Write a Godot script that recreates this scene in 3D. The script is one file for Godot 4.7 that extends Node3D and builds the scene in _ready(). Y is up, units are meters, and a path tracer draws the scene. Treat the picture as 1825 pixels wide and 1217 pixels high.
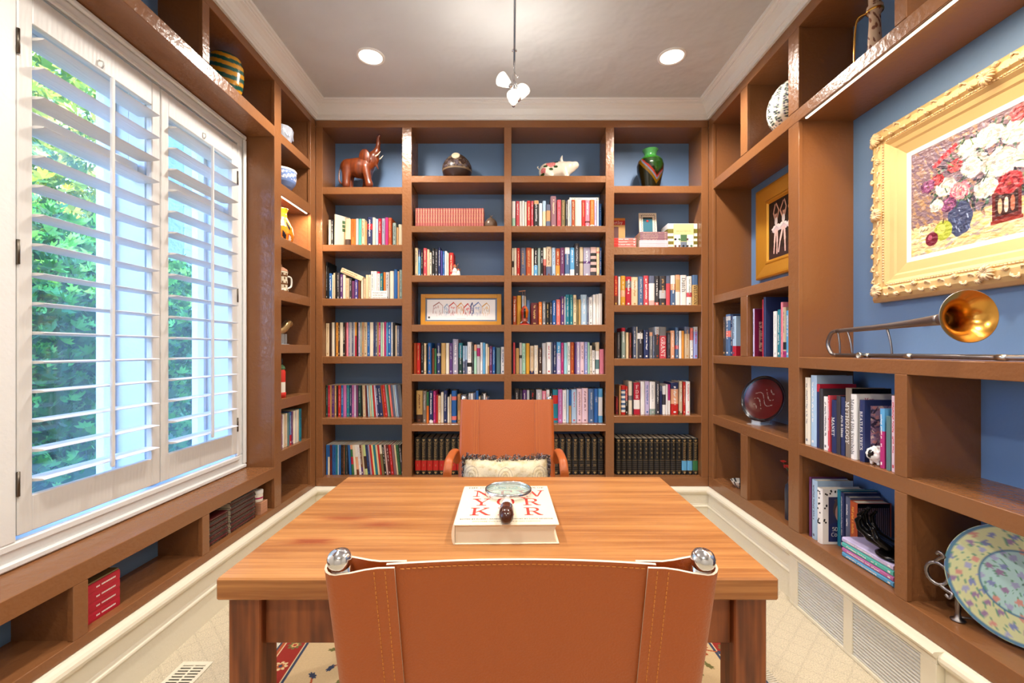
extends Node3D
# Home library: built-in bookcases on three walls, shuttered window, desk and two leather chairs.
# The desk faces -Z; the back bookcase stands at z = -3.3; metres throughout.

const BACK_FACE := -3.30      # front plane of the back bookcase
const SIDE_FACE := 1.444      # front planes of the side bookcases (+ and -)
const CEILING := 3.08

var mats := {}
var meshes := {}
var used_names := {}
var rng := RandomNumberGenerator.new()

func _ready() -> void:
	rng.seed = 20240611
	set_up_view()
	make_materials()
	build_shell()
	build_back_bookcase()
	build_side_bookcases()
	build_windows()
	build_outside()
	build_lamps()
	build_desk()
	build_chairs()
	build_back_books()
	build_sets()
	build_back_ornaments()
	build_side_books()
	build_side_ornaments()
	build_pictures()
	build_desk_things()
	build_floor_things()

# ------------------------------------------------------------------ view and daylight
func set_up_view() -> void:
	var cam := Camera3D.new()
	cam.name = "camera"
	add_child(cam)
	cam.position = Vector3(0, 1.28, 0)
	var near := 0.05
	cam.set_frustum(near * 1217.0 / 800.0, Vector2(0, near * 15.5 / 800.0), near, 100.0)
	cam.current = true

	var env := Environment.new()
	env.tonemap_mode = Environment.TONE_MAPPER_LINEAR
	env.tonemap_exposure = 1.25
	env.background_mode = Environment.BG_SKY
	var sky := Sky.new()
	var air := ProceduralSkyMaterial.new()
	air.sky_top_color = Color(0.38, 0.58, 0.91)
	air.sky_horizon_color = Color(0.76, 0.87, 0.98)
	air.ground_horizon_color = Color(0.50, 0.56, 0.60)
	air.ground_bottom_color = Color(0.30, 0.33, 0.33)
	air.energy_multiplier = 12.0
	sky.sky_material = air
	env.sky = sky
	env.sdfgi_enabled = true
	env.ssao_enabled = true
	env.ssil_enabled = true
	var world := WorldEnvironment.new()
	world.name = "world_environment"
	world.environment = env
	add_child(world)

	var sun := DirectionalLight3D.new()
	sun.name = "sun"
	add_child(sun)
	sun.light_color = Color(1.0, 0.95, 0.84)
	sun.light_energy = 2.6
	sun.light_angular_distance = 0.6
	sun.shadow_enabled = true
	sun.look_at_from_position(Vector3(6, 9, 2), Vector3(-4, 0, -6), Vector3.UP)

# ------------------------------------------------------------------ small helpers
func numbered(called: String) -> String:
	if not used_names.has(called):
		used_names[called] = 0
		return called
	used_names[called] += 1
	return "%s_%03d" % [called, used_names[called]]

func thing(called: String, label: String, category: String, at := Vector3.ZERO, turn := 0.0, group := "") -> Node3D:
	var o := Node3D.new()
	o.name = numbered(called)
	add_child(o)
	o.position = at
	o.rotation.y = turn
	o.set_meta("label", label)
	o.set_meta("category", category)
	if group != "":
		o.set_meta("group", group)
	return o

func structure(called: String, label: String) -> Node3D:
	var o := Node3D.new()
	o.name = called
	add_child(o)
	o.set_meta("kind", "structure")
	o.set_meta("label", label)
	return o

func part(called: String, mesh: Mesh, material, parent: Node3D, at := Vector3.ZERO, turn := Vector3.ZERO) -> MeshInstance3D:
	var o := MeshInstance3D.new()
	o.name = called
	o.mesh = mesh
	if material is String:
		o.material_override = mats[material]
	elif material != null:
		o.material_override = material
	parent.add_child(o, true)
	o.position = at
	o.rotation = turn
	return o

# a part that fills the box from lo to hi (in the parent's space), edges chamfered by c
func slab(called: String, lo: Vector3, hi: Vector3, material, parent: Node3D, c := 0.002) -> MeshInstance3D:
	return part(called, cbox(hi - lo, c), material, parent, (lo + hi) * 0.5)

func lin(c: Color) -> Color:
	return c.srgb_to_linear()

func tri(st: SurfaceTool, a: Vector3, b: Vector3, c: Vector3) -> void:
	st.add_vertex(a)
	st.add_vertex(b)
	st.add_vertex(c)

func quad(st: SurfaceTool, a: Vector3, b: Vector3, c: Vector3, d: Vector3) -> void:
	tri(st, a, b, c)
	tri(st, a, c, d)

# a quad of a convex body round `mid`, turned to face outwards
func out_quad(st: SurfaceTool, a: Vector3, b: Vector3, c: Vector3, d: Vector3, mid := Vector3.ZERO) -> void:
	var n := (a - c).cross(a - b)
	if n.dot((a + b + c + d) * 0.25 - mid) >= 0.0:
		quad(st, a, b, c, d)
	else:
		quad(st, a, d, c, b)

func out_tri(st: SurfaceTool, a: Vector3, b: Vector3, c: Vector3, mid := Vector3.ZERO) -> void:
	var n := (a - c).cross(a - b)
	if n.dot((a + b + c) / 3.0 - mid) >= 0.0:
		tri(st, a, b, c)
	else:
		tri(st, a, c, b)

func begin() -> SurfaceTool:
	var st := SurfaceTool.new()
	st.begin(Mesh.PRIMITIVE_TRIANGLES)
	return st

func finish(st: SurfaceTool) -> ArrayMesh:
	st.generate_normals()
	return st.commit()

func cbox(size: Vector3, c := 0.002) -> ArrayMesh:
	var key := "box %.4f %.4f %.4f %.4f" % [size.x, size.y, size.z, c]
	if meshes.has(key):
		return meshes[key]
	var st := begin()
	st.set_smooth_group(-1)
	add_cbox(st, Vector3.ZERO, size, c)
	meshes[key] = finish(st)
	return meshes[key]

func add_cbox(st: SurfaceTool, mid: Vector3, size: Vector3, c := 0.002) -> void:
	var h := size * 0.5
	c = minf(c, minf(h.x, minf(h.y, h.z)) * 0.9)
	var fx := {}
	for sx in [-1, 1]:
		for sy in [-1, 1]:
			for sz in [-1, 1]:
				fx[Vector3i(sx, sy, sz)] = [
					mid + Vector3(sx * h.x, sy * (h.y - c), sz * (h.z - c)),
					mid + Vector3(sx * (h.x - c), sy * h.y, sz * (h.z - c)),
					mid + Vector3(sx * (h.x - c), sy * (h.y - c), sz * h.z)]
	for s in [-1, 1]:
		out_quad(st, fx[Vector3i(s, -1, -1)][0], fx[Vector3i(s, 1, -1)][0], fx[Vector3i(s, 1, 1)][0], fx[Vector3i(s, -1, 1)][0], mid)
		out_quad(st, fx[Vector3i(-1, s, -1)][1], fx[Vector3i(1, s, -1)][1], fx[Vector3i(1, s, 1)][1], fx[Vector3i(-1, s, 1)][1], mid)
		out_quad(st, fx[Vector3i(-1, -1, s)][2], fx[Vector3i(1, -1, s)][2], fx[Vector3i(1, 1, s)][2], fx[Vector3i(-1, 1, s)][2], mid)
	if c <= 0.0:
		return
	for s in [-1, 1]:
		for t in [-1, 1]:
			out_quad(st, fx[Vector3i(s, t, -1)][0], fx[Vector3i(s, t, 1)][0], fx[Vector3i(s, t, 1)][1], fx[Vector3i(s, t, -1)][1], mid)
			out_quad(st, fx[Vector3i(s, -1, t)][0], fx[Vector3i(s, 1, t)][0], fx[Vector3i(s, 1, t)][2], fx[Vector3i(s, -1, t)][2], mid)
			out_quad(st, fx[Vector3i(-1, s, t)][1], fx[Vector3i(1, s, t)][1], fx[Vector3i(1, s, t)][2], fx[Vector3i(-1, s, t)][2], mid)
			for u in [-1, 1]:
				var k = fx[Vector3i(s, t, u)]
				out_tri(st, k[0], k[1], k[2], mid)

# turned shape: profile of (radius, height) points run up the outside
func lathe(profile: Array, segs := 28, tint := "") -> ArrayMesh:
	var st := begin()
	if tint == "":
		add_lathe(st, profile, segs)
		return finish(st)
	# painted pieces need closer rings to carry their pattern
	var close := [profile[0]]
	for i in profile.size() - 1:
		var n := maxi(1, int(profile[i].distance_to(profile[i + 1]) / 0.004))
		for k in n:
			close.append(profile[i].lerp(profile[i + 1], (k + 1.0) / n))
	add_lathe(st, close, maxi(segs, 72), tint)
	return finish(st)

func add_lathe(st: SurfaceTool, profile: Array, segs := 28, tint := "", xf := Transform3D.IDENTITY) -> void:
	var n := profile.size()
	for i in n - 1:
		for j in segs:
			var q := []
			for k in [[i, j], [i, j + 1], [i + 1, j + 1], [i + 1, j]]:
				var a: float = TAU * k[1] / segs
				var p: Vector2 = profile[k[0]]
				q.append([xf * Vector3(p.x * cos(a), p.y, p.x * sin(a)), Vector2(float(k[1]) / segs, 1.0 - float(k[0]) / (n - 1)), a])
			for t in [0, 1, 2, 0, 2, 3]:
				st.set_uv(q[t][1])
				if tint != "":
					st.set_color(tint_of(tint, q[t][0], q[t][2]))
				st.add_vertex(q[t][0])

# a tube of changing radius along points
func tube(points: Array, radii, segs := 10, closed_ends := true) -> ArrayMesh:
	var st := begin()
	add_tube(st, points, radii, segs, closed_ends)
	return finish(st)

func add_tube(st: SurfaceTool, points: Array, radii, segs := 10, closed_ends := true) -> void:
	var rings := []
	var up := Vector3.UP
	for i in points.size():
		var d: Vector3
		if i == 0:
			d = points[1] - points[0]
		elif i == points.size() - 1:
			d = points[i] - points[i - 1]
		else:
			d = (points[i + 1] - points[i]).normalized() + (points[i] - points[i - 1]).normalized()
		d = d.normalized()
		if i == 0 and absf(d.dot(up)) > 0.9:
			up = Vector3.RIGHT
		var side := up.cross(d)
		if side.length() < 0.001:
			side = d.cross(Vector3(0.3, 0.7, 0.2))
		side = side.normalized()
		up = d.cross(side).normalized()
		var r: float = radii[i] if radii is Array else radii
		var ring := []
		for j in segs:
			var a := TAU * j / segs
			ring.append(points[i] + (side * cos(a) + up * sin(a)) * r)
		rings.append(ring)
	for i in rings.size() - 1:
		for j in segs:
			var k := (j + 1) % segs
			quad(st, rings[i][j], rings[i + 1][j], rings[i + 1][k], rings[i][k])
	if closed_ends:
		for e in [0, rings.size() - 1]:
			for j in segs:
				var a: Vector3 = rings[e][j]
				var b: Vector3 = rings[e][(j + 1) % segs]
				var inner: Vector3 = points[1] if e == 0 else points[points.size() - 2]
				out_tri(st, points[e], a, b, inner)

func spline(pts: Array, steps := 6) -> Array:
	var c := Curve3D.new()
	var n := pts.size()
	for i in n:
		var a: Vector3 = pts[maxi(i - 1, 0)]
		var b: Vector3 = pts[mini(i + 1, n - 1)]
		var t := (b - a) / 6.0
		c.add_point(pts[i], -t, t)
	var out := []
	for i in (n - 1) * steps + 1:
		var f := float(i) / steps
		out.append(c.samplef(f))
	return out

# polygon in x/y drawn out from z0 to z1
func prism(poly: PackedVector2Array, z0: float, z1: float) -> ArrayMesh:
	var st := begin()
	st.set_smooth_group(-1)
	add_prism(st, poly, z0, z1)
	return finish(st)

func add_prism(st: SurfaceTool, poly: PackedVector2Array, z0: float, z1: float) -> void:
	var p := poly
	if Geometry2D.is_polygon_clockwise(p):
		p.reverse()
	var n := p.size()
	for i in n:
		var a := p[i]
		var b := p[(i + 1) % n]
		quad(st, Vector3(a.x, a.y, z0), Vector3(a.x, a.y, z1), Vector3(b.x, b.y, z1), Vector3(b.x, b.y, z0))
	var t := Geometry2D.triangulate_polygon(p)
	for i in range(0, t.size(), 3):
		var a := p[t[i]]
		var b := p[t[i + 1]]
		var c := p[t[i + 2]]
		if (b - a).cross(c - a) < 0.0:
			var s := b
			b = c
			c = s
		tri(st, Vector3(a.x, a.y, z1), Vector3(c.x, c.y, z1), Vector3(b.x, b.y, z1))
		tri(st, Vector3(a.x, a.y, z0), Vector3(b.x, b.y, z0), Vector3(c.x, c.y, z0))

# flat face of size w x h in x/y, facing +z, with texture coordinates
func print_face(w: float, h: float) -> ArrayMesh:
	var key := "face %.4f %.4f" % [w, h]
	if not meshes.has(key):
		var st := begin()
		var c := [Vector3(-w / 2, -h / 2, 0), Vector3(-w / 2, h / 2, 0), Vector3(w / 2, h / 2, 0), Vector3(w / 2, -h / 2, 0)]
		var u := [Vector2(0, 1), Vector2(0, 0), Vector2(1, 0), Vector2(1, 1)]
		for k in [0, 1, 2, 0, 2, 3]:
			st.set_uv(u[k])
			st.add_vertex(c[k])
		meshes[key] = finish(st)
	return meshes[key]

func ball_profile(r: float, h: float, n := 10, base := 0.0) -> Array:
	var p := []
	for i in n + 1:
		var a := PI * i / n
		p.append(Vector2(r * sin(a) + 0.00001, base + h * 0.5 * (1.0 - cos(a))))
	return p

var font_sans: SystemFont
var font_serif: SystemFont
func lettering(text: String, em: float, material, parent: Node3D, at: Vector3, turn := Vector3.ZERO, serif := true, wide := 1.0) -> MeshInstance3D:
	var key := "text %s %.5f %s" % [text, em, serif]
	if not meshes.has(key):
		if font_sans == null:
			font_sans = SystemFont.new()
			font_sans.font_names = PackedStringArray(["Droid Sans"])
			font_serif = SystemFont.new()
			font_serif.font_names = PackedStringArray(["Droid Serif"])
		var t := TextMesh.new()
		t.text = text
		t.font = font_serif if serif else font_sans
		t.font_size = 24
		t.pixel_size = em / 24.0
		t.depth = 0.0004
		t.curve_step = 3.0
		meshes[key] = t
	var o := part("lettering", meshes[key], material, parent, at, turn)
	o.scale.x = wide
	return o

# body from tapered bones [a, b, radius a, radius b], joined by a smooth minimum and meshed as surface nets
func flesh(bones: Array, cell: float, k: float, tint := "") -> ArrayMesh:
	var lo := Vector3(1e9, 1e9, 1e9)
	var hi := -lo
	for b in bones:
		var r: float = maxf(b[2], b[3]) + 3.0 * cell
		for e in [b[0], b[1]]:
			lo = lo.min(e - Vector3(r, r, r))
			hi = hi.max(e + Vector3(r, r, r))
	var n := Vector3i(((hi - lo) / cell).ceil()) + Vector3i.ONE
	var f := PackedFloat32Array()
	f.resize(n.x * n.y * n.z)
	for b in bones:
		var a: Vector3 = b[0]
		var ab: Vector3 = b[1] - a
		var l2: float = maxf(ab.length_squared(), 1e-9)
		var r0: float = b[2]
		var r1: float = b[3]
		var reach: float = maxf(r0, r1) + 2.5 * cell + 2.0 * k
		var from := Vector3i(((a.min(b[1]) - Vector3(reach, reach, reach) - lo) / cell).floor()).clamp(Vector3i.ZERO, n - Vector3i.ONE)
		var to := Vector3i(((a.max(b[1]) + Vector3(reach, reach, reach) - lo) / cell).ceil()).clamp(Vector3i.ZERO, n - Vector3i.ONE)
		for z in range(from.z, to.z + 1):
			for y in range(from.y, to.y + 1):
				for x in range(from.x, to.x + 1):
					var p := lo + Vector3(x, y, z) * cell
					var t := clampf((p - a).dot(ab) / l2, 0.0, 1.0)
					var d := (p - a - ab * t).length() - lerpf(r0, r1, t)
					if d < reach:
						f[(z * n.y + y) * n.x + x] += exp(clampf(-d / k, -40.0, 40.0))
	for i in f.size():
		f[i] = 1.0 if f[i] < 1e-12 else -k * log(f[i])
	var spots := {}
	var st := begin()
	var corner := [0, 1, n.x, n.x + 1, n.x * n.y, n.x * n.y + 1, n.x * n.y + n.x, n.x * n.y + n.x + 1]
	for z in n.z - 1:
		for y in n.y - 1:
			for x in n.x - 1:
				var i := (z * n.y + y) * n.x + x
				var inside := 0
				for c in corner:
					if f[i + c] < 0.0:
						inside += 1
				if inside == 0 or inside == 8:
					continue
				var sum := Vector3.ZERO
				var count := 0
				for c in 8:
					for bit in [1, 2, 4]:
						if c & bit:
							continue
						var v0: float = f[i + corner[c]]
						var v1: float = f[i + corner[c | bit]]
						if (v0 < 0.0) == (v1 < 0.0):
							continue
						var t := v0 / (v0 - v1)
						var p0 := Vector3(c & 1, (c >> 1) & 1, (c >> 2) & 1)
						var p1 := Vector3((c | bit) & 1, ((c | bit) >> 1) & 1, ((c | bit) >> 2) & 1)
						sum += p0.lerp(p1, t)
						count += 1
				spots[i] = lo + (Vector3(x, y, z) + sum / count) * cell
	var steps := [1, n.x, n.x * n.y]
	for i in spots:
		for ax in 3:
			var s: int = steps[ax]
			var u: int = steps[(ax + 1) % 3]
			var v: int = steps[(ax + 2) % 3]
			if (f[i] < 0.0) == (f[i + s] < 0.0):
				continue
			if not (spots.has(i - u) and spots.has(i - v) and spots.has(i - u - v)):
				continue
			var q := [spots[i], spots[i - u], spots[i - u - v], spots[i - v]]
			if f[i] < 0.0:
				q = [spots[i], spots[i - v], spots[i - u - v], spots[i - u]]
			for t in [0, 1, 2, 0, 2, 3]:
				if tint != "":
					st.set_color(tint_of(tint, q[t], 0.0))
				st.add_vertex(q[t])
	return finish(st)

# ------------------------------------------------------------------ materials
func plain(called: String, color: Color, rough := 0.6, metal := 0.0) -> StandardMaterial3D:
	var m := StandardMaterial3D.new()
	m.albedo_color = color
	m.roughness = rough
	m.metallic = metal
	mats[called] = m
	return m

func noise_image(seed_: int, freq: float, size := 256, octaves := 4) -> Image:
	var n := FastNoiseLite.new()
	n.seed = seed_
	n.noise_type = FastNoiseLite.TYPE_SIMPLEX_SMOOTH
	n.frequency = freq
	n.fractal_octaves = octaves
	var im := n.get_seamless_image(size, size)
	im.convert(Image.FORMAT_RGBA8)
	return im

func bump(m: StandardMaterial3D, im: Image, strength: float, scale: float) -> void:
	var b := im.duplicate() as Image
	b.bump_map_to_normal_map(strength)
	m.normal_enabled = true
	m.normal_texture = ImageTexture.create_from_image(b)
	m.normal_scale = 1.0
	tri_map(m, scale)

func tri_map(m: StandardMaterial3D, scale: float, stretch := Vector3.ONE) -> void:
	m.uv1_triplanar = true
	m.uv1_scale = Vector3.ONE * scale * stretch

# wood figure: long grain along the picture's height
func grain_image(dark: Color, light: Color, seed_: int, lines: float, w := 256, h := 512) -> Image:
	var n := FastNoiseLite.new()
	n.seed = seed_
	n.noise_type = FastNoiseLite.TYPE_SIMPLEX_SMOOTH
	n.frequency = 0.011
	var im := Image.create(w, h, false, Image.FORMAT_RGBA8)
	for y in h:
		for x in w:
			# wrap by blending with the shifted copy so that repeats do not show a seam
			var fx := float(x) / w
			var fy := float(y) / h
			var a := TAU * fx
			var c := Vector3(cos(a), sin(a), 0) * w / TAU
			var b := TAU * fy
			var yy := sin(b) * h / TAU * 0.22
			var zz := cos(b) * h / TAU * 0.22
			var warp := n.get_noise_3d(c.x * 0.8, c.y * 0.8 + yy, zz)
			var ring := 0.5 + 0.5 * sin(lines * TAU * fx + warp * 9.0)
			var fine := n.get_noise_3d(c.x * 9.0, c.y * 9.0 + yy * 1.2, zz * 1.2)
			var t := clampf(0.5 + (ring - 0.5) * 0.42 + fine * 0.6 + warp * 0.16, 0.0, 1.0)
			im.set_pixel(x, y, dark.lerp(light, t))
	return im

# the whole desktop: veneer grain running along its length, with three small reddish knots
func desk_image() -> Image:
	var w := 900
	var h := 576
	var n := FastNoiseLite.new()
	n.seed = 21
	n.noise_type = FastNoiseLite.TYPE_SIMPLEX_SMOOTH
	n.frequency = 0.01
	n.fractal_octaves = 3
	var dark := Color(0.57, 0.345, 0.17)
	var light := Color(0.77, 0.54, 0.31)
	var red := Color(0.52, 0.20, 0.08)
	var knots := [Vector2(112, 318), Vector2(196, 352), Vector2(92, 436)]
	var im := Image.create(w, h, false, Image.FORMAT_RGBA8)
	for y in h:
		for x in w:
			var bend := 0.0
			var stain := 0.0
			for k in knots:
				var dx: float = (x - k.x) / 52.0
				var dy: float = (y - k.y) / 17.0
				var r := dx * dx + dy * dy
				if r < 6.0:
					bend += exp(-r) * signf(dy) * 12.0
					stain += exp(-r * 1.4)
			var yy := y + bend
			var broad := n.get_noise_2d(x * 0.10, yy * 1.6)
			var line := n.get_noise_2d(x * 0.16 + 700.0, yy * 9.0)
			var pore := n.get_noise_2d(x * 0.9 + 90.0, yy * 30.0)
			var t := clampf(0.55 + broad * 0.55 + line * 0.45 + pore * 0.22, 0.0, 1.0)
			im.set_pixel(x, y, dark.lerp(light, t).lerp(red, clampf(stain * (0.55 + line), 0.0, 0.8)))
	return im

func make_materials() -> void:
	var fine := noise_image(3, 0.06)
	var coarse := noise_image(7, 0.012)
	var brown := plain("brown_paint", Color(0.525, 0.345, 0.21), 0.25)
	bump(brown, fine, 0.6, 2.2)
	var blue := plain("blue_paint", Color(0.405, 0.53, 0.69), 0.5)
	bump(blue, fine, 0.15, 3.0)
	var white := plain("white_paint", Color(0.88, 0.885, 0.885), 0.42)
	bump(white, fine, 0.35, 3.0)
	var shutter := plain("shutter_wood", Color(0.835, 0.83, 0.82), 0.45)
	bump(shutter, grain_image(Color(0.3, 0.3, 0.3), Color(0.7, 0.7, 0.7), 5, 14.0, 128, 256), 1.2, 4.0)
	var base := plain("base_paint", Color(0.90, 0.875, 0.80), 0.45)
	bump(base, fine, 0.35, 3.0)
	var ceil_ := plain("ceiling_paint", Color(0.76, 0.775, 0.79), 0.6)
	bump(ceil_, coarse, 2.2, 0.9)
	plain("wall_paint", Color(0.78, 0.77, 0.75), 0.8)

	# carpet: looped pile with a sunk diamond lattice
	var carpet := plain("carpet", Color(1, 1, 1), 1.0)
	var ci := Image.create(256, 256, false, Image.FORMAT_RGBA8)
	var ch := Image.create(256, 256, false, Image.FORMAT_RGBA8)
	var speck := noise_image(11, 0.25)
	for y in 256:
		for x in 256:
			var s := speck.get_pixel(x, y).r
			var d1: float = absf(fposmod((x + y) / 64.0, 1.0) - 0.5)
			var d2: float = absf(fposmod((x - y) / 64.0, 1.0) - 0.5)
			var line := 1.0 if minf(d1, d2) < 0.05 else 0.0
			var v := 0.70 + 0.22 * s - 0.025 * line
			ci.set_pixel(x, y, Color(v, v * 0.945, v * 0.83))
			var hgt := clampf(s * 0.7 + 0.3 - 0.3 * line, 0, 1)
			ch.set_pixel(x, y, Color(hgt, hgt, hgt))
	carpet.albedo_texture = ImageTexture.create_from_image(ci)
	bump(carpet, ch, 3.0, 2.4)

	# desk: reddish cherry with a low sheen
	var g1 := desk_image()
	var gd := grain_image(Color(0.36, 0.175, 0.075), Color(0.64, 0.355, 0.165), 22, 6.0)
	var desk := plain("desk_top", Color(1, 1, 1), 0.3)
	desk.albedo_texture = ImageTexture.create_from_image(g1)
	tri_map(desk, 1.0)
	desk.uv1_scale = Vector3(1.0 / 1.31, 1.0 / 0.84, 1.0 / 0.84)
	desk.uv1_offset = Vector3(0.5, 0.5, 0.5)
	var leg := plain("desk_leg", Color(1, 1, 1), 0.34)
	leg.albedo_texture = ImageTexture.create_from_image(gd)
	tri_map(leg, 2.2, Vector3(1, 0.5, 1))
	var apron := plain("desk_apron", Color(1, 1, 1), 0.4)
	apron.albedo_texture = ImageTexture.create_from_image(gd)
	tri_map(apron, 1.5)
	var carved := plain("carved_wood", Color(0.84, 0.70, 0.56), 0.28)
	carved.albedo_texture = ImageTexture.create_from_image(gd)
	tri_map(carved, 5.0)
	carved.clearcoat_enabled = true
	carved.clearcoat = 0.4

	var leather := plain("saddle_leather", Color(0.68, 0.335, 0.115), 0.42)
	bump(leather, noise_image(31, 0.16), 0.8, 5.0)
	plain("leather_edge", Color(0.86, 0.80, 0.72), 0.7)
	plain("thread", Color(0.86, 0.56, 0.26), 0.8)
	plain("chrome", Color(0.86, 0.86, 0.87), 0.16, 1.0)
	plain("nickel", Color(0.72, 0.71, 0.68), 0.28, 1.0)
	plain("brass", Color(0.83, 0.62, 0.30), 0.22, 1.0)
	plain("hinge_metal", Color(0.42, 0.39, 0.35), 0.35, 1.0)
	plain("old_silver", Color(0.55, 0.53, 0.53), 0.35, 1.0)
	plain("pewter", Color(0.50, 0.49, 0.50), 0.4, 1.0)
	plain("bronze_black", Color(0.09, 0.085, 0.09), 0.2, 0.7)
	plain("white_glaze", Color(0.93, 0.91, 0.86), 0.16)
	plain("terracotta", Color(0.70, 0.34, 0.17), 0.6)
	plain("ivory_tusk", Color(0.90, 0.84, 0.72), 0.35)
	plain("black_slot", Color(0.05, 0.05, 0.055), 0.9)
	plain("grille_slat", Color(0.84, 0.84, 0.83), 0.5)
	plain("paper_white", Color(0.94, 0.93, 0.90), 0.8)
	plain("ink_black", Color(0.07, 0.07, 0.08), 0.7)
	plain("ink_red", Color(0.80, 0.17, 0.12), 0.6)
	plain("ink_gold", Color(0.66, 0.55, 0.36), 0.4)
	plain("ink_white", Color(0.93, 0.92, 0.90), 0.6)
	plain("ink_green", Color(0.30, 0.45, 0.30), 0.6)
	plain("ink_magenta", Color(0.72, 0.12, 0.40), 0.6)
	plain("card_white", Color(0.95, 0.95, 0.94), 0.7)

	# one cloth-bound and one glossy jacket material take their colours from the books' vertices
	var cloth := plain("book_cover", Color(1, 1, 1), 0.5)
	cloth.vertex_color_use_as_albedo = true
	var pages := plain("book_pages", Color(0.88, 0.84, 0.75), 0.9)
	bump(pages, noise_image(41, 0.2), 1.0, 30.0)
	var glossy := plain("painted_glaze", Color(1, 1, 1), 0.2)
	glossy.vertex_color_use_as_albedo = true
	var matte := plain("painted_matte", Color(1, 1, 1), 0.75)
	matte.vertex_color_use_as_albedo = true
	var foil := plain("painted_gilt", Color(1, 1, 1), 0.32, 0.75)
	foil.vertex_color_use_as_albedo = true

	var glass := plain("clear_glass", Color(0.94, 0.98, 0.98, 0.10), 0.0)
	glass.transparency = BaseMaterial3D.TRANSPARENCY_ALPHA
	var pane := plain("window_glass", Color(0.78, 0.92, 0.96, 0.06), 0.0)
	pane.transparency = BaseMaterial3D.TRANSPARENCY_ALPHA
	var lens := plain("lens_glass", Color(0.72, 0.90, 0.88, 0.22), 0.0)
	lens.transparency = BaseMaterial3D.TRANSPARENCY_ALPHA
	var acrylic := plain("acrylic", Color(0.93, 0.96, 0.98, 0.25), 0.02)
	acrylic.transparency = BaseMaterial3D.TRANSPARENCY_ALPHA
	var frost := plain("frosted_glass", Color(0.97, 0.96, 0.93), 0.5)
	frost.emission_enabled = true
	frost.emission = Color(1.0, 0.97, 0.93)
	frost.emission_energy_multiplier = 0.9
	var glow := plain("lamp_glow", Color(1, 1, 1), 0.5)
	glow.emission_enabled = true
	glow.emission = Color(1.0, 0.96, 0.89)
	glow.emission_energy_multiplier = 2.2
	var strip := plain("strip_glow", Color(1, 1, 1), 0.5)
	strip.emission_enabled = true
	strip.emission = Color(1.0, 0.93, 0.84)
	strip.emission_energy_multiplier = 2.0

# ------------------------------------------------------------------ the room
func build_shell() -> void:
	var far := BACK_FACE - 0.27       # wall behind the back bookcase
	var near := 1.5
	var f := structure("floor", "cream looped carpet with a sunk diamond lattice")
	slab("carpet", Vector3(-1.9, -0.12, far - 0.2), Vector3(1.95, 0.0, near + 0.2), "carpet", f, 0.0)
	var c := structure("ceiling", "light grey plastered ceiling")
	slab("plaster", Vector3(-1.9, CEILING, far - 0.2), Vector3(1.95, CEILING + 0.16, near + 0.2), "ceiling_paint", c, 0.0)
	var b := structure("wall_back", "wall behind the back bookcase")
	slab("plaster", Vector3(-1.9, 0, far - 0.2), Vector3(1.95, CEILING, far - 0.012), "wall_paint", b, 0.0)
	var r := structure("wall_right", "wall behind the right bookcase")
	slab("plaster", Vector3(1.745, 0, far), Vector3(1.95, CEILING, near), "wall_paint", r, 0.0)
	slab("plaster", Vector3(1.46, 0, -0.30), Vector3(1.745, CEILING, near), "wall_paint", r, 0.0)
	var n := structure("wall_front", "wall behind the viewer")
	slab("plaster", Vector3(-1.9, 0, near), Vector3(1.95, CEILING, near + 0.2), "wall_paint", n, 0.0)

	# left wall, with three window openings
	var l := structure("wall_left", "wall around the shuttered windows")
	var x0 := -1.88
	var x1 := -1.67
	slab("plaster", Vector3(x0, 0, far), Vector3(x1, 0.645, near), "wall_paint", l, 0.0)
	slab("plaster", Vector3(x0, 2.47, far), Vector3(x1, CEILING, near), "wall_paint", l, 0.0)
	var edges := [far, -2.645, -2.10, -2.04, -1.50, -1.44, -0.90, near]
	for i in range(0, edges.size(), 2):
		slab("plaster", Vector3(x0, 0.645, edges[i]), Vector3(x1, 2.47, edges[i + 1]), "white_paint", l, 0.0)
	slab("plaster", Vector3(x1, 0, -0.30), Vector3(-1.46, CEILING, near), "wall_paint", l, 0.0)

	build_mouldings(near)

# profile of (distance out from the wall, height) drawn along a run from a to b; out is the direction into the room
func moulding(called: String, profile: Array, a: Vector3, b: Vector3, out: Vector3, material, parent: Node3D) -> void:
	var st := begin()
	st.set_smooth_group(-1)
	var n := profile.size()
	for i in n - 1:
		var p: Vector2 = profile[i]
		var q: Vector2 = profile[i + 1]
		var lo0 := a + out * p.x + Vector3.UP * p.y
		var lo1 := b + out * p.x + Vector3.UP * p.y
		var hi0 := a + out * q.x + Vector3.UP * q.y
		var hi1 := b + out * q.x + Vector3.UP * q.y
		out_quad(st, lo0, lo1, hi1, hi0, (a + b) * 0.5 + Vector3.UP * 0.5 * (profile[0].y + profile[n - 1].y) - out * 0.3)
	for e in [a, b]:
		var poly := PackedVector2Array()
		for p in profile:
			poly.append(p)
		var t := Geometry2D.triangulate_polygon(poly)
		for i in range(0, t.size(), 3):
			var v := []
			for k in 3:
				v.append(e + out * poly[t[i + k]].x + Vector3.UP * poly[t[i + k]].y)
			out_tri(st, v[0], v[1], v[2], (a + b) * 0.5)
	part(called, finish(st), material, parent)

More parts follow.
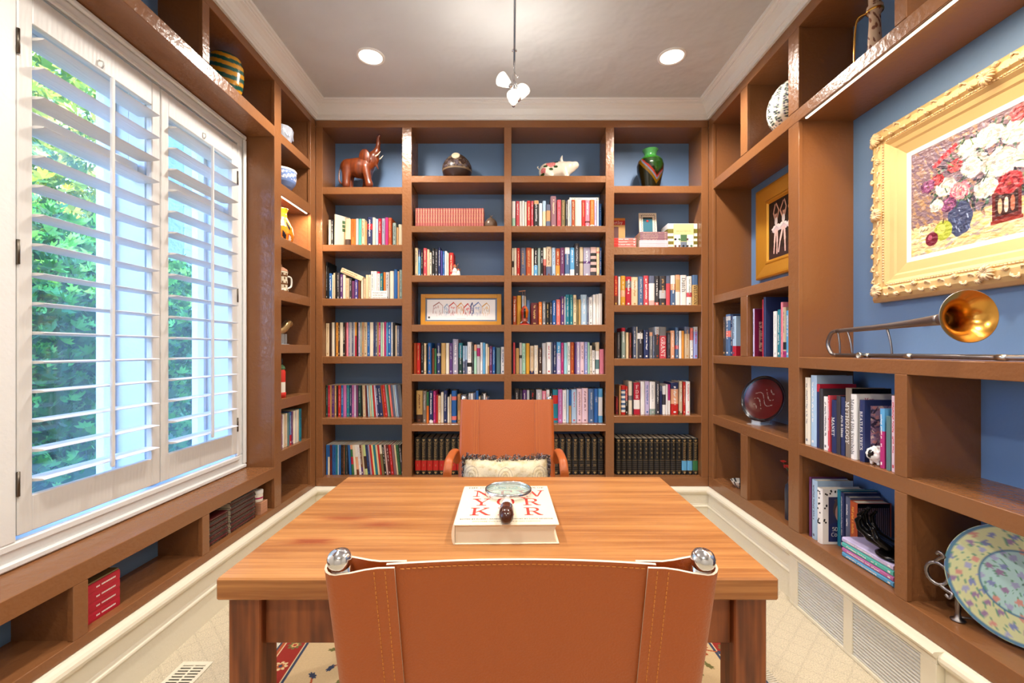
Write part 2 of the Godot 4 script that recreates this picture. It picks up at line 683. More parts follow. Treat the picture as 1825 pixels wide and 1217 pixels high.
func build_mouldings(near: float) -> void:
	var y := 2.968
	var crown := [Vector2(0, y), Vector2(0.014, y), Vector2(0.014, y + 0.014), Vector2(0.022, y + 0.018), Vector2(0.024, y + 0.024), Vector2(0.030, y + 0.026), Vector2(0.034, y + 0.04), Vector2(0.046, y + 0.062), Vector2(0.064, y + 0.078), Vector2(0.078, y + 0.084), Vector2(0.078, y + 0.09), Vector2(0.088, y + 0.092), Vector2(0.092, y + 0.097), Vector2(0.102, y + 0.099), Vector2(0.104, y + 0.112), Vector2(0.0, y + 0.112)]
	var t1 := structure("trim_1", "white crown moulding above the back bookcase")
	moulding("crown_moulding", crown, Vector3(-SIDE_FACE, 0, BACK_FACE), Vector3(SIDE_FACE, 0, BACK_FACE), Vector3(0, 0, 1), "white_paint", t1)
	var t2 := structure("trim_2", "white crown moulding above the window side")
	moulding("crown_moulding", crown, Vector3(-SIDE_FACE, 0, BACK_FACE), Vector3(-SIDE_FACE, 0, near), Vector3(1, 0, 0), "white_paint", t2)
	var t3 := structure("trim_3", "white crown moulding above the painting side")
	moulding("crown_moulding", crown, Vector3(SIDE_FACE, 0, BACK_FACE), Vector3(SIDE_FACE, 0, near), Vector3(-1, 0, 0), "white_paint", t3)

	var base := [Vector2(0, 0), Vector2(0.016, 0), Vector2(0.016, 0.125), Vector2(0.019, 0.13), Vector2(0.024, 0.134), Vector2(0.026, 0.14), Vector2(0.024, 0.146), Vector2(0.019, 0.149), Vector2(0.016, 0.156), Vector2(0.012, 0.16), Vector2(0.012, 0.222), Vector2(0.016, 0.228), Vector2(0.027, 0.232), Vector2(0.035, 0.241), Vector2(0.038, 0.252), Vector2(0.035, 0.263), Vector2(0.027, 0.271), Vector2(0.016, 0.277), Vector2(0.0, 0.279)]
	var b1 := structure("baseboard_back", "tall cream baseboard under the back bookcase")
	moulding("base_moulding", base, Vector3(-1.46, 0, BACK_FACE + 0.0), Vector3(1.46, 0, BACK_FACE + 0.0), Vector3(0, 0, 1), "base_paint", b1)
	var b2 := structure("baseboard_left", "tall cream baseboard under the window ledge")
	moulding("base_moulding", base, Vector3(-1.45, 0, BACK_FACE), Vector3(-1.45, 0, near), Vector3(1, 0, 0), "base_paint", b2)
	var b3 := structure("baseboard_right", "tall cream baseboard under the right bookcase")
	moulding("base_moulding", base, Vector3(1.45, 0, BACK_FACE), Vector3(1.45, 0, -2.285), Vector3(-1, 0, 0), "base_paint", b3)
	moulding("base_moulding", base, Vector3(1.45, 0, -1.49), Vector3(1.45, 0, near), Vector3(-1, 0, 0), "base_paint", b3)

	# return-air grille set into the right baseboard
	var g := thing("air_grille", "cream return-air grille with two slatted panels below the bookcase", "grille", Vector3(1.45, 0, -1.888))
	var fx := -0.04
	slab("top_rail", Vector3(fx, 0.235, -0.396), Vector3(0, 0.262, 0.396), "base_paint", g)
	var cap := [Vector2(0, 0.258), Vector2(0.044, 0.258), Vector2(0.052, 0.264), Vector2(0.054, 0.272), Vector2(0.050, 0.277), Vector2(0.036, 0.2785), Vector2(0.0, 0.2785)]
	moulding("cap_moulding", cap, Vector3(0, 0, -0.398), Vector3(0, 0, 0.398), Vector3(-1, 0, 0), "base_paint", g)
	slab("bottom_rail", Vector3(fx, 0.0, -0.396), Vector3(0, 0.016, 0.396), "base_paint", g)
	var uprights := [[-0.396, -0.333], [-0.024, 0.024], [0.336, 0.396]]
	for u in uprights:
		slab("upright", Vector3(fx, 0.016, u[0]), Vector3(0, 0.235, u[1]), "base_paint", g)
	slab("duct_back", Vector3(-0.006, 0.016, -0.333), Vector3(-0.002, 0.235, 0.336), "black_slot", g, 0.0)
	for span in [[-0.333, -0.024], [0.024, 0.336]]:
		for i in 16:
			var yy := 0.0225 + i * 0.01365
			var s := part("slat", cbox(Vector3(0.014, 0.0092, span[1] - span[0]), 0.001), "grille_slat", g, Vector3(fx + 0.012, yy, (span[0] + span[1]) * 0.5), Vector3(0, 0, 0.35))
			s.cast_shadow = GeometryInstance3D.SHADOW_CASTING_SETTING_ON

# a run of bookcase pieces; every piece goes through bit() so that its long front edge sits on the face plane
func build_back_bookcase() -> void:
	var o := thing("built_in_bookcase", "brown painted bookcase across the back wall with four columns of shelves", "bookcase", Vector3(0, 0, BACK_FACE))
	var d := -0.268
	slab("back_panel", Vector3(-1.44, 0.28, d - 0.004), Vector3(1.44, 2.975, d + 0.008), "blue_paint", o, 0.0)
	slab("top_rail", Vector3(-1.444, 2.918, d), Vector3(1.444, 2.975, 0.0), "brown_paint", o)
	slab("bottom_rail", Vector3(-1.444, 0.279, d), Vector3(1.444, 0.344, 0.0), "brown_paint", o)
	var cols := [[-1.394, -0.8085], [-0.738, -0.058], [-0.004, 0.689], [0.751, 1.394]]
	var sts := [[-1.444, -1.394], [-0.8085, -0.738], [-0.058, -0.004], [0.689, 0.751], [1.394, 1.444]]
	for s in sts:
		slab("stile", Vector3(s[0], 0.344, -0.022), Vector3(s[1], 2.918, 0.0), "brown_paint", o)
		slab("upright", Vector3(s[0] + 0.007, 0.344, d + 0.008), Vector3(s[1] - 0.007, 2.918, -0.022), "brown_paint", o, 0.0)
	var rows := [
		[[2.427, 2.480], [2.006, 2.0555], [1.606, 1.6595], [1.181, 1.2346], [0.731, 0.781]],
		[[2.513, 2.563], [2.146, 2.194], [1.781, 1.8307], [1.416, 1.4677], [1.049, 1.1026], [0.682, 0.7355]],
		[[2.513, 2.563], [2.146, 2.194], [1.781, 1.8307], [1.416, 1.4677], [1.049, 1.1026], [0.682, 0.7355]],
		[[2.435, 2.4886], [1.981, 2.039], [1.5605, 1.612], [1.1645, 1.218], [0.744, 0.797]]]
	for c in 4:
		for r in rows[c]:
			slab("shelf", Vector3(cols[c][0] - 0.006, r[0], d + 0.008), Vector3(cols[c][1] + 0.006, r[1], -0.0015), "brown_paint", o, 0.003)

func side_piece(o: Node3D, called: String, y0: float, y1: float, za: float, zb: float, depth: float, inset := 0.0) -> void:
	# the wall node looks along +x from its face plane at x = 0; depth runs to -x
	slab(called, Vector3(-depth, y0, za), Vector3(-inset, y1, zb), "brown_paint", o, 0.002)

func side_stile(o: Node3D, y0: float, y1: float, za: float, zb: float, depth: float, ends := 0) -> void:
	slab("stile", Vector3(-0.022, y0, za), Vector3(0, y1, zb), "brown_paint", o, 0.002)
	var a := 0.007 if ends != -1 else 0.0
	var b := 0.007 if ends != 1 else 0.0
	slab("upright", Vector3(-depth, y0, za + a), Vector3(-0.022, y1, zb - b), "brown_paint", o, 0.0)

func build_side_bookcases() -> void:
	var end := -0.30
	# ---- left, round the windows (node's +x points into the room)
	var l := thing("built_in_bookcase", "brown painted bookcase surrounding the shuttered window, with low cubbies under the ledge", "bookcase", Vector3(-SIDE_FACE, 0, 0))
	var d := 0.222
	slab("back_panel", Vector3(-d, 0.26, BACK_FACE), Vector3(-d + 0.008, 2.975, -2.77), "blue_paint", l, 0.0)
	slab("back_panel", Vector3(-d, 2.60, -2.77), Vector3(-d + 0.008, 2.975, end), "blue_paint", l, 0.0)
	slab("back_panel", Vector3(-d, 0.26, -2.77), Vector3(-d + 0.008, 0.53, end), "blue_paint", l, 0.0)
	var e := d - 0.008
	side_piece(l, "top_rail", 2.92, 2.975, BACK_FACE, end, e)
	side_piece(l, "bottom_rail", 0.279, 0.3185, BACK_FACE, end, e)
	side_stile(l, 0.3185, 2.92, BACK_FACE, -3.217, e)
	side_stile(l, 0.3185, 2.92, -2.81, -2.73, e)
	for r in [[2.579, 2.637], [2.257, 2.326], [1.927, 1.991], [1.593, 1.658], [1.260, 1.316], [0.910, 0.974], [0.578, 0.649]]:
		side_piece(l, "shelf", r[0], r[1], -3.221, -2.806, e, 0.0015)
	side_piece(l, "soffit_shelf", 2.579, 2.645, -2.734, end, e, 0.0015)
	side_piece(l, "window_ledge", 0.501, 0.568, -2.734, end, e)
	for z in [[-2.144, -2.094], [-1.531, -1.478], [-0.92, -0.868], [-0.35, end]]:
		side_stile(l, 0.3185, 0.501, z[0], z[1], e)
		side_stile(l, 2.645, 2.92, z[0], z[1], e)

	# ---- right, round the flower painting (turned half round so that its +x points into the room)
	var r := thing("built_in_bookcase", "brown painted bookcase holding the gilt-framed paintings, trombone and cubbies", "bookcase", Vector3(SIDE_FACE, 0, 0), PI)
	var w := 0.288
	slab("back_panel", Vector3(-w, 0.26, -end), Vector3(-w + 0.008, 2.975, -BACK_FACE), "blue_paint", r, 0.0)
	var v := w - 0.008
	side_piece(r, "top_rail", 2.91, 2.975, -end, -BACK_FACE, v)
	side_piece(r, "bottom_rail", 0.279, 0.358, -end, -BACK_FACE, v)
	side_piece(r, "soffit_shelf", 2.437, 2.4995, -end + 0.05, 3.23, v, 0.0015)
	side_stile(r, 0.358, 2.91, 3.226, -BACK_FACE, v)
	side_stile(r, 0.358, 2.437, 2.26, 2.347, v)
	side_stile(r, 2.4995, 2.91, 2.26, 2.347, v)
	side_piece(r, "shelf", 1.615, 1.670, 2.343, 3.23, v, 0.0015)
	side_piece(r, "shelf", 1.186, 1.242, 2.343, 3.23, v, 0.0015)
	side_piece(r, "shelf", 0.752, 0.815, 2.343, 3.23, v, 0.0015)
	side_piece(r, "shelf", 1.190, 1.245, -end + 0.05, 2.264, v, 0.0015)
	side_piece(r, "shelf", 0.752, 0.812, -end + 0.05, 2.264, v, 0.0015)
	side_stile(r, 2.4995, 2.91, 2.756, 2.838, v)
	side_stile(r, 1.242, 1.615, 2.756, 2.838, v)
	side_stile(r, 0.358, 0.752, 2.756, 2.838, v)
	for z in [[1.643, 1.696], [1.03, 1.085]]:
		side_stile(r, 2.4995, 2.91, z[0], z[1], v)
		side_stile(r, 0.812, 1.190, z[0], z[1], v)
		side_stile(r, 0.358, 0.752, z[0], z[1], v)
	side_stile(r, 0.358, 2.91, -end, -end + 0.06, v)

# ------------------------------------------------------------------ windows and shutters
func build_windows() -> void:
	var units := [[-2.645, -2.10], [-2.04, -1.50], [-1.44, -0.90]]
	for i in 3:
		var z0: float = units[i][0]
		var z1: float = units[i][1]
		var o := structure("window_%d" % (i + 1), "white framed window behind the shutters")
		var f := 0.022
		slab("frame", Vector3(-1.872, 0.645, z0), Vector3(-1.80, 0.645 + f, z1), "white_paint", o)
		slab("frame", Vector3(-1.872, 2.47 - f, z0), Vector3(-1.80, 2.47, z1), "white_paint", o)
		slab("frame", Vector3(-1.872, 0.645 + f, z0), Vector3(-1.80, 2.47 - f, z0 + f), "white_paint", o)
		slab("frame", Vector3(-1.872, 0.645 + f, z1 - f), Vector3(-1.80, 2.47 - f, z1), "white_paint", o)
		slab("pane", Vector3(-1.838, 0.645 + f, z0 + f), Vector3(-1.833, 2.47 - f, z1 - f), "window_glass", o, 0.0)
		var s := thing("roller_blind", ["pale rolled blind rail behind the far shutter", "pale rolled blind rail behind the middle shutter", "pale rolled blind rail behind the near shutter"][i], "blind", Vector3(-1.715, 2.05, (z0 + z1) * 0.5))
		var half := (z1 - z0) * 0.5 - 0.004
		slab("rail", Vector3(-0.022, 0, -half), Vector3(0.022, 0.075, half), "card_white", s, 0.006)
		slab("cord_tab", Vector3(0.022, 0.02, half - 0.07), Vector3(0.025, 0.055, half - 0.05), "terracotta", s, 0.0)
		for e in [-1, 1]:
			part("cord", tube([Vector3(0, 0.075, e * (half - 0.03)), Vector3(0, 0.386, e * (half - 0.03))], 0.0015, 5), "card_white", s)

	# casing round all the shutters
	var t := structure("trim_4", "white moulded casing around the shutters")
	var zf := -2.728
	var zn := -0.32
	slab("casing", Vector3(-1.668, 0.570, zf), Vector3(-1.628, 0.655, zn), "white_paint", t, 0.004)
	slab("casing", Vector3(-1.668, 2.500, zf), Vector3(-1.628, 2.577, zn), "white_paint", t, 0.004)
	slab("casing", Vector3(-1.668, 0.655, zf), Vector3(-1.628, 2.500, -2.645), "white_paint", t, 0.004)
	slab("casing", Vector3(-1.668, 0.655, -0.80), Vector3(-1.628, 2.500, zn), "white_paint", t, 0.004)
	slab("post", Vector3(-1.668, 0.655, -1.464), Vector3(-1.616, 2.500, -1.389), "white_paint", t, 0.003)
	slab("outer_bead", Vector3(-1.628, 0.570, zf), Vector3(-1.610, 0.595, zn), "white_paint", t, 0.006)
	slab("outer_bead", Vector3(-1.628, 2.553, zf), Vector3(-1.610, 2.577, zn), "white_paint", t, 0.006)
	slab("outer_bead", Vector3(-1.628, 0.595, zf), Vector3(-1.610, 2.553, zf + 0.024), "white_paint", t, 0.006)
	slab("inner_bead", Vector3(-1.628, 0.628, zf + 0.06), Vector3(-1.616, 0.655, zn), "white_paint", t, 0.005)
	slab("inner_bead", Vector3(-1.628, 2.500, zf + 0.06), Vector3(-1.616, 2.522, zn), "white_paint", t, 0.005)
	slab("inner_bead", Vector3(-1.628, 0.655, zf + 0.06), Vector3(-1.616, 2.500, zf + 0.083), "white_paint", t, 0.005)

	var panels := [[-2.640, -2.068, -1, "far white plantation shutter beside the narrow shelves"], [-2.062, -1.468, 1, "middle white plantation shutter with green hedge behind it"], [-1.385, -0.865, 1, "near white plantation shutter at the edge of view"]]
	for p in panels:
		shutter(p[0], p[1], p[2], p[3])

func shutter(z0: float, z1: float, hinge_side: int, label: String) -> void:
	var o := thing("window_shutter", label, "shutter", Vector3(-1.630, 0.672, (z0 + z1) * 0.5), 0.0, "plantation shutters along the window wall")
	var half := (z1 - z0) * 0.5
	var top := 1.815
	var lo := 0.120
	var hi := 1.708
	var sw := 0.046
	for s in [-1, 1]:
		slab("stile", Vector3(-0.014, 0, minf(s * half, s * (half - sw))), Vector3(0.014, top, maxf(s * half, s * (half - sw))), "shutter_wood", o, 0.003)
	slab("bottom_rail", Vector3(-0.013, 0, -half + sw), Vector3(0.013, lo, half - sw), "shutter_wood", o, 0.003)
	slab("top_rail", Vector3(-0.013, hi, -half + sw), Vector3(0.013, top, half - sw), "shutter_wood", o, 0.003)
	# louvers: lens-shaped blades, tipped up a little towards the glass
	var blade := PackedVector2Array()
	for i in 12:
		var a := TAU * i / 12.0
		blade.append(Vector2(0.052 * cos(a), 0.0055 * sin(a)))
	var key := "louver %.3f" % (half - sw)
	if not meshes.has(key):
		meshes[key] = prism(blade, -(half - sw) + 0.002, half - sw - 0.002)
	var n := 16
	var step := (hi - lo) / n
	for i in n:
		part("louver", meshes[key], "shutter_wood", o, Vector3(0, lo + step * (i + 0.5), 0), Vector3(0, 0, 0.02))
	slab("tilt_rod", Vector3(0.053, lo + 0.03, -0.006), Vector3(0.066, hi - 0.03, 0.006), "shutter_wood", o, 0.002)
	part("rod_keeper", tube(spline([Vector3(0.013, hi + 0.012, -0.005), Vector3(0.024, hi + 0.02, 0), Vector3(0.024, hi + 0.032, 0.002), Vector3(0.013, hi + 0.036, 0.006)], 4), 0.003, 6), "shutter_wood", o)
	for y in [0.17, 0.93, 1.62]:
		part("hinge", tube([Vector3(0.016, y - 0.04, -hinge_side * -(half + 0.001)), Vector3(0.016, y + 0.04, -hinge_side * -(half + 0.001))], 0.005, 8), "hinge_metal", o)

# ------------------------------------------------------------------ what stands outside the window
func build_outside() -> void:
	plain("lawn", Color(0.24, 0.36, 0.16), 0.95)
	bump(mats["lawn"], noise_image(51, 0.1), 4.0, 1.2)
	var g := structure("ground", "lawn outside the window")
	slab("lawn", Vector3(-40, -0.5, -40), Vector3(-1.95, -0.3, 20), "lawn", g, 0.0)

	var leafy := plain("hedge_leaf", Color(1, 1, 1), 0.6)
	leafy.vertex_color_use_as_albedo = true
	leafy.backlight_enabled = true
	leafy.backlight = Color(0.18, 0.26, 0.08)

	# clipped hedge just outside: a dark core wrapped in sprays
	foliage("hedge", "dense dark green hedge outside the middle shutter", "hedge", Vector3(-4.0, -0.3, -4.15), Vector3(0.6, 2.75, 1.75), 17000, 0.075, [Color(0.13, 0.42, 0.09), Color(0.22, 0.54, 0.12), Color(0.10, 0.34, 0.10), Color(0.32, 0.60, 0.16)], true, 3)
	foliage("garden_tree", "sunlit yellow-green tree rising behind the hedge", "tree", Vector3(-6.4, 2.0, -5.0), Vector3(1.7, 3.6, 2.6), 7000, 0.11, [Color(0.55, 0.66, 0.14), Color(0.70, 0.74, 0.22), Color(0.34, 0.50, 0.14), Color(0.80, 0.80, 0.34)], false, 4)
	foliage("garden_shrub", "thin-leaved dark shrub in front of the blue-grey house", "shrub", Vector3(-3.6, -0.3, -5.75), Vector3(0.32, 1.55, 0.5), 1300, 0.07, [Color(0.10, 0.18, 0.16), Color(0.16, 0.26, 0.22), Color(0.09, 0.13, 0.14)], true, 6)

	# neighbouring house: boarded wall with its own window
	plain("siding", Color(0.42, 0.56, 0.70), 0.7)
	bump(mats["siding"], noise_image(53, 0.05), 1.5, 1.0)
	var h := thing("neighbour_house", "blue-grey boarded house wall beyond the far shutter", "house", Vector3(-4.6, -0.3, -9.0))
	slab("wall", Vector3(-0.3, 0, -5.0), Vector3(-0.02, 6.0, 2.7), "siding", h, 0.0)
	for i in 40:
		part("board", cbox(Vector3(0.022, 0.146, 7.7), 0.003), "siding", h, Vector3(-0.006, 0.075 + i * 0.15, -1.15), Vector3(0, 0, -0.07))
	slab("window_frame", Vector3(0.0, 2.2, 0.9), Vector3(0.05, 3.5, 1.9), "white_paint", h)
	slab("pane", Vector3(0.05, 2.28, 0.98), Vector3(0.056, 3.42, 1.82), "ink_black", h, 0.0)

func foliage(called: String, label: String, category: String, at: Vector3, half: Vector3, count: int, leaf: float, tones: Array, core: bool, seed_: int) -> void:
	var o := thing(called, label, category, at)
	var rg := RandomNumberGenerator.new()
	rg.seed = seed_
	if core:
		var stem := plain("foliage_core", Color(0.14, 0.34, 0.12), 1.0)
		var pr := ball_profile(1.0, half.y * 0.94, 10, 0.0)
		var c := part("core", lathe(pr, 16), stem, o)
		c.scale = Vector3(half.x * 0.78, 1.0, half.z * 0.9)
	else:
		part("trunk", tube([Vector3(0, -at.y - 0.3, 0), Vector3(0.05, -0.4, 0.1), Vector3(-0.05, 1.6, 0)], [0.14, 0.11, 0.05], 8), "terracotta", o)
	var st := begin()
	st.set_smooth_group(-1)
	# one spray: five narrow leaflets
	for k in 5:
		var a := -1.1 + 0.55 * k
		var d := Vector3(sin(a), cos(a), 0.15 * sin(k * 2.0))
		var s := Vector3(d.y, -d.x, 0.1) * 0.17
		tri(st, Vector3.ZERO, d * 0.55 + s, d)
		tri(st, Vector3.ZERO, d, d * 0.55 - s)
	var mm := MultiMesh.new()
	mm.transform_format = MultiMesh.TRANSFORM_3D
	mm.use_colors = true
	mm.mesh = finish(st)
	mm.instance_count = count
	for i in count:
		var u := Vector3(rg.randfn(), rg.randfn(), rg.randfn()).normalized()
		var rr := rg.randf_range(0.72, 1.03) if core else pow(rg.randf(), 0.45)
		var wob := 1.0 + 0.10 * sin(u.x * 7.0 + u.y * 9.0) + 0.07 * sin(u.z * 13.0 + u.y * 5.0)
		var p := Vector3(u.x * half.x, u.y * half.y * 0.5, u.z * half.z) * rr * wob + Vector3(0, half.y * 0.5, 0)
		var bs := Basis.from_euler(Vector3(rg.randf_range(-0.9, 0.9), rg.randf_range(0, TAU), rg.randf_range(-0.9, 0.9))).scaled(Vector3.ONE * leaf * rg.randf_range(0.6, 1.4))
		mm.set_instance_transform(i, Transform3D(bs, p))
		var c: Color = tones[rg.randi() % tones.size()]
		mm.set_instance_color(i, lin(c))
	var mi := MultiMeshInstance3D.new()
	mi.name = "leaves"
	mi.multimesh = mm
	mi.material_override = mats["hedge_leaf"]
	mi.set_meta("kind", "stuff")
	o.add_child(mi)

# ------------------------------------------------------------------ lamps
func build_lamps() -> void:
	var spots := [[-0.866, -2.75, "round recessed ceiling light on the window side"], [0.979, -2.75, "round recessed ceiling light on the painting side"], [-0.866, -0.75, "unseen ceiling light out of view above the near shutter, lighting the near room"], [0.979, -0.75, "unseen ceiling light out of view above the near right shelves, lighting the room"], [0.0, 0.75, "unseen ceiling light out of view behind the viewer, lighting the near chair"]]  # far pair in view; the others unseen, placed to light the near room
	for s in spots:
		var o := thing("recessed_light", s[2], "ceiling light", Vector3(s[0], CEILING, s[1]), 0.0, "recessed ceiling lights")
		part("trim_ring", lathe([Vector2(0.070, -0.004), Vector2(0.074, -0.008), Vector2(0.084, -0.006), Vector2(0.086, -0.0005)], 36), "white_paint", o)
		part("lamp_lens", lathe([Vector2(0.0001, -0.008), Vector2(0.035, -0.0075), Vector2(0.072, -0.003)], 36), "lamp_glow", o)
		var l := SpotLight3D.new()
		l.name = "light"
		o.add_child(l)
		l.position = Vector3(0, -0.03, 0)
		l.rotation.x = -PI / 2
		l.spot_angle = 80.0
		l.spot_angle_attenuation = 0.6
		l.spot_range = 8.0
		l.spot_attenuation = 2.0
		l.light_size = 0.07
		l.light_color = Color(1.0, 0.965, 0.92)
		l.light_energy = 2.5
		l.shadow_enabled = true

	# monorail with three frosted cones
	var t := thing("track_light", "chrome ceiling rail with three frosted glass spot heads", "track light", Vector3(0.012, 2.78, -2.3))
	part("rail", tube([Vector3(0, 0, 2.2), Vector3(0, 0, -0.06)], 0.0055, 8), "chrome", t)
	for z in [0.05, 0.9, 1.8]:
		part("standoff", tube([Vector3(0, 0.3, z), Vector3(0, 0, z)], 0.004, 8), "chrome", t)
		part("canopy", lathe([Vector2(0.0001, 0.284), Vector2(0.018, 0.286), Vector2(0.024, 0.3)], 16), "chrome", t, Vector3(0, 0, z))
		part("coupling", tube([Vector3(-0.012, 0.002, z), Vector3(0.012, 0.002, z)], 0.006, 8), "chrome", t)
	# [z along the rail, drop, aim]
	var heads := [[-0.03, Vector3(-0.040, -0.118, 0.01), Vector3(-0.62, 0.62, -0.30)], [-0.10, Vector3(0.036, -0.135, 0.0), Vector3(0.30, 0.80, -0.30)], [-0.14, Vector3(-0.004, -0.155, 0.02), Vector3(0.0, 0.12, 1.0)]]
	part("rail_end", tube([Vector3(0, 0, -0.06), Vector3(0, -0.01, -0.10), Vector3(0, -0.04, -0.14)], 0.004, 8), "chrome", t)
	for h in heads:
		var at: Vector3 = Vector3(0, 0, h[0]) + h[1]
		var aim: Vector3 = h[2].normalized()
		part("stem", tube(spline([Vector3(0, 0, h[0]), Vector3(0, -0.05, h[0]), at - aim * 0.03], 4), 0.003, 6), "chrome", t)
		part("lock_pin", tube([Vector3(0.0, -0.055, h[0]), Vector3(0.018, -0.085, h[0])], 0.0025, 6), "chrome", t)
		var head := part("lamp_shade", lathe([Vector2(0.011, -0.026), Vector2(0.015, -0.02), Vector2(0.026, 0.006), Vector2(0.036, 0.042), Vector2(0.033, 0.042), Vector2(0.022, 0.004), Vector2(0.0001, -0.012)], 24), "frosted_glass", t, at)
		head.quaternion = Quaternion(Vector3.UP, aim)
		part("socket", lathe([Vector2(0.0001, -0.045), Vector2(0.009, -0.044), Vector2(0.012, -0.024), Vector2(0.0001, -0.02)], 12), "chrome", head)
		part("lamp_bulb", lathe(ball_profile(0.011, 0.024, 8, 0.012), 12), "lamp_glow", head)
		var l := SpotLight3D.new()
		l.name = "light"
		t.add_child(l, true)
		l.position = at + aim * 0.05
		l.quaternion = Quaternion(Vector3(0, 0, -1), aim)
		l.spot_angle = 52.0
		l.spot_angle_attenuation = 0.7
		l.spot_range = 8.0
		l.spot_attenuation = 2.0
		l.light_size = 0.02
		l.light_color = Color(1.0, 0.96, 0.90)
		l.light_energy = 0.05
		l.shadow_enabled = true
		# the frosted glass itself glows all round
		var g := OmniLight3D.new()
		g.name = "glow"
		t.add_child(g, true)
		g.position = at + aim * 0.012
		g.omni_range = 8.0
		g.omni_attenuation = 2.0
		g.light_size = 0.03
		g.light_color = Color(1.0, 0.96, 0.90)
		g.light_energy = 0.065
		g.shadow_enabled = true

	# light strips under the shelves
	strip("led_strip", "thin light strip under the shelf above the flower painting", Vector3(1.462, 2.434, -1.30), 1.86, 1.5, 0.20)
	strip("led_strip", "short light strip above the orange vase", Vector3(-1.462, 2.254, -3.015), 0.36, 0.5, -0.20)

func strip(called: String, label: String, at: Vector3, long: float, energy: float, lean: float) -> void:
	var o := thing(called, label, "light strip", at)
	slab("channel", Vector3(-0.008, 0, -long / 2), Vector3(0.008, 0.003, long / 2), "nickel", o, 0.0)
	slab("light_diffuser", Vector3(-0.005, -0.004, -long / 2), Vector3(0.005, 0, long / 2), "strip_glow", o, 0.0)
	var l := AreaLight3D.new()
	l.name = "light"
	o.add_child(l)
	l.area_size = Vector2(0.01, long)
	l.position = Vector3(0, -0.006, 0)
	l.rotation = Vector3(-PI / 2, 0, lean)
	l.light_color = Color(1.0, 0.90, 0.76)
	l.light_energy = energy
	l.shadow_enabled = true

# ------------------------------------------------------------------ desk and chairs
func build_desk() -> void:
	var o := thing("writing_desk", "large cherry wood desk with a thick flat top", "desk", Vector3(-0.034, 0, -1.461))
	var hw := 0.654
	var hd := 0.419
	slab("desktop", Vector3(-hw, 0.698, -hd), Vector3(hw, 0.75, hd), "desk_top", o, 0.004)
	for sx in [-1, 1]:
		for sz in [-1, 1]:
			var x: float = sx * (hw - 0.018)
			var z: float = sz * (hd - 0.018)
			slab("leg", Vector3(minf(x, x - sx * 0.076), 0.0005 if sz > 0 else 0.0102, minf(z, z - sz * 0.076)), Vector3(maxf(x, x - sx * 0.076), 0.698, maxf(z, z - sz * 0.076)), "desk_leg", o, 0.003)
	var lx := hw - 0.094
	var lz := hd - 0.094
	for s in [-1, 1]:
		slab("apron", Vector3(-lx, 0.575, s * (hd - 0.05) - 0.012), Vector3(lx, 0.698, s * (hd - 0.05) + 0.012), "desk_apron", o)
		slab("apron", Vector3(s * (hw - 0.05) - 0.012, 0.575, -lz), Vector3(s * (hw - 0.05) + 0.012, 0.698, lz), "desk_apron", o)

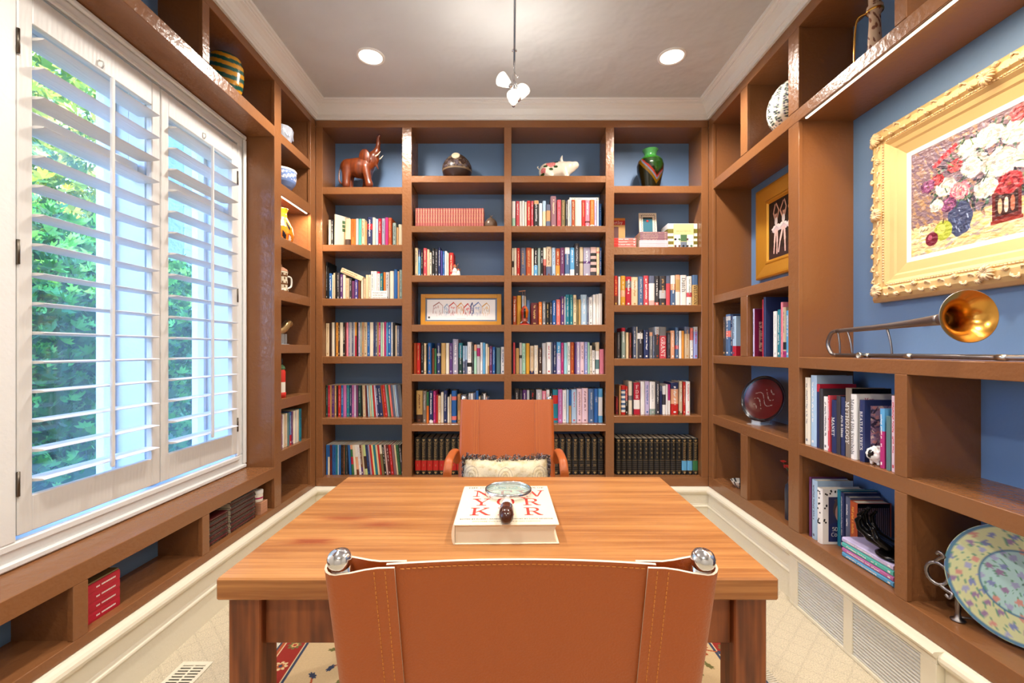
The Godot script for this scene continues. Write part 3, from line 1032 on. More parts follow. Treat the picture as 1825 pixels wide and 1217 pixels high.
func build_chairs() -> void:
	var a := make_chair("saddle leather armchair seen from behind, nearest the viewer")
	a.position = Vector3(0.012, 0, -0.585)
	var b := a.duplicate()
	b.name = numbered("leather_armchair")
	add_child(b)
	b.set_meta("label", "saddle leather armchair behind the desk holding a fringed cushion")
	b.position = Vector3(-0.028, 0.0065, -2.47)
	b.rotation.y = PI

	# cushion standing on the far chair's seat
	var c := thing("fringed_cushion", "cream embroidered cushion with a curly brown and grey fringe on the far chair", "cushion", Vector3(-0.03, 0.49, -2.205))
	c.rotation.x = 0.0
	var st := begin()
	var n := 26
	var hw := 0.212
	var hh := 0.13
	var grid := []
	for s in [1, -1]:
		var g := []
		for j in n + 1:
			var row := []
			for i in n + 1:
				var u := float(i) / n * 2.0 - 1.0
				var v := float(j) / n * 2.0 - 1.0
				var puff := pow(maxf(0.0, (1.0 - pow(absf(u), 3.0)) * (1.0 - pow(absf(v), 3.0))), 0.55)
				var wr := 0.006 * sin(u * 9.0 + v * 5.0) * puff
				row.append(Vector3(u * hw * (1.0 - 0.05 * v * v), hh + v * hh * (1.0 - 0.06 * (1.0 - u * u)), s * (0.075 * puff + wr)))
			g.append(row)
		grid.append(g)
	for k in 2:
		for j in n:
			for i in n:
				var q := [grid[k][j][i], grid[k][j][i + 1], grid[k][j + 1][i + 1], grid[k][j + 1][i]]
				var uv := [Vector2(i, n - j), Vector2(i + 1, n - j), Vector2(i + 1, n - j - 1), Vector2(i, n - j - 1)]
				var order := [0, 2, 1, 0, 3, 2] if k == 0 else [0, 1, 2, 0, 2, 3]
				for t in order:
					st.set_uv(uv[t] / n)
					st.add_vertex(q[t])
	var cloth := plain("cushion_cloth", Color(1, 1, 1), 0.8)
	cloth.albedo_texture = ImageTexture.create_from_image(cushion_image())
	part("cover", finish(st), cloth, c)
	# fringe: short curled tufts all round the rim
	var fr := begin()
	var tones := [Color(0.34, 0.30, 0.30), Color(0.55, 0.52, 0.54), Color(0.42, 0.30, 0.20), Color(0.62, 0.58, 0.55), Color(0.28, 0.27, 0.32)]
	for e in 4:
		for i in 170:
			var u := (i + 0.5) / 170.0 * 2.0 - 1.0 + rng.randf_range(-0.02, 0.02)
			var p := Vector3(u * hw * 0.96, hh * 2.0 - 0.004 - 0.014 * (1 - u * u), 0)
			var d := Vector3(0, 1, 0)
			if e == 1:
				p = Vector3(u * hw * 0.96, 0.004, 0)
				d = Vector3(0, 0.3, 1)
			elif e == 2:
				p = Vector3(-hw * 0.95, hh + u * hh, 0)
				d = Vector3(-1, 0.2, 0)
			elif e == 3:
				p = Vector3(hw * 0.95, hh + u * hh, 0)
				d = Vector3(1, 0.2, 0)
			d = (d + Vector3(rng.randf_range(-0.8, 0.8), rng.randf_range(-0.2, 0.3), rng.randf_range(-0.8, 0.8))).normalized()
			var l := rng.randf_range(0.02, 0.036) * (1.0 if e < 2 else 0.5)
			var side := d.cross(Vector3(rng.randf_range(-1, 1), rng.randf_range(-1, 1), 1)).normalized()
			fr.set_color(lin(tones[rng.randi() % 5]))
			add_tube(fr, [p, p + d * l * 0.5 + side * 0.004, p + d * l + side * 0.009, p + d * l * 0.8 + side * 0.016], [0.0022, 0.0026, 0.0024, 0.0014], 4)
	var fo := part("fringe", finish(fr), "painted_matte", c)
	fo.set_meta("kind", "stuff")

func cushion_image() -> Image:
	var w := 256
	var im := Image.create(w, w / 2, false, Image.FORMAT_RGBA8)
	var n := noise_image(61, 0.03)
	for y in w / 2:
		for x in w:
			var v := n.get_pixel(x, y * 2).r
			var t := n.get_pixel((x * 5) % 256, (y * 7) % 256).r
			var c := Color(0.89, 0.84, 0.72).lerp(Color(0.80, 0.72, 0.55), clampf((v - 0.45) * 2.5, 0, 1))
			# embroidered scrolls
			for k in 5:
				var cx := 28.0 + 50.0 * k
				var cy := 34.0 + 22.0 * (k % 2)
				var r := Vector2(x - cx, y - cy).length()
				var a := atan2(y - cy, x - cx)
				if r < 26.0 and absf(fposmod(r / 7.5 + a / TAU, 1.0) - 0.5) < 0.09:
					c = c.lerp(Color(0.56, 0.50, 0.44), 0.65)
			im.set_pixel(x, y, c.darkened(0.08 * t))
	return im

# sling chair: chrome uprights leaning back, leather sleeves round them; faces -z, base between the rear feet
func make_chair(label: String) -> Node3D:
	var o := thing("leather_armchair", label, "armchair", Vector3.ZERO, 0.0, "saddle leather armchairs at the desk")
	var lean := 0.27
	var hx := 0.236
	var back := Node3D.new()
	back.name = "back_assembly"
	# back: built upright in its own axes, then leant towards +z
	var up := Vector3(0, cos(lean), sin(lean))
	var fwd := Vector3(0, sin(lean), -cos(lean))
	var top := Vector3(0, 1.0, 0.0)
	var foot_y := 0.53
	for s in [-1, 1]:
		var p1: Vector3 = top + Vector3(s * hx, 0, 0)
		var p0: Vector3 = p1 - up * ((1.0 - 0.42) / cos(lean))
		part("upright", tube([p0, p1 + up * 0.006], 0.0135, 14), "chrome", o)
		var cap := part("cap", lathe([Vector2(0.0135, -0.004), Vector2(0.0152, 0.002), Vector2(0.0152, 0.008), Vector2(0.013, 0.013), Vector2(0.008, 0.0165), Vector2(0.0001, 0.018)], 20), "chrome", o, p1 + up * 0.004)
		cap.quaternion = Quaternion(Vector3.UP, up)
	# leather sheets given by their plan (x, depth towards the sitter) swept down along the lean
	var h := (1.0 - foot_y) / cos(lean)
	var bow := func_bow(hx)
	sheet("back_panel", bow, 0.0035, top, up, fwd, h, o)
	for s in [-1, 1]:
		var sleeve := []
		# from the seam on the rear face round the upright and onto the front face
		sleeve.append(Vector2(s * (hx - 0.072), -0.0045))
		sleeve.append(Vector2(s * (hx - 0.05), -0.0055))
		sleeve.append(Vector2(s * (hx - 0.035), -0.0085))
		sleeve.append(Vector2(s * (hx - 0.018), -0.014))
		for k in 9:
			var a := -PI * 0.5 + PI * k / 8.0
			sleeve.append(Vector2(s * (hx + 0.0175 * cos(a)), 0.0175 * sin(a)))
		sleeve.append(Vector2(s * (hx - 0.018), 0.0135))
		sleeve.append(Vector2(s * (hx - 0.035), 0.0092))
		sleeve.append(Vector2(s * (hx - 0.05), 0.0068))
		sleeve.append(Vector2(s * (hx - 0.085), 0.0075))
		sheet("sleeve", sleeve, 0.003, top, up, fwd, h, o)
		# two rows of stitches on the rear face, one pair on the front
		for dx in [[0.060, 0.0068], [0.046, 0.0082]]:
			stitches(o, top + Vector3(s * (hx - dx[0]), 0, 0) - fwd * dx[1], -up, h)
			stitches(o, top + Vector3(s * (hx - dx[0] - 0.016), 0, 0) + fwd * 0.0092, -up, h)
	stitches(o, top + Vector3(-(hx - 0.074), 0, 0) - up * 0.006 - fwd * 0.0002, Vector3(1, 0, 0), 2.0 * (hx - 0.074), fwd * 0.0085)
	# seat, side frames and arms
	var seat_y := 0.455
	var st := begin()
	var cols := 10
	var rows := 8
	for i in cols:
		for j in rows:
			var q := []
			for k in [[i, j], [i + 1, j], [i + 1, j + 1], [i, j + 1]]:
				var u: float = float(k[0]) / cols * 2.0 - 1.0
				var v: float = float(k[1]) / rows
				q.append(Vector3(u * 0.262, seat_y - 0.022 * (1.0 - u * u), -0.06 - v * 0.37))
			for dy in [0.0, -0.005]:
				var w := Vector3(0, dy, 0)
				if dy == 0.0:
					quad(st, q[0] + w, q[3] + w, q[2] + w, q[1] + w)
				else:
					quad(st, q[0] + w, q[1] + w, q[2] + w, q[3] + w)
	part("seat", finish(st), "saddle_leather", o)
	for s in [-1, 1]:
		var x: float = s * 0.272
		part("seat_rail", tube([Vector3(x, seat_y, -0.04), Vector3(x, seat_y, -0.445)], 0.013, 12), "chrome", o)
		part("leg", tube([Vector3(x, 0.012, -0.10), Vector3(x, seat_y, -0.10)], 0.013, 12), "chrome", o)
		part("leg", tube([Vector3(x, 0.012, -0.428), Vector3(x, 0.69, -0.428)], 0.013, 12), "chrome", o)
		part("foot", lathe([Vector2(0.0001, 0.004), Vector2(0.017, 0.004), Vector2(0.017, 0.012), Vector2(0.013, 0.016)], 14), "ink_black", o, Vector3(x, 0, -0.10))
		part("foot", lathe([Vector2(0.0001, 0.004), Vector2(0.017, 0.004), Vector2(0.017, 0.012), Vector2(0.013, 0.016)], 14), "ink_black", o, Vector3(x, 0, -0.428))
		part("stretcher", tube([Vector3(x, 0.10, -0.10), Vector3(x, 0.10, -0.428)], 0.009, 10), "chrome", o)
		# arm: padded leather strap arching forward from the upright
		var arm := begin()
		var ap := spline([Vector3(s * 0.262, 0.685, -0.10), Vector3(s * 0.264, 0.745, -0.135), Vector3(s * 0.265, 0.762, -0.20), Vector3(s * 0.265, 0.765, -0.30), Vector3(s * 0.265, 0.758, -0.385), Vector3(s * 0.266, 0.72, -0.425), Vector3(s * 0.268, 0.68, -0.43)], 5)
		var prev := []
		for i in ap.size():
			var ring := []
			for k in 12:
				var a := TAU * k / 12.0
				ring.append(ap[i] + Vector3(0.020 * cos(a), 0.012 * sin(a), 0))
			if i > 0:
				for k in 12:
					quad(arm, prev[k], prev[(k + 1) % 12], ring[(k + 1) % 12], ring[k])
			prev = ring
		part("arm", finish(arm), "saddle_leather", o)
	part("stretcher", tube([Vector3(-0.272, 0.40, -0.428), Vector3(0.272, 0.40, -0.428)], 0.009, 10), "chrome", o)
	part("stretcher", tube([Vector3(-0.272, 0.40, -0.10), Vector3(0.272, 0.40, -0.10)], 0.009, 10), "chrome", o)
	back.free()
	return o

func func_bow(hx: float) -> Array:
	var p := []
	var n := 18
	for i in n + 1:
		var u := float(i) / n * 2.0 - 1.0
		p.append(Vector2(u * (hx - 0.06), 0.0015 + 0.009 * (1.0 - u * u)))
	return p

# leather of the given thickness along a plan line, from top downwards, with a pale raw edge on top
func sheet(called: String, plan: Array, thick: float, top: Vector3, up: Vector3, fwd: Vector3, h: float, parent: Node3D) -> void:
	var n := plan.size()
	var sides := [[], []]
	for i in n:
		var a: Vector2 = plan[maxi(i - 1, 0)]
		var b: Vector2 = plan[mini(i + 1, n - 1)]
		var nn := (b - a).orthogonal().normalized() * thick * 0.5
		for k in 2:
			var p: Vector2 = plan[i] + (nn if k == 0 else -nn)
			sides[k].append(top + Vector3(p.x, 0, 0) + fwd * p.y)
	var st := begin()
	var lo := -up * h
	for i in n - 1:
		quad(st, sides[0][i], sides[0][i + 1], sides[0][i + 1] + lo, sides[0][i] + lo)
		quad(st, sides[1][i + 1], sides[1][i], sides[1][i] + lo, sides[1][i + 1] + lo)
	var body := part(called, finish(st), "saddle_leather", parent)
	var ed := begin()
	ed.set_smooth_group(-1)
	for i in n - 1:
		quad(ed, sides[0][i] + up * 0.0003, sides[1][i] + up * 0.0003, sides[1][i + 1] + up * 0.0003, sides[0][i + 1] + up * 0.0003)
		quad(ed, sides[0][i] + lo, sides[0][i + 1] + lo, sides[1][i + 1] + lo, sides[1][i] + lo)
	for e in [0, n - 1]:
		quad(ed, sides[0][e], sides[1][e], sides[1][e] + lo, sides[0][e] + lo)
	part("raw_edge", finish(ed), "leather_edge", body)

func stitches(parent: Node3D, from: Vector3, way: Vector3, h: float, bow := Vector3.ZERO) -> void:
	var st := begin()
	var n := int(h / 0.0075)
	for i in n:
		var u := 2.0 * i / n - 1.0
		var p := from + way * (0.004 + i * 0.0075) + bow * (1.0 - u * u)
		add_tube(st, [p, p + way * 0.0052], 0.0007, 4)
	var o := part("stitching", finish(st), "thread", parent)
	o.set_meta("kind", "stuff")

# ------------------------------------------------------------------ books
var inks := {
	"ivory": Color(0.90, 0.86, 0.78), "white": Color(0.93, 0.92, 0.91), "cream": Color(0.91, 0.82, 0.66), "tan": Color(0.76, 0.58, 0.38), "beige": Color(0.80, 0.72, 0.60), "khaki": Color(0.76, 0.62, 0.38), "taupe": Color(0.50, 0.45, 0.40),
	"brown": Color(0.44, 0.24, 0.15), "darkbrown": Color(0.24, 0.14, 0.11), "black": Color(0.09, 0.085, 0.095), "charcoal": Color(0.22, 0.21, 0.23), "grey": Color(0.48, 0.48, 0.49), "silver": Color(0.74, 0.74, 0.75), "slate": Color(0.36, 0.40, 0.50), "steel": Color(0.30, 0.42, 0.58), "tealgrey": Color(0.34, 0.47, 0.48),
	"red": Color(0.76, 0.14, 0.12), "crimson": Color(0.72, 0.10, 0.20), "rose": Color(0.80, 0.28, 0.33), "maroon": Color(0.38, 0.12, 0.14), "rust": Color(0.68, 0.29, 0.12), "salmon": Color(0.89, 0.46, 0.42), "peach": Color(0.90, 0.66, 0.52), "pink": Color(0.90, 0.52, 0.60), "palepink": Color(0.90, 0.78, 0.82), "pinkbeige": Color(0.82, 0.68, 0.66), "mauve": Color(0.56, 0.40, 0.44), "orchid": Color(0.75, 0.42, 0.66),
	"dustyrose": Color(0.68, 0.37, 0.35), "magenta": Color(0.70, 0.16, 0.44), "plum": Color(0.42, 0.20, 0.38), "purple": Color(0.34, 0.20, 0.46), "violetblue": Color(0.30, 0.26, 0.58), "lavender": Color(0.76, 0.72, 0.87), "lilacgrey": Color(0.64, 0.62, 0.71), "periwinkle": Color(0.58, 0.62, 0.84),
	"navy": Color(0.15, 0.19, 0.37), "blue": Color(0.15, 0.38, 0.66), "skyblue": Color(0.36, 0.65, 0.84), "paleblue": Color(0.67, 0.78, 0.88), "aqua": Color(0.60, 0.82, 0.86), "teal": Color(0.10, 0.48, 0.55), "turquoise": Color(0.34, 0.72, 0.68), "mint": Color(0.66, 0.84, 0.74), "sage": Color(0.56, 0.63, 0.60),
	"green": Color(0.20, 0.44, 0.27), "darkgreen": Color(0.09, 0.24, 0.20), "olive": Color(0.46, 0.41, 0.26), "lime": Color(0.77, 0.83, 0.56), "yellow": Color(0.93, 0.80, 0.30), "paleyellow": Color(0.92, 0.88, 0.62), "gold": Color(0.82, 0.60, 0.18), "amber": Color(0.87, 0.58, 0.22), "orange": Color(0.88, 0.45, 0.14)}
var spoken := {"dustyrose": "dusty rose", "darkbrown": "dark brown", "darkgreen": "dark green", "tealgrey": "teal-grey", "palepink": "pale pink", "pinkbeige": "pinkish beige", "violetblue": "violet-blue", "lilacgrey": "lilac-grey", "skyblue": "sky blue", "paleblue": "pale blue", "paleyellow": "pale yellow"}

func say(c: String) -> String:
	return spoken.get(c, c)

# A book stands at its node's origin (middle of its base, at the spine): spine towards +z, pages behind.
# bands: [from, to, colour] along the height; art colours the visible board
func make_book(o: Node3D, w: float, h: float, d: float, color: String, mark := "", bands := [], soft := false, seed_ := 1) -> void:
	var rg := RandomNumberGenerator.new()
	rg.seed = seed_
	var st := begin()
	st.set_smooth_group(-1)
	var cuts := [0.0, 1.0]
	for b in bands:
		for e in [b[0], b[1]]:
			if not cuts.has(e):
				cuts.append(float(e))
	cuts.sort()
	var hw := w * 0.5
	var t := minf(0.0022, w * 0.16)
	if soft:
		t = minf(0.0009, w * 0.1)
	var r := minf(w * 0.22, 0.006) if not soft else minf(w * 0.08, 0.0015)
	var outer := PackedVector2Array([Vector2(-hw, -d), Vector2(-hw, -r), Vector2(-hw * 0.55, 0), Vector2(hw * 0.55, 0), Vector2(hw, -r), Vector2(hw, -d)])
	var inner := PackedVector2Array([Vector2(hw - t, -d), Vector2(hw - t, -r - t), Vector2(-hw + t, -r - t), Vector2(-hw + t, -d)])
	for i in cuts.size() - 1:
		var y0: float = cuts[i] * h
		var y1: float = cuts[i + 1] * h
		var cn := color
		for b in bands:
			if (cuts[i] + cuts[i + 1]) * 0.5 > b[0] and (cuts[i] + cuts[i + 1]) * 0.5 < b[1]:
				cn = b[2]
		st.set_color(lin(inks[cn]))
		for k in outer.size() - 1:
			var a := outer[k]
			var b := outer[k + 1]
			quad(st, Vector3(a.x, y0, a.y), Vector3(a.x, y1, a.y), Vector3(b.x, y1, b.y), Vector3(b.x, y0, b.y))
		for k in inner.size() - 1:
			var a := inner[k]
			var b := inner[k + 1]
			quad(st, Vector3(a.x, y0, a.y), Vector3(a.x, y1, a.y), Vector3(b.x, y1, b.y), Vector3(b.x, y0, b.y))
	# rims of the case
	st.set_color(lin(inks[color]))
	for y in [0.0, h]:
		var rim := [[outer[0], outer[1], inner[2], inner[3]], [outer[1], outer[2], outer[3], outer[4]], [inner[2], outer[1], outer[4], inner[1]], [outer[4], outer[5], inner[0], inner[1]]]
		for q in rim:
			out_quad(st, Vector3(q[0].x, y, q[0].y), Vector3(q[1].x, y, q[1].y), Vector3(q[2].x, y, q[2].y), Vector3(q[3].x, y, q[3].y), Vector3(0, h * 0.5, -d * 0.5))
	for q in [[outer[0], inner[3]], [inner[0], outer[5]]]:
		quad(st, Vector3(q[0].x, 0, q[0].y), Vector3(q[1].x, 0, q[1].y), Vector3(q[1].x, h, q[1].y), Vector3(q[0].x, h, q[0].y))
	# unreadable print on the spine: a line of small marks and a publisher's mark at the foot
	if mark != "":
		st.set_color(lin(inks[mark]))
		var big := rg.randf_range(0.42, 0.62)
		var y := h * rg.randf_range(0.88, 0.93)
		var stop := h * rg.randf_range(0.22, 0.5)
		while y > stop:
			var l := rg.randf_range(0.0028, 0.0065)
			if rg.randf() > 0.15:
				var off := rg.randf_range(-0.06, 0.06) * w
				var ww := w * 0.5 * big * rg.randf_range(0.7, 1.0)
				flat_mark(st, off - ww * 0.5, off + ww * 0.5, y - l, y)
			y -= l + rg.randf_range(0.0008, 0.002)
		flat_mark(st, -w * 0.16, w * 0.16, h * 0.05, h * 0.05 + minf(0.012, h * 0.06))
	part("cover", finish(st), "book_cover", o)
	var lip := 0.003 if not soft else 0.0
	var ps := begin()
	ps.set_smooth_group(-1)
	var pb := -r - t - 0.0003
	var pe := -d + lip
	add_cbox(ps, Vector3(0, h * 0.5, (pb + pe) * 0.5), Vector3(w - 2.0 * t - 0.0002, h - 2.0 * lip - 0.0006, pb - pe), 0.0)
	part("page_block", finish(ps), "book_pages", o)

func flat_mark(st: SurfaceTool, x0: float, x1: float, y0: float, y1: float) -> void:
	quad(st, Vector3(x0, y0, 0.0003), Vector3(x0, y1, 0.0003), Vector3(x1, y1, 0.0003), Vector3(x1, y0, 0.0003))

func ordinal(i: int) -> String:
	var words := ["first", "second", "third", "fourth", "fifth", "sixth", "seventh", "eighth", "ninth", "tenth", "eleventh", "twelfth", "thirteenth", "fourteenth", "fifteenth", "sixteenth", "seventeenth", "eighteenth", "nineteenth", "twentieth"]
	if i < 20:
		return words[i]
	var ones := ["", "-first", "-second", "-third", "-fourth", "-fifth", "-sixth", "-seventh", "-eighth", "-ninth"]
	var k := i + 1
	var tens: String = ["twenty", "thirty", "forty"][k / 10 - 2]
	if k % 10 == 0:
		return ["twentieth", "thirtieth", "fortieth"][k / 10 - 2]
	return tens + ones[k % 10]

# a row of standing books: data entries [left mm, width mm, height mm, colour, print, bands, text, lean]
# at: the row's zero point on the shelf; turn: which way the spines look
func book_row(data: Array, where: String, category: String, at: Vector3, turn: float, seed_: int) -> void:
	var basis := Basis(Vector3.UP, turn)
	var soft := category == "magazine"
	var labels := []
	for i in data.size():
		var e = data[i]
		var before: String = say(data[i - 1][3]) if i > 0 else ""
		var after: String = say(data[i + 1][3]) if i < data.size() - 1 else ""
		var noun := category
		var l: String
		if e.size() > 6 and e[6] != "":
			l = "%s %s with large spine lettering, %s" % [say(e[3]), noun, where]
		elif before == "":
			l = "%s %s at the start of the row beside a %s one, %s" % [say(e[3]), noun, after, where]
		elif after == "":
			l = "%s %s at the end of the row beside a %s one, %s" % [say(e[3]), noun, before, where]
		else:
			l = "%s %s between %s and %s ones, %s" % [say(e[3]), noun, before, after, where]
		labels.append(l)
	for i in data.size():
		if labels.count(labels[i]) > 1 or labels[i].split(" ").size() > 16:
			labels[i] = "%s %s, %s along the %s" % [say(data[i][3]), category, ordinal(i), where]
	for i in data.size():
		var e = data[i]
		var w: float = e[1] * 0.001
		var h: float = e[2] * 0.001
		var bands: Array = e[5] if e.size() > 5 else []
		var text: String = e[6] if e.size() > 6 else ""
		var lean: float = deg_to_rad(e[7]) if e.size() > 7 else 0.0
		var rg := RandomNumberGenerator.new()
		rg.seed = seed_ * 1000 + i
		var d := 0.178 if soft else clampf(h * rg.randf_range(0.62, 0.7), 0.11, 0.178)
		var slip := rg.randf_range(-0.004, 0.004) if not soft else rg.randf_range(-0.0015, 0.0015)
		var x: float = (e[0] + e[1] * 0.5) * 0.001
		var o := thing(category, labels[i], category, at + basis * Vector3(x, 0.0005, slip), turn, where.replace("first shelf", "row on the first shelf"))
		o.set_meta("group", ("magazines" if soft else "books") + " on the " + where)
		if lean != 0.0:
			# top leans towards the row's start; the lower corner keeps its place on the board
			o.rotation.z = lean
			o.position += basis * Vector3(w * 0.5 - w * 0.5 * cos(lean), w * 0.5 * sin(lean), 0)
			h = h / cos(lean) - 0.001
		make_book(o, w, h, d, e[3], e[4] if e.size() > 4 else "", bands, soft, seed_ * 1000 + i)
		if text != "":
			var ink := "ink_black" if e[3] in ["white", "khaki", "cream"] else "ink_white"
			var em: float = minf(w * 0.85, h * 1.5 / maxf(4.0, text.length() * 0.95))
			if text == "FDR":
				for k in 3:
					lettering(text[k], w * 0.8, ink, o, Vector3(0, h * (0.87 - 0.155 * k), 0.0005))
			else:
				var mid := 0.5
				if text in ["GRANT", "WILSON"]:
					mid = 0.36
				elif text in ["Dutch", "CAFE"]:
					mid = 0.68
				if text == "CAFE":
					em = w * 0.6
				lettering(text, em, ink, o, Vector3(0, h * mid, 0.0005), Vector3(0, 0, -PI / 2), true)

# push leaning books along until none cuts into its neighbour, thinning the row if it would run past its end
func spread(row: Array, end: float) -> void:
	var thin := 1.0
	for attempt in 6:
		var edge := -1e9
		var tilt := 0.0
		for e in row:
			var lean: float = deg_to_rad(e[7]) if e.size() > 7 and e[7] != null else 0.0
			var x: float = maxf(e[0], edge + 0.3 + maxf(0.0, e[2] * (sin(lean) - sin(tilt))))
			if e.size() < 9:
				e.resize(9)
			e[8] = x
			edge = x + e[1] * thin / cos(lean)
			tilt = lean
		if edge <= end:
			break
		thin *= 0.975
	for e in row:
		e[0] = e[8]
		e[1] = e[1] * thin
		if e[5] == null:
			e[5] = []
		if e[6] == null:
			e[6] = ""
		if e[7] == null:
			e[7] = 0.0

func build_back_books() -> void:
	for i in back_rows.size():
		var r = back_rows[i]
		var row: Array = r[3]
		# keep the row between its uprights
		var first: float = row[0][0]
		var col: Array = [[-1398, -804], [-742, -54], [-8, 693], [747, 1398]][0 if first < -800 else 1 if first < -10 else 2 if first < 700 else 3]
		var last: float = row[-1][0] + row[-1][1]
		var lo := maxf(first, col[0])
		var k := minf(1.0, (minf(last, col[1]) - lo) / (last - first))
		for e in row:
			e[0] = lo + (e[0] - first) * k
			e[1] = e[1] * k - 0.4
		spread(row, col[1])
		book_row(row, r[0], r[1], Vector3(0, r[2], -3.37), 0.0, i + 1)

# a book lying flat: node at the middle of its underside, spine towards +z along x
func flat_book(called: String, label: String, category: String, group: String, at: Vector3, turn: float, wide: float, deep: float, thick: float, color: String, mark := "", soft := false) -> Node3D:
	var o := thing(called, label, category, at, turn, group)
	var holder := Node3D.new()
	add_child(holder)
	make_book(holder, thick, wide, deep, color, mark, [], soft, int(absf(at.x * 7919.0) + absf(at.y * 104729.0)))
	# tip it over so that its height lies along x
	var tip := Transform3D(Basis(Vector3(0, 0, 1), PI / 2), Vector3(wide * 0.5, thick * 0.5, deep * 0.5))
	for c in holder.get_children():
		holder.remove_child(c)
		o.add_child(c, true)
		c.transform = tip * c.transform
	holder.free()
	return o

func build_sets() -> void:
	# 27 thin matching red volumes below the clay pot
	var x := -0.7305
	for i in 27:
		var o := thing("gilt_volume", "thin pinkish red volume, %s of the matching gilt-ruled set" % ordinal(i), "volume", Vector3(x + i * 0.01925 + 0.0095, 2.1945, -3.372), 0.0, "matching thin red volumes below the clay pot")
		var key := "gilt volume"
		if not meshes.has(key):
			var bands := []
			for k in 5:
				bands.append([0.10 + k * 0.2, 0.115 + k * 0.2, "tan"])
			make_book(o, 0.0182, 0.152, 0.11, "dustyrose", "peach", bands, false, 5)
			meshes[key] = o.get_child(0).mesh
			meshes[key + " pages"] = o.get_child(1).mesh
		else:
			part("cover", meshes[key], "book_cover", o)
			part("page_block", meshes[key + " pages"], "book_pages", o)
	# encyclopedia on the lowest shelves
	for i in 8:
		encyclopedia(Vector3(-0.7085 + i * 0.0447, 0.3445, -3.372), 0.0415, 0.276, "red", "Britannica", str(i + 1), "black encyclopedia volume with red band numbered %s" % ["one", "two", "three", "four", "five", "six", "seven", "eight"][i], "red-banded encyclopedia volumes")
	for i in 8:
		var last := i == 7
		encyclopedia(Vector3(0.669 - (7 - i) * 0.0482, 0.3445, -3.372), 0.0435, 0.276, "black", "1985" if last else "Britannica", "" if last else str(23 + i), "black encyclopedia volume dated 1985" if last else "black encyclopedia volume numbered %s in gold" % ["twenty-three", "twenty-four", "twenty-five", "twenty-six", "twenty-seven", "twenty-eight", "twenty-nine"][i], "gold-lettered encyclopedia volumes below the pig")
	for i in 15:
		var t := str(1988 + i) if i < 12 else "Britannica"
		var band: String = ["black", "skyblue", "skyblue", "green"][maxi(0, i - 11)]
		var l := "black yearbook volume dated nineteen %s" % ["eighty-eight", "eighty-nine", "ninety", "ninety-one", "ninety-two", "ninety-three", "ninety-four", "ninety-five", "ninety-six", "ninety-seven", "ninety-eight", "ninety-nine", "", "", ""][i]
		if i >= 12:
			l = ["black encyclopedia volume with blue band beside the 1999 yearbook", "black encyclopedia volume with blue band beside the green-banded one", "black encyclopedia volume with green band at the row's end"][i - 12]
		encyclopedia(Vector3(0.801 + i * 0.04135, 0.3445, -3.372), 0.0392, 0.272, band, t, "", l, "yearbook volumes below the green vase")

func encyclopedia(at: Vector3, w: float, h: float, band: String, text: String, number: String, label: String, group: String) -> void:
	var o := thing("encyclopedia_volume", label, "encyclopedia", at, 0.0, group)
	var bands := [[0.105, 0.109, "khaki"], [0.395, 0.399, "khaki"], [0.885, 0.889, "khaki"]]
	if band != "black":
		bands.append([0.12, 0.385, band])
	else:
		for k in 4:
			bands.append([0.17 + k * 0.055, 0.1735 + k * 0.055, "taupe"])
	var key := "enc %s %.4f" % [band, w]
	if not meshes.has(key):
		make_book(o, w, h, 0.185, "black", "", bands, false, 9)
		meshes[key] = o.get_child(0).mesh
		meshes[key + "p"] = o.get_child(1).mesh
	else:
		part("cover", meshes[key], "book_cover", o)
		part("page_block", meshes[key + "p"], "book_pages", o)
	# thistle marks at head and foot
	if not meshes.has("thistle"):
		meshes["thistle"] = prism(PackedVector2Array([Vector2(0, -0.011), Vector2(0.004, -0.003), Vector2(0.010, 0.001), Vector2(0.008, 0.007), Vector2(0.003, 0.005), Vector2(0, 0.010), Vector2(-0.003, 0.005), Vector2(-0.008, 0.007), Vector2(-0.010, 0.001), Vector2(-0.004, -0.003)]), 0, 0.0004)
	part("emblem", meshes["thistle"], "ink_gold", o, Vector3(0, h * 0.94, 0.0001))
	part("emblem", meshes["thistle"], "ink_gold", o, Vector3(0, h * 0.055, 0.0001))
	if text == "Britannica":
		lettering(text, 0.027, "ink_gold", o, Vector3(0, h * 0.63, 0.0003), Vector3(0, 0, -PI / 2))
	else:
		for k in 4:
			lettering(text[k], 0.022, "ink_gold", o, Vector3(0, h * (0.83 - 0.115 * k), 0.0003))
	if number != "":
		lettering(number, 0.02, "ink_gold", o, Vector3(0, h * 0.26, 0.0003))

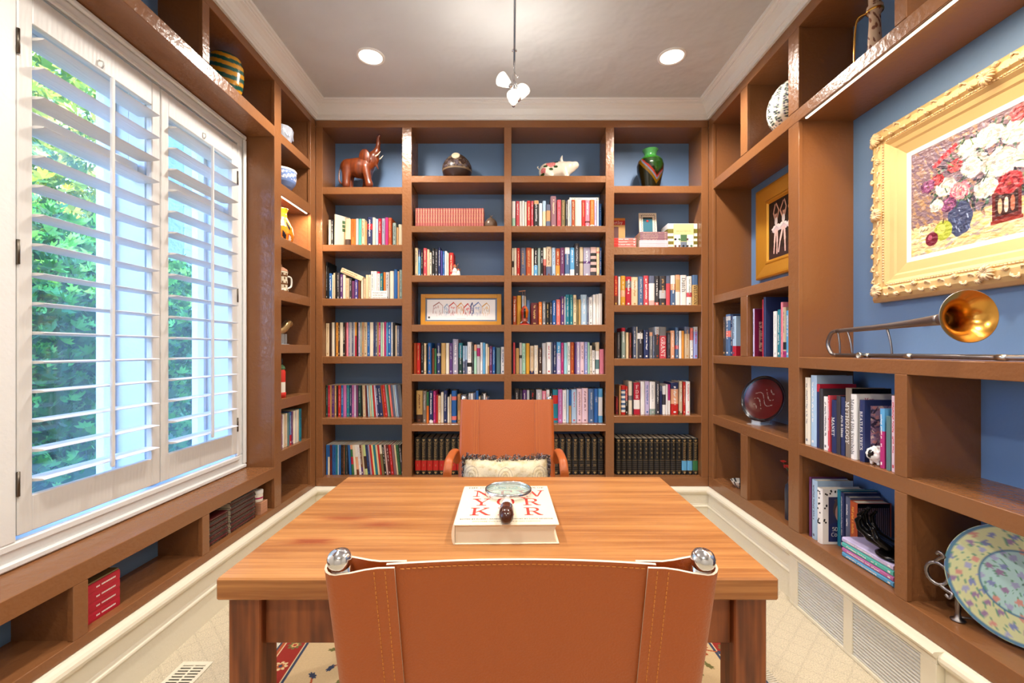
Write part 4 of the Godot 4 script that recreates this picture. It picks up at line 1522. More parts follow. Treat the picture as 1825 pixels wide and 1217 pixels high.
var back_rows := [
	["first shelf below the elephant","book",2.0555,[
		[-1382,20,204,"ivory",""],[-1358,18,206,"black","white"],[-1253,40,211,"cream","",[[0,0.27,"darkbrown"]],"",0],[-1211,36,209,"orange","rust"],
		[-1172,19,211,"silver",""],[-1152,21,210,"turquoise",""],[-1129,23,209,"cream","red"],[-1105,15,188,"tan",""],
		[-1088,39,222,"navy","white",[[0.58,0.78,"crimson"]],"",0],[-1047,20,219,"ivory",""],[-1026,20,211,"paleblue",""],[-1004,23,212,"crimson","cream"],
		[-979,24,214,"lilacgrey","slate"],[-953,23,221,"magenta",""],[-929,26,218,"rust","tan"],[-897,25,181,"sage","charcoal"],[-868,13,147,"tan",""],
		[-854,29,170,"beige",""]]],
	["second shelf below the elephant","book",1.6595,[
		[-1405,11,285,"black","white"],[-1392,9,240,"black",""],[-1382,22,197,"blue","white"],[-1358,9,186,"ivory",""],[-1347,12,200,"beige",""],
		[-1333,10,208,"black",""],[-1321,20,200,"charcoal","silver"],[-1298,21,191,"purple","white"],[-1276,20,188,"ivory",""],[-1255,27,161,"beige","tan"],
		[-1226,17,161,"charcoal","silver"],[-1208,21,140,"plum",""],[-1185,24,149,"violetblue","white"],[-1158,15,140,"brown",""],[-1138,14,158,"ivory",""],
		[-1122,20,158,"beige","tan"],[-1101,18,186,"cream",""],[-1081,17,186,"ivory","tan"],[-1062,21,213,"white","charcoal"],[-1040,23,213,"white",""],
		[-1015,20,211,"white","pink",[[0.93,1,"crimson"]],"",0],[-993,20,199,"teal","yellow"],[-967,14,206,"orange",""],[-951,28,206,"silver","charcoal"],
		[-920,30,215,"ivory",""],[-888,27,227,"blue",""],[-859,12,213,"tan",""],[-845,21,222,"sage","charcoal"]]],
	["third shelf below the elephant","magazine",1.2346,[
		[-1400,25,247,"cream","tan"],[-1373,17,253,"darkbrown",""],[-1354,20,253,"ivory",""],[-1333,7,253,"charcoal",""],[-1325,18,253,"amber","brown"],
		[-1306,11,253,"darkbrown","cream"],[-1294,23,253,"ivory",""],[-1269,13,253,"black","ivory"],[-1255,9,253,"maroon",""],[-1244,13,253,"pink",""],
		[-1229,11,255,"lilacgrey","slate"],[-1217,11,254,"silver",""],[-1205,13,254,"slate","silver"],[-1190,9,255,"silver",""],
		[-1180,12,255,"amber","",[[0,0.6,"crimson"]],"",0],[-1167,11,253,"black",""],[-1154,11,253,"lavender","navy"],[-1142,13,254,"sage","beige"],
		[-1128,14,255,"tan","slate"],[-1112,23,254,"beige","olive"],[-1088,18,254,"blue","paleblue"],[-1068,26,254,"ivory",""],[-1041,14,255,"navy","slate"],
		[-1026,13,254,"slate","white"],[-1011,9,255,"tan",""],[-1001,14,254,"magenta","white"],[-986,12,254,"mint",""],[-972,11,253,"ivory",""],
		[-959,14,258,"magenta",""],[-944,11,253,"skyblue",""],[-932,23,254,"blue","white"],[-908,13,254,"silver","white"],[-893,15,252,"black",""],
		[-876,12,230,"beige",""],[-863,17,230,"slate","silver"],[-845,13,228,"navy","slate"],[-831,11,230,"slate",""]]],
	["fourth shelf below the elephant","magazine",0.7810,[
		[-1396,13,234,"darkgreen","sage"],[-1382,15,235,"crimson","pink"],[-1366,11,235,"tan",""],[-1353,18,235,"purple","tan"],[-1333,14,235,"tan","ivory"],
		[-1318,12,232,"black",""],[-1305,20,235,"red","pink"],[-1283,16,236,"blue","paleblue"],[-1266,22,236,"orchid",""],[-1243,20,236,"teal","sage"],
		[-1222,19,236,"navy","silver"],[-1202,14,236,"orchid","purple"],[-1186,14,236,"lavender","ivory"],[-1171,15,236,"plum",""],
		[-1154,20,235,"darkgreen","sage"],[-1133,8,235,"black",""],[-1120,21,236,"beige","tan",[],"",1.5],[-1097,10,236,"maroon","",[],"",2],
		[-1079,10,236,"paleblue","",[],"",3],[-1065,12,236,"beige","",[],"",3.2],[-1050,13,236,"mint","",[],"",3.6],[-1034,10,236,"red","",[],"",4.2],
		[-1021,13,236,"lavender","white",[],"",4.6],[-1007,12,236,"navy","white",[],"",5],[-993,27,236,"navy","silver",[],"",5.4],
		[-964,9,236,"rust","",[],"",5.7],[-953,19,237,"red","pink",[],"",6],[-931,12,239,"sage","",[],"",6],[-918,9,238,"green","",[],"",6],
		[-906,15,238,"salmon","",[],"",6],[-888,13,238,"slate","",[],"",6],[-873,10,238,"silver","",[],"",6],[-861,10,238,"paleblue","",[],"",6],
		[-849,12,238,"slate","",[],"",6],[-835,10,238,"grey","",[],"",6],[-823,9,238,"grey","",[],"",6]]],
	["lowest shelf of the elephant column","magazine",0.3440,[
		[-1396,13,225,"blue",""],[-1382,13,225,"blue","",[[0,0.6,"ivory"]],"",0],[-1367,15,225,"maroon","charcoal"],[-1350,10,225,"blue",""],
		[-1339,15,225,"blue","navy"],[-1323,13,225,"teal",""],[-1308,8,225,"paleblue",""],[-1299,13,225,"blue",""],[-1283,17,225,"black","brown"],
		[-1265,9,225,"brown","tan"],[-1255,8,225,"darkgreen",""],[-1246,11,225,"charcoal","grey"],[-1232,18,225,"blue","",[],"",3],
		[-1212,17,225,"green","",[[0.35,0.6,"crimson"],[0.85,1,"peach"]],"",4],[-1193,17,225,"ivory","",[],"",4.3],
		[-1174,18,225,"white","",[[0,0.18,"brown"],[0.18,0.6,"peach"]],"",4.6],[-1154,17,225,"white","lavender",[],"",4.8],
		[-1137,13,225,"brown","white",[[0,0.25,"purple"]],"",5],[-1122,12,225,"beige","",[],"",5.2],[-1109,19,225,"lime","",[[0.2,0.62,"darkbrown"]],"",5.4],
		[-1088,19,225,"navy","blue",[],"",5.6],[-1067,13,225,"lilacgrey","",[],"",5.8],[-1052,14,225,"red","",[],"",6],
		[-1036,12,225,"paleyellow","",[],"",6],[-1023,17,225,"teal","",[],"",6],[-1004,13,225,"cream","",[],"",6],[-990,13,225,"red","",[],"",6],
		[-976,18,225,"olive","",[[0.7,1,"ivory"]],"",6],[-956,15,225,"black","white",[],"",6],[-940,13,225,"pinkbeige","",[],"",6],
		[-925,17,225,"maroon","white",[],"",6],[-906,19,225,"red","pink",[],"",6],[-884,18,225,"mauve","",[],"",6],[-864,12,225,"cream","",[],"",6],
		[-850,18,225,"green","black",[],"",6],[-830,17,225,"charcoal","white",[],"",6]]],
	["second shelf below the dark clay pot","book",1.8307,[
		[-731,24,217,"cream","grey"],[-706,19,204,"skyblue","white",[[0.75,1,"navy"]],"",0],[-685,17,204,"black","beige"],[-665,25,215,"rose","cream"],
		[-638,17,208,"cream",""],[-619,16,181,"ivory","black"],[-601,21,215,"black","white"],[-579,21,208,"charcoal","silver"],[-555,19,221,"navy","white"],
		[-534,11,196,"violetblue",""],[-521,14,192,"blue","paleblue"],[-505,15,192,"white",""],[-488,13,178,"ivory",""],[-473,32,181,"red","cream"]]],
	["fourth shelf below the dark clay pot","book",1.1026,[
		[-756,26,231,"rust",""],[-729,28,231,"red","tan"],[-696,20,235,"black","silver"],[-673,17,229,"cream","brown"],[-655,8,221,"black",""],
		[-645,28,231,"blue","tan"],[-611,18,192,"brown",""],[-592,15,189,"green",""],[-574,29,231,"navy","silver",[[0.58,0.66,"silver"]],"",0],
		[-540,34,231,"khaki","tan"],[-503,24,231,"ivory",""],[-477,23,231,"purple","silver"],[-451,41,260,"lilacgrey","white"],
		[-405,28,231,"darkgreen","silver",[[0.52,1,"teal"]],"",0],[-374,17,210,"paleblue","white",[[0,0.45,"slate"]],"",0],
		[-355,15,210,"paleblue","",[[0,0.5,"slate"]],"",0],[-338,31,239,"white","silver",[[0.22,0.35,"black"]],"",0],[-304,14,231,"charcoal","sage"],
		[-287,20,219,"mint","",[[0.78,1,"peach"]],"",0],[-265,24,219,"silver","",[[0.6,0.88,"magenta"]],"",0],[-239,18,235,"white","lavender"],
		[-219,19,233,"skyblue",""],[-198,16,225,"ivory",""],[-181,11,200,"cream","",[[0,0.3,"tan"]],"",0],[-167,20,208,"plum","lavender"],
		[-145,21,200,"blue","paleblue"],[-115,32,196,"tealgrey",""],[-79,29,202,"white","slate"]]],
	["fifth shelf below the dark clay pot","book",0.7355,[
		[-720,46,240,"khaki","brown",[[0,0.25,"darkbrown"]],"",0],[-672,29,238,"taupe","silver"],[-642,17,230,"green","",[[0,0.55,"orange"]],"",0],
		[-622,29,240,"navy","white",[[0,0.07,"white"]],"",0],[-591,18,238,"magenta","pink"],[-571,14,205,"red",""],[-555,20,201,"cream","tan"],
		[-533,19,228,"ivory",""],[-513,26,242,"navy","silver"],[-484,15,192,"ivory",""],[-467,11,211,"beige",""],
		[-454,36,240,"blue","",[[0.08,0.2,"salmon"],[0.7,0.82,"salmon"]],"",0],[-409,21,211,"tan","brown"],[-382,38,205,"slate","silver"],
		[-343,14,198,"charcoal",""],[-327,16,219,"silver","grey"],[-309,17,219,"white",""],[-290,17,221,"slate",""],[-271,19,240,"blue",""],
		[-250,14,196,"beige",""],[-231,14,217,"black","silver"],[-215,16,215,"white",""],[-197,9,194,"pinkbeige",""],[-186,12,188,"slate",""]]],
	["first shelf below the rose-painted pig","book",2.1940,[
		[0,25,205,"white","",[[0,0.38,"mint"]],"",0],[29,26,205,"rose","white"],[56,16,205,"white",""],[74,18,208,"white",""],[94,16,199,"ivory",""],
		[112,29,208,"red","cream"],[144,16,205,"rose","white"],[164,37,210,"black","silver",[[0.87,1,"tan"]],"",0],[204,23,189,"white",""],
		[231,24,208,"cream","",[[0.62,1,"paleblue"]],"",0],[257,31,178,"slate","",[[0.3,0.75,"tan"]],"",0],[291,41,243,"mauve","cream"],
		[338,30,214,"rose","pink"],[370,30,212,"olive","tan"],[403,15,203,"charcoal","silver"],[419,15,214,"ivory",""],[436,10,214,"paleblue",""],
		[448,23,214,"rust","cream"],[474,48,214,"ivory","silver"],[525,24,214,"red","tan"],[551,33,214,"pink","white",[[0.2,0.26,"maroon"]],"",0],
		[587,30,214,"orange","tan",[[0,0.12,"white"]],"",0],[619,17,214,"lavender","purple"],[639,12,214,"white",""],[654,20,185,"blue","paleblue"]]],
	["second shelf below the rose-painted pig","book",1.8307,[
		[0,12,215,"ivory","",[[0.33,0.55,"darkbrown"]],"",0],[15,19,217,"ivory","silver"],[36,23,217,"red","cream"],[63,40,219,"slate","tan"],
		[106,41,219,"rust","tan"],[148,15,213,"ivory",""],[165,27,219,"black","white",[[0,0.4,"skyblue"]],"",0],[194,20,217,"sage",""],
		[216,19,219,"black","white"],[236,19,219,"ivory","",[[0,0.38,"maroon"],[0.38,0.6,"salmon"]],"",0],
		[257,39,225,"beige","brown",[[0,0.34,"slate"]],"",0],[299,28,219,"paleblue","slate"],[329,32,213,"rust","cream",[[0,0.4,"amber"]],"",0],
		[363,31,219,"plum","silver"],[398,36,221,"steel","silver",[[0,0.1,"white"],[0.78,1,"white"]],"",0],
		[437,32,219,"skyblue","white",[[0,0.25,"white"]],"",0],[471,33,250,"charcoal","silver"],[506,29,223,"beige","",[[0.45,0.52,"olive"]],"",0],
		[538,51,221,"lilacgrey","white",[[0.45,0.53,"purple"]],"",0],
		[591,44,223,"pinkbeige","",[[0,0.17,"charcoal"],[0.3,0.4,"black"],[0.5,0.6,"black"],[0.7,0.8,"black"]],"",0],
		[637,21,221,"cream","tan",[[0.8,0.86,"salmon"]],"",0],[659,14,219,"blue","white"]]],
	["third shelf below the rose-painted pig","book",1.4677,[
		[6,28,218,"rust","",[],"The Jerusalem Bible",0],[37,31,222,"gold",""],[74,18,222,"paleblue","tan"],[94,11,216,"beige",""],[108,26,189,"steel",""],
		[141,57,168,"maroon","khaki"],[201,24,175,"orange","cream"],[229,24,177,"grey","white"],[255,26,171,"black","khaki"],
		[283,19,171,"charcoal","silver"],[303,27,187,"blue","white"],[333,30,193,"salmon","pinkbeige"],[367,26,216,"purple","cream"],[395,6,214,"white",""],
		[403,29,229,"teal","silver"],[434,24,229,"teal","mint"],[461,23,227,"cream","black"],[486,13,193,"olive",""],[501,14,193,"khaki",""],
		[518,44,229,"paleblue","white"],[564,12,214,"slate","silver"],[578,28,210,"white","grey"],[609,21,229,"white",""],[632,19,233,"white",""],
		[652,26,237,"white",""]]],
	["fourth shelf below the rose-painted pig","book",1.1026,[
		[8,16,235,"rose",""],[29,24,192,"khaki","tan"],[56,19,233,"silver","",[[0.5,0.6,"charcoal"]],"",0],[76,26,229,"mint","sage"],[105,27,229,"gold",""],
		[136,29,210,"beige","tan",[[0,0.1,"navy"]],"",0],[168,28,214,"ivory","silver"],[199,28,196,"darkbrown","ivory"],[229,29,231,"silver",""],
		[261,36,237,"white","rose"],[299,9,237,"slate",""],[310,26,237,"navy","silver"],[338,31,239,"lavender","white",[[0.65,1,"skyblue"]],"",0],
		[371,19,233,"magenta","pink"],[393,24,233,"aqua",""],[419,21,237,"white","charcoal"],[442,28,237,"rust","amber"],[473,11,231,"purple",""],
		[486,28,239,"lavender","white"],[516,30,239,"palepink","mauve"],[548,22,239,"periwinkle","white"],[572,13,237,"mint",""],
		[588,15,212,"ivory","olive"],[605,21,208,"white","charcoal",[[0.85,1,"black"]],"",0],
		[631,28,237,"white","",[[0.15,0.45,"tealgrey"],[0.72,1,"beige"]],"",0],[662,34,185,"pink",""]]],
	["fifth shelf below the rose-painted pig","book",0.7355,[
		[20,35,246,"charcoal","silver"],[58,20,242,"charcoal","grey"],[80,29,246,"purple","white",[[0,0.7,"tan"]],"",0],[112,20,244,"silver",""],
		[137,39,242,"black","red"],[182,43,248,"silver","white"],[228,28,238,"pink","white"],[259,24,246,"white","magenta"],[286,16,242,"black","silver"],
		[305,40,248,"teal","",[[0.07,0.13,"red"],[0.57,0.83,"red"]],"",0],[347,32,250,"orchid","lavender"],[381,28,246,"white","silver"],
		[411,15,248,"paleblue",""],[428,18,244,"blue","",[[0,0.52,"tan"]],"",0],[448,37,250,"paleblue","rose"],[488,37,255,"palepink","mauve"],
		[527,44,259,"palepink","mauve"],[575,41,255,"steel","silver"],[619,28,255,"blue","",[],"CAFE",0],[650,33,255,"skyblue","",[[0.2,0.75,"white"]],"",0]]],
	["second shelf below the green glass vase","book",1.6120,[
		[768,25,226,"red","yellow",[[0,0.33,"brown"]],"",0],[799,16,221,"white",""],[818,34,226,"gold","cream",[[0.3,0.52,"peach"]],"",0],
		[855,42,221,"crimson","white",[[0.62,0.85,"grey"]],"",0],[899,48,217,"cream","tan",[[0.58,0.85,"ivory"]],"",0],[950,38,219,"steel","silver"],
		[990,38,228,"rose","white"],[1031,42,226,"white","",[[0,0.18,"pinkbeige"],[0.75,1,"slate"]],"",0],
		[1076,31,226,"charcoal","white",[[0,0.12,"salmon"]],"",0],[1111,48,226,"charcoal","tan",[[0.25,0.52,"silver"]],"",0],
		[1162,30,226,"rose","",[[0.75,1,"slate"]],"",0],[1196,34,230,"steel","white",[[0.52,0.72,"peach"],[0.72,1,"white"]],"",0],
		[1233,33,234,"peach","",[[0.5,0.85,"khaki"],[0,0.45,"white"]],"",0],[1269,46,232,"white","",[],"Dutch",0],
		[1318,36,223,"white","sage",[[0.3,0.45,"rose"]],"",0],[1358,43,232,"khaki","",[[0.68,1,"steel"]],"WILSON",0]]],
	["third shelf below the green glass vase","book",1.2180,[
		[776,10,193,"darkbrown",""],[788,26,195,"charcoal","grey"],[825,28,230,"sage","white",[[0.88,1,"crimson"]],"",0],[857,19,195,"cream",""],
		[880,18,193,"brown","rose"],[911,23,237,"slate","white"],[936,6,237,"ivory",""],[944,39,216,"charcoal","silver",[[0.68,0.88,"white"]],"",0],
		[990,40,212,"navy","white"],[1034,23,197,"grey","silver",[[0.85,1,"peach"]],"",0],[1059,12,193,"slate","silver"],
		[1074,33,237,"charcoal","rust",[[0.75,1,"silver"]],"",0],[1110,51,237,"rose","",[[0.72,1,"grey"]],"GRANT",0],[1167,22,193,"charcoal","grey"],
		[1192,30,209,"peach","white"],[1229,23,232,"steel","white",[[0.3,0.42,"rose"]],"",0],[1256,19,207,"white",""],[1276,16,207,"amber",""],
		[1297,39,237,"beige","tan",[[0.78,1,"slate"]],"",0],[1341,21,228,"white","slate",[[0.6,1,"salmon"]],"",0],
		[1365,31,237,"periwinkle","magenta",[[0.85,1,"silver"]],"",0]]],
	["fourth shelf below the green glass vase","book",0.7970,[
		[778,23,135,"maroon","red"],[805,12,216,"tan",""],
		[822,31,218,"red","",[[0.08,0.16,"white"],[0.16,0.24,"steel"],[0.24,0.32,"white"],[0.32,0.4,"steel"],[0.4,0.48,"white"],[0.48,0.56,"steel"],[0.56,0.64,"white"],[0.64,0.72,"steel"],[0.72,0.8,"white"],[0.8,0.85,"steel"]],"",0],
		[854,14,212,"black","white",[[0.5,1,"red"]],"",0],[876,27,249,"ivory","",[[0.43,0.57,"grey"]],"",0],[905,7,239,"charcoal",""],
		[915,46,239,"crimson","",[[0.17,0.46,"white"]],"FDR",0],[967,30,247,"white",""],[1000,34,249,"lavender","blue"],
		[1036,42,245,"white","silver",[[0,0.17,"sage"]],"",0],[1081,28,249,"charcoal","white"],[1111,18,214,"navy","",[[0.82,1,"slate"]],"",0],
		[1132,24,214,"white","",[[0.34,0.7,"charcoal"]],"",0],[1157,12,226,"white",""],[1172,16,226,"white","",[[0.47,1,"magenta"]],"",0],
		[1196,55,239,"red","white",[[0.33,0.8,"peach"],[0.8,1,"navy"]],"",0],[1257,23,249,"beige","white",[[0,0.1,"olive"]],"",0],
		[1286,19,243,"red","cream"],[1307,31,247,"white","pink"]]],
]

# ------------------------------------------------------------------ ornaments on the back bookcase
func tint_of(kind: String, p: Vector3, a: float) -> Color:
	match kind:
		"pig":
			var c := Color(0.93, 0.89, 0.82)
			for s in [[Vector3(-0.055, 0.115, 0.055), 0.036], [Vector3(-0.105, 0.055, 0.05), 0.026]]:
				var d: float = (p - s[0]).length()
				if p.z > 0.0 and d < s[1]:
					c = Color(0.84, 0.34, 0.36).lerp(Color(0.95, 0.68, 0.66), 0.5 + 0.5 * sin(d * 420.0 + 3.0 * sin(atan2(p.y - s[0].y, p.x - s[0].x) * 3.0)))
			for s in [Vector3(-0.015, 0.13, 0.05), Vector3(-0.02, 0.085, 0.06), Vector3(-0.055, 0.065, 0.068), Vector3(-0.095, 0.09, 0.05), Vector3(-0.118, 0.03, 0.05)]:
				if p.z > 0.0 and Vector2((p - s).x, (p - s).y * 1.6).length() < 0.016:
					c = Color(0.20, 0.30, 0.14)
			if p.x > 0.06 and p.y < 0.05:
				c = c.lerp(Color(0.78, 0.62, 0.40), 0.4 * (0.5 + 0.5 * sin(p.x * 300.0 + p.y * 190.0)))
			return lin(c)
		"glass vase":
			# streaks of coloured glass running down in long V shapes
			var u := fposmod(a / TAU * 2.0 + 0.1, 1.0)
			var v := p.y / 0.2 - absf(u - 0.5) * 1.5
			var c := Color(0.05, 0.06, 0.03)
			if p.y > 0.195:
				c = Color(0.18, 0.42, 0.14)
			elif v > 0.25 and v < 0.38:
				c = Color(0.46, 0.12, 0.05) if v > 0.31 else Color(0.30, 0.34, 0.42)
			elif v > 0.12 and v <= 0.25:
				c = Color(0.34, 0.24, 0.04)
			elif v > 0.5:
				c = Color(0.10, 0.20, 0.05)
			return lin(c)
		"striped vase":
			var t := fposmod(p.y / 0.043 + 0.18 * sin(a * 2.0) + 0.2 * sin(a + 0.5), 1.0)
			return lin(Color(0.10, 0.30, 0.26) if t < 0.5 else Color(0.74, 0.52, 0.13))
		"jasper":
			var c := Color(0.42, 0.52, 0.72)
			if p.y > 0.075 and p.y < 0.125 and sin(a * 11.0) * sin(a * 17.0 + p.y * 160.0) > 0.15:
				c = Color(0.90, 0.90, 0.90)
			if p.y > 0.135:
				c = Color(0.88, 0.89, 0.91)
			return lin(c)
		"orange vase":
			var c := Color(0.86, 0.50, 0.10)
			if p.y < 0.15:
				var q := sin(a * 4.0 + p.y * 26.0) + sin(a * 7.0 - p.y * 47.0)
				if q > 1.1:
					c = Color(0.90, 0.86, 0.76)
				elif q < -1.2:
					c = Color(0.14, 0.13, 0.15)
				elif q > 0.75:
					c = Color(0.66, 0.14, 0.10)
			return lin(c)
		"stein":
			var c := Color(0.86, 0.82, 0.72)
			if fposmod(p.y, 0.05) < 0.012 or sin(a * 9.0) * sin(p.y * 120.0) > 0.5:
				c = Color(0.42, 0.26, 0.14)
			return lin(c)
		"egg jar":
			var c := Color(0.90, 0.89, 0.84)
			var strip := fposmod(a * 14.0 / TAU, 1.0)
			if strip < 0.55:
				var k := sin(p.y * 240.0 + floor(a * 14.0 / TAU) * 2.0) * sin(strip * 17.0 + p.y * 90.0)
				if k > 0.12:
					c = Color(0.24, 0.22, 0.34)
				elif k < -0.45:
					c = Color(0.36, 0.44, 0.28)
			return lin(c)
		"lacquer plate":
			var r := Vector2(p.x, p.z).length()
			var c := Color(0.34, 0.05, 0.07)
			if r > 0.125:
				c = Color(0.05, 0.04, 0.05)
			elif r < 0.075 and absf(sin(p.x * 75.0 + 2.0 * sin(p.z * 45.0))) < 0.13:
				c = Color(0.62, 0.54, 0.50)
			return lin(c)
		"floral plate":
			var r := Vector2(p.x, p.z).length()
			var c := Color(0.84, 0.86, 0.66) if r > 0.095 else Color(0.70, 0.85, 0.84)
			var cx := floorf(p.x / 0.034)
			var cz := floorf(p.z / 0.034)
			var h := fposmod(sin(cx * 12.99 + cz * 78.23) * 43758.5, 1.0)
			var mid := Vector2((cx + 0.3 + 0.4 * h) * 0.034, (cz + 0.3 + 0.4 * fposmod(h * 7.3, 1.0)) * 0.034)
			var q := Vector2(p.x, p.z) - mid
			var rr := q.length() * (1.0 + 0.18 * sin(atan2(q.y, q.x) * 5.0 + h * 9.0))
			if rr < 0.0085:
				c = [Color(0.52, 0.57, 0.76), Color(0.84, 0.60, 0.56), Color(0.66, 0.68, 0.82), Color(0.62, 0.52, 0.66)][int(h * 3.99)]
			elif absf(fposmod(q.x * 40.0 + q.y * 26.0 + h, 1.0) - 0.5) < 0.10 and q.length() < 0.017:
				c = Color(0.44, 0.64, 0.54)
			if absf(r - 0.098) < 0.0035 or absf(r - 0.176) < 0.004:
				c = Color(0.32, 0.50, 0.62)
			return lin(c)
		"carving":
			var c := Color(0.55, 0.14, 0.06)
			if p.x > 0.006 and p.y > 0.055:
				c = Color(0.72, 0.36, 0.07)
			if absf(p.x) < 0.008 and p.y < 0.12 and p.z > 0.0:
				c = Color(0.10, 0.05, 0.04)
			if p.y < 0.05:
				c = Color(0.52, 0.24, 0.14)
			return lin(c)
		"bowl":
			var c := Color(0.90, 0.88, 0.84)
			if sin(a * 10.0) > 0.5 and Vector2(p.x, p.z).length() > 0.02:
				c = Color(0.20, 0.20, 0.22)
			return lin(c)
		"marble":
			var k := sin(p.x * 210.0 + 3.0 * sin(p.y * 55.0 + p.z * 80.0)) * sin(p.y * 60.0 + 2.0 * sin(p.x * 130.0))
			return lin(Color(0.80, 0.68, 0.58) if k < 0.55 else Color(0.48, 0.30, 0.24))
		"sheep":
			return lin(Color(0.92, 0.92, 0.90) if p.x > -0.045 else Color(0.10, 0.09, 0.10))
		"paper bird":
			return lin(Color(0.30, 0.48, 0.68) if fposmod(p.x * 42.0 + p.y * 25.0, 1.0) < 0.5 else Color(0.66, 0.76, 0.86))
	return Color.WHITE

func build_back_ornaments() -> void:
	# --- trumpeting elephant
	var e := thing("elephant_statue", "carved dark wooden elephant with raised trunk in the top shelf", "statue", Vector3(-1.125, 2.4845, -3.372))
	e.scale = Vector3(1.0, 1.02, 1.0)
	var bones := [
		[Vector3(-0.10, 0.165, 0), Vector3(-0.02, 0.16, 0), 0.060, 0.070], [Vector3(-0.02, 0.155, 0), Vector3(0.035, 0.18, 0), 0.066, 0.058],
		[Vector3(0.035, 0.19, 0), Vector3(0.085, 0.235, 0), 0.044, 0.038], [Vector3(0.085, 0.24, 0), Vector3(0.10, 0.215, 0), 0.036, 0.024],
		[Vector3(0.092, 0.25, 0), Vector3(0.112, 0.285, 0), 0.030, 0.022], [Vector3(0.112, 0.285, 0), Vector3(0.122, 0.345, 0), 0.021, 0.013], [Vector3(0.122, 0.345, 0), Vector3(0.118, 0.375, 0), 0.012, 0.010], [Vector3(0.118, 0.375, 0), Vector3(0.130, 0.395, 0), 0.010, 0.012],
		[Vector3(0.095, 0.205, 0), Vector3(0.120, 0.155, 0), 0.014, 0.004]]
	for s in [-1, 1]:
		bones.append([Vector3(-0.105, 0.14, s * 0.032), Vector3(-0.108, 0.02, s * 0.034), 0.036, 0.025])
		bones.append([Vector3(-0.108, 0.02, s * 0.034), Vector3(-0.108, 0.008, s * 0.034), 0.025, 0.026])
		bones.append([Vector3(0.035, 0.15, s * 0.034), Vector3((0.062 if s > 0 else 0.015), 0.02, s * 0.036), 0.034, 0.023])
		bones.append([Vector3((0.062 if s > 0 else 0.015), 0.02, s * 0.036), Vector3((0.066 if s > 0 else 0.018), 0.008, s * 0.036), 0.024, 0.025])
	for b in bones:
		for i in 2:
			b[i].y = maxf(b[i].y, 0.026) if b[i].y < 0.03 else b[i].y
	part("body", flesh(bones, 0.0058, 0.006), "carved_wood", e)
	for s in [-1, 1]:
		var ear := part("ear", lathe([Vector2(0.0001, -0.006), Vector2(0.045, -0.004), Vector2(0.052, 0.0), Vector2(0.045, 0.006), Vector2(0.0001, 0.009)], 18), "carved_wood", e, Vector3(0.035, 0.215, s * 0.052), Vector3(PI / 2 + s * 0.15, 0.3 * s, 0.35))
		ear.scale = Vector3(0.86, 1, 1.18)
		part("tusk", tube(spline([Vector3(0.098, 0.232, s * 0.026), Vector3(0.125, 0.243, s * 0.034), Vector3(0.146, 0.268, s * 0.034)], 4), [0.006, 0.0058, 0.0055, 0.005, 0.0046, 0.004, 0.0034, 0.0026, 0.0015], 8), "ivory_tusk", e)
	part("tail", tube(spline([Vector3(-0.158, 0.19, 0.0), Vector3(-0.168, 0.12, 0.012), Vector3(-0.165, 0.06, 0.02), Vector3(-0.145, 0.035, 0.024)], 4), 0.005, 8), "carved_wood", e)

	# --- dark incised clay pot with a pale mouth
	var pot := thing("clay_pot", "squat dark brown clay pot with incised pale pattern and round mouth", "pot", Vector3(-0.418, 2.5633, -3.42))
	pot.scale = Vector3(1.06, 1.18, 1.06)
	var pm := plain("incised_clay", Color(1, 1, 1), 0.35)
	var pi_ := Image.create(256, 128, false, Image.FORMAT_RGBA8)
	var pn := noise_image(71, 0.05)
	for y in 128:
		for x in 256:
			var v := pn.get_pixel(x, y * 2).r
			var c := Color(0.19, 0.12, 0.10)
			if y > 34 and y < 96 and absf(v - 0.5) < 0.035:
				c = Color(0.62, 0.55, 0.45)
			elif y > 40 and y < 92 and v > 0.66:
				c = Color(0.36, 0.32, 0.36)
			if absf(y - 36) < 2 or absf(y - 94) < 2:
				c = Color(0.50, 0.42, 0.32)
			pi_.set_pixel(x, y, c)
	pm.albedo_texture = ImageTexture.create_from_image(pi_)
	part("body", lathe([Vector2(0.0001, 0), Vector2(0.066, 0.0), Vector2(0.082, 0.012), Vector2(0.100, 0.042), Vector2(0.108, 0.07), Vector2(0.103, 0.098), Vector2(0.086, 0.128), Vector2(0.064, 0.15), Vector2(0.046, 0.162), Vector2(0.034, 0.166), Vector2(0.028, 0.160), Vector2(0.026, 0.12), Vector2(0.05, 0.07), Vector2(0.03, 0.03), Vector2(0.0001, 0.02)], 40), pm, pot)
	var mouth := part("mouth_ring", lathe([Vector2(0.0001, 0.0), Vector2(0.018, 0.001), Vector2(0.025, 0.004), Vector2(0.027, 0.002), Vector2(0.0275, -0.002)], 24), "ivory_tusk", pot, Vector3(0.0, 0.139, 0.078), Vector3(0.95, 0, 0))
	mouth.scale = Vector3(1.1, 1, 1)

	# --- small bud-shaped pot
	var bud := thing("bud_vase", "small brown bud-shaped pot beside the red set", "pot", Vector3(-0.16, 2.1943, -3.40))
	part("body", lathe([Vector2(0.0001, 0), Vector2(0.036, 0), Vector2(0.046, 0.012), Vector2(0.050, 0.032), Vector2(0.045, 0.054), Vector2(0.030, 0.074), Vector2(0.014, 0.086), Vector2(0.0001, 0.089)], 26), plain("bud_glaze", Color(0.44, 0.36, 0.30), 0.28, 0.3), bud)
	for k in 3:
		part("sepal", tube(spline([Vector3(0, 0.084, 0), Vector3(0.006 * cos(k * 2.1), 0.098, 0.006 * sin(k * 2.1)), Vector3(0.016 * cos(k * 2.1), 0.108, 0.016 * sin(k * 2.1))], 3), [0.006, 0.006, 0.005, 0.004, 0.003, 0.002, 0.001], 6), "bud_glaze", bud)

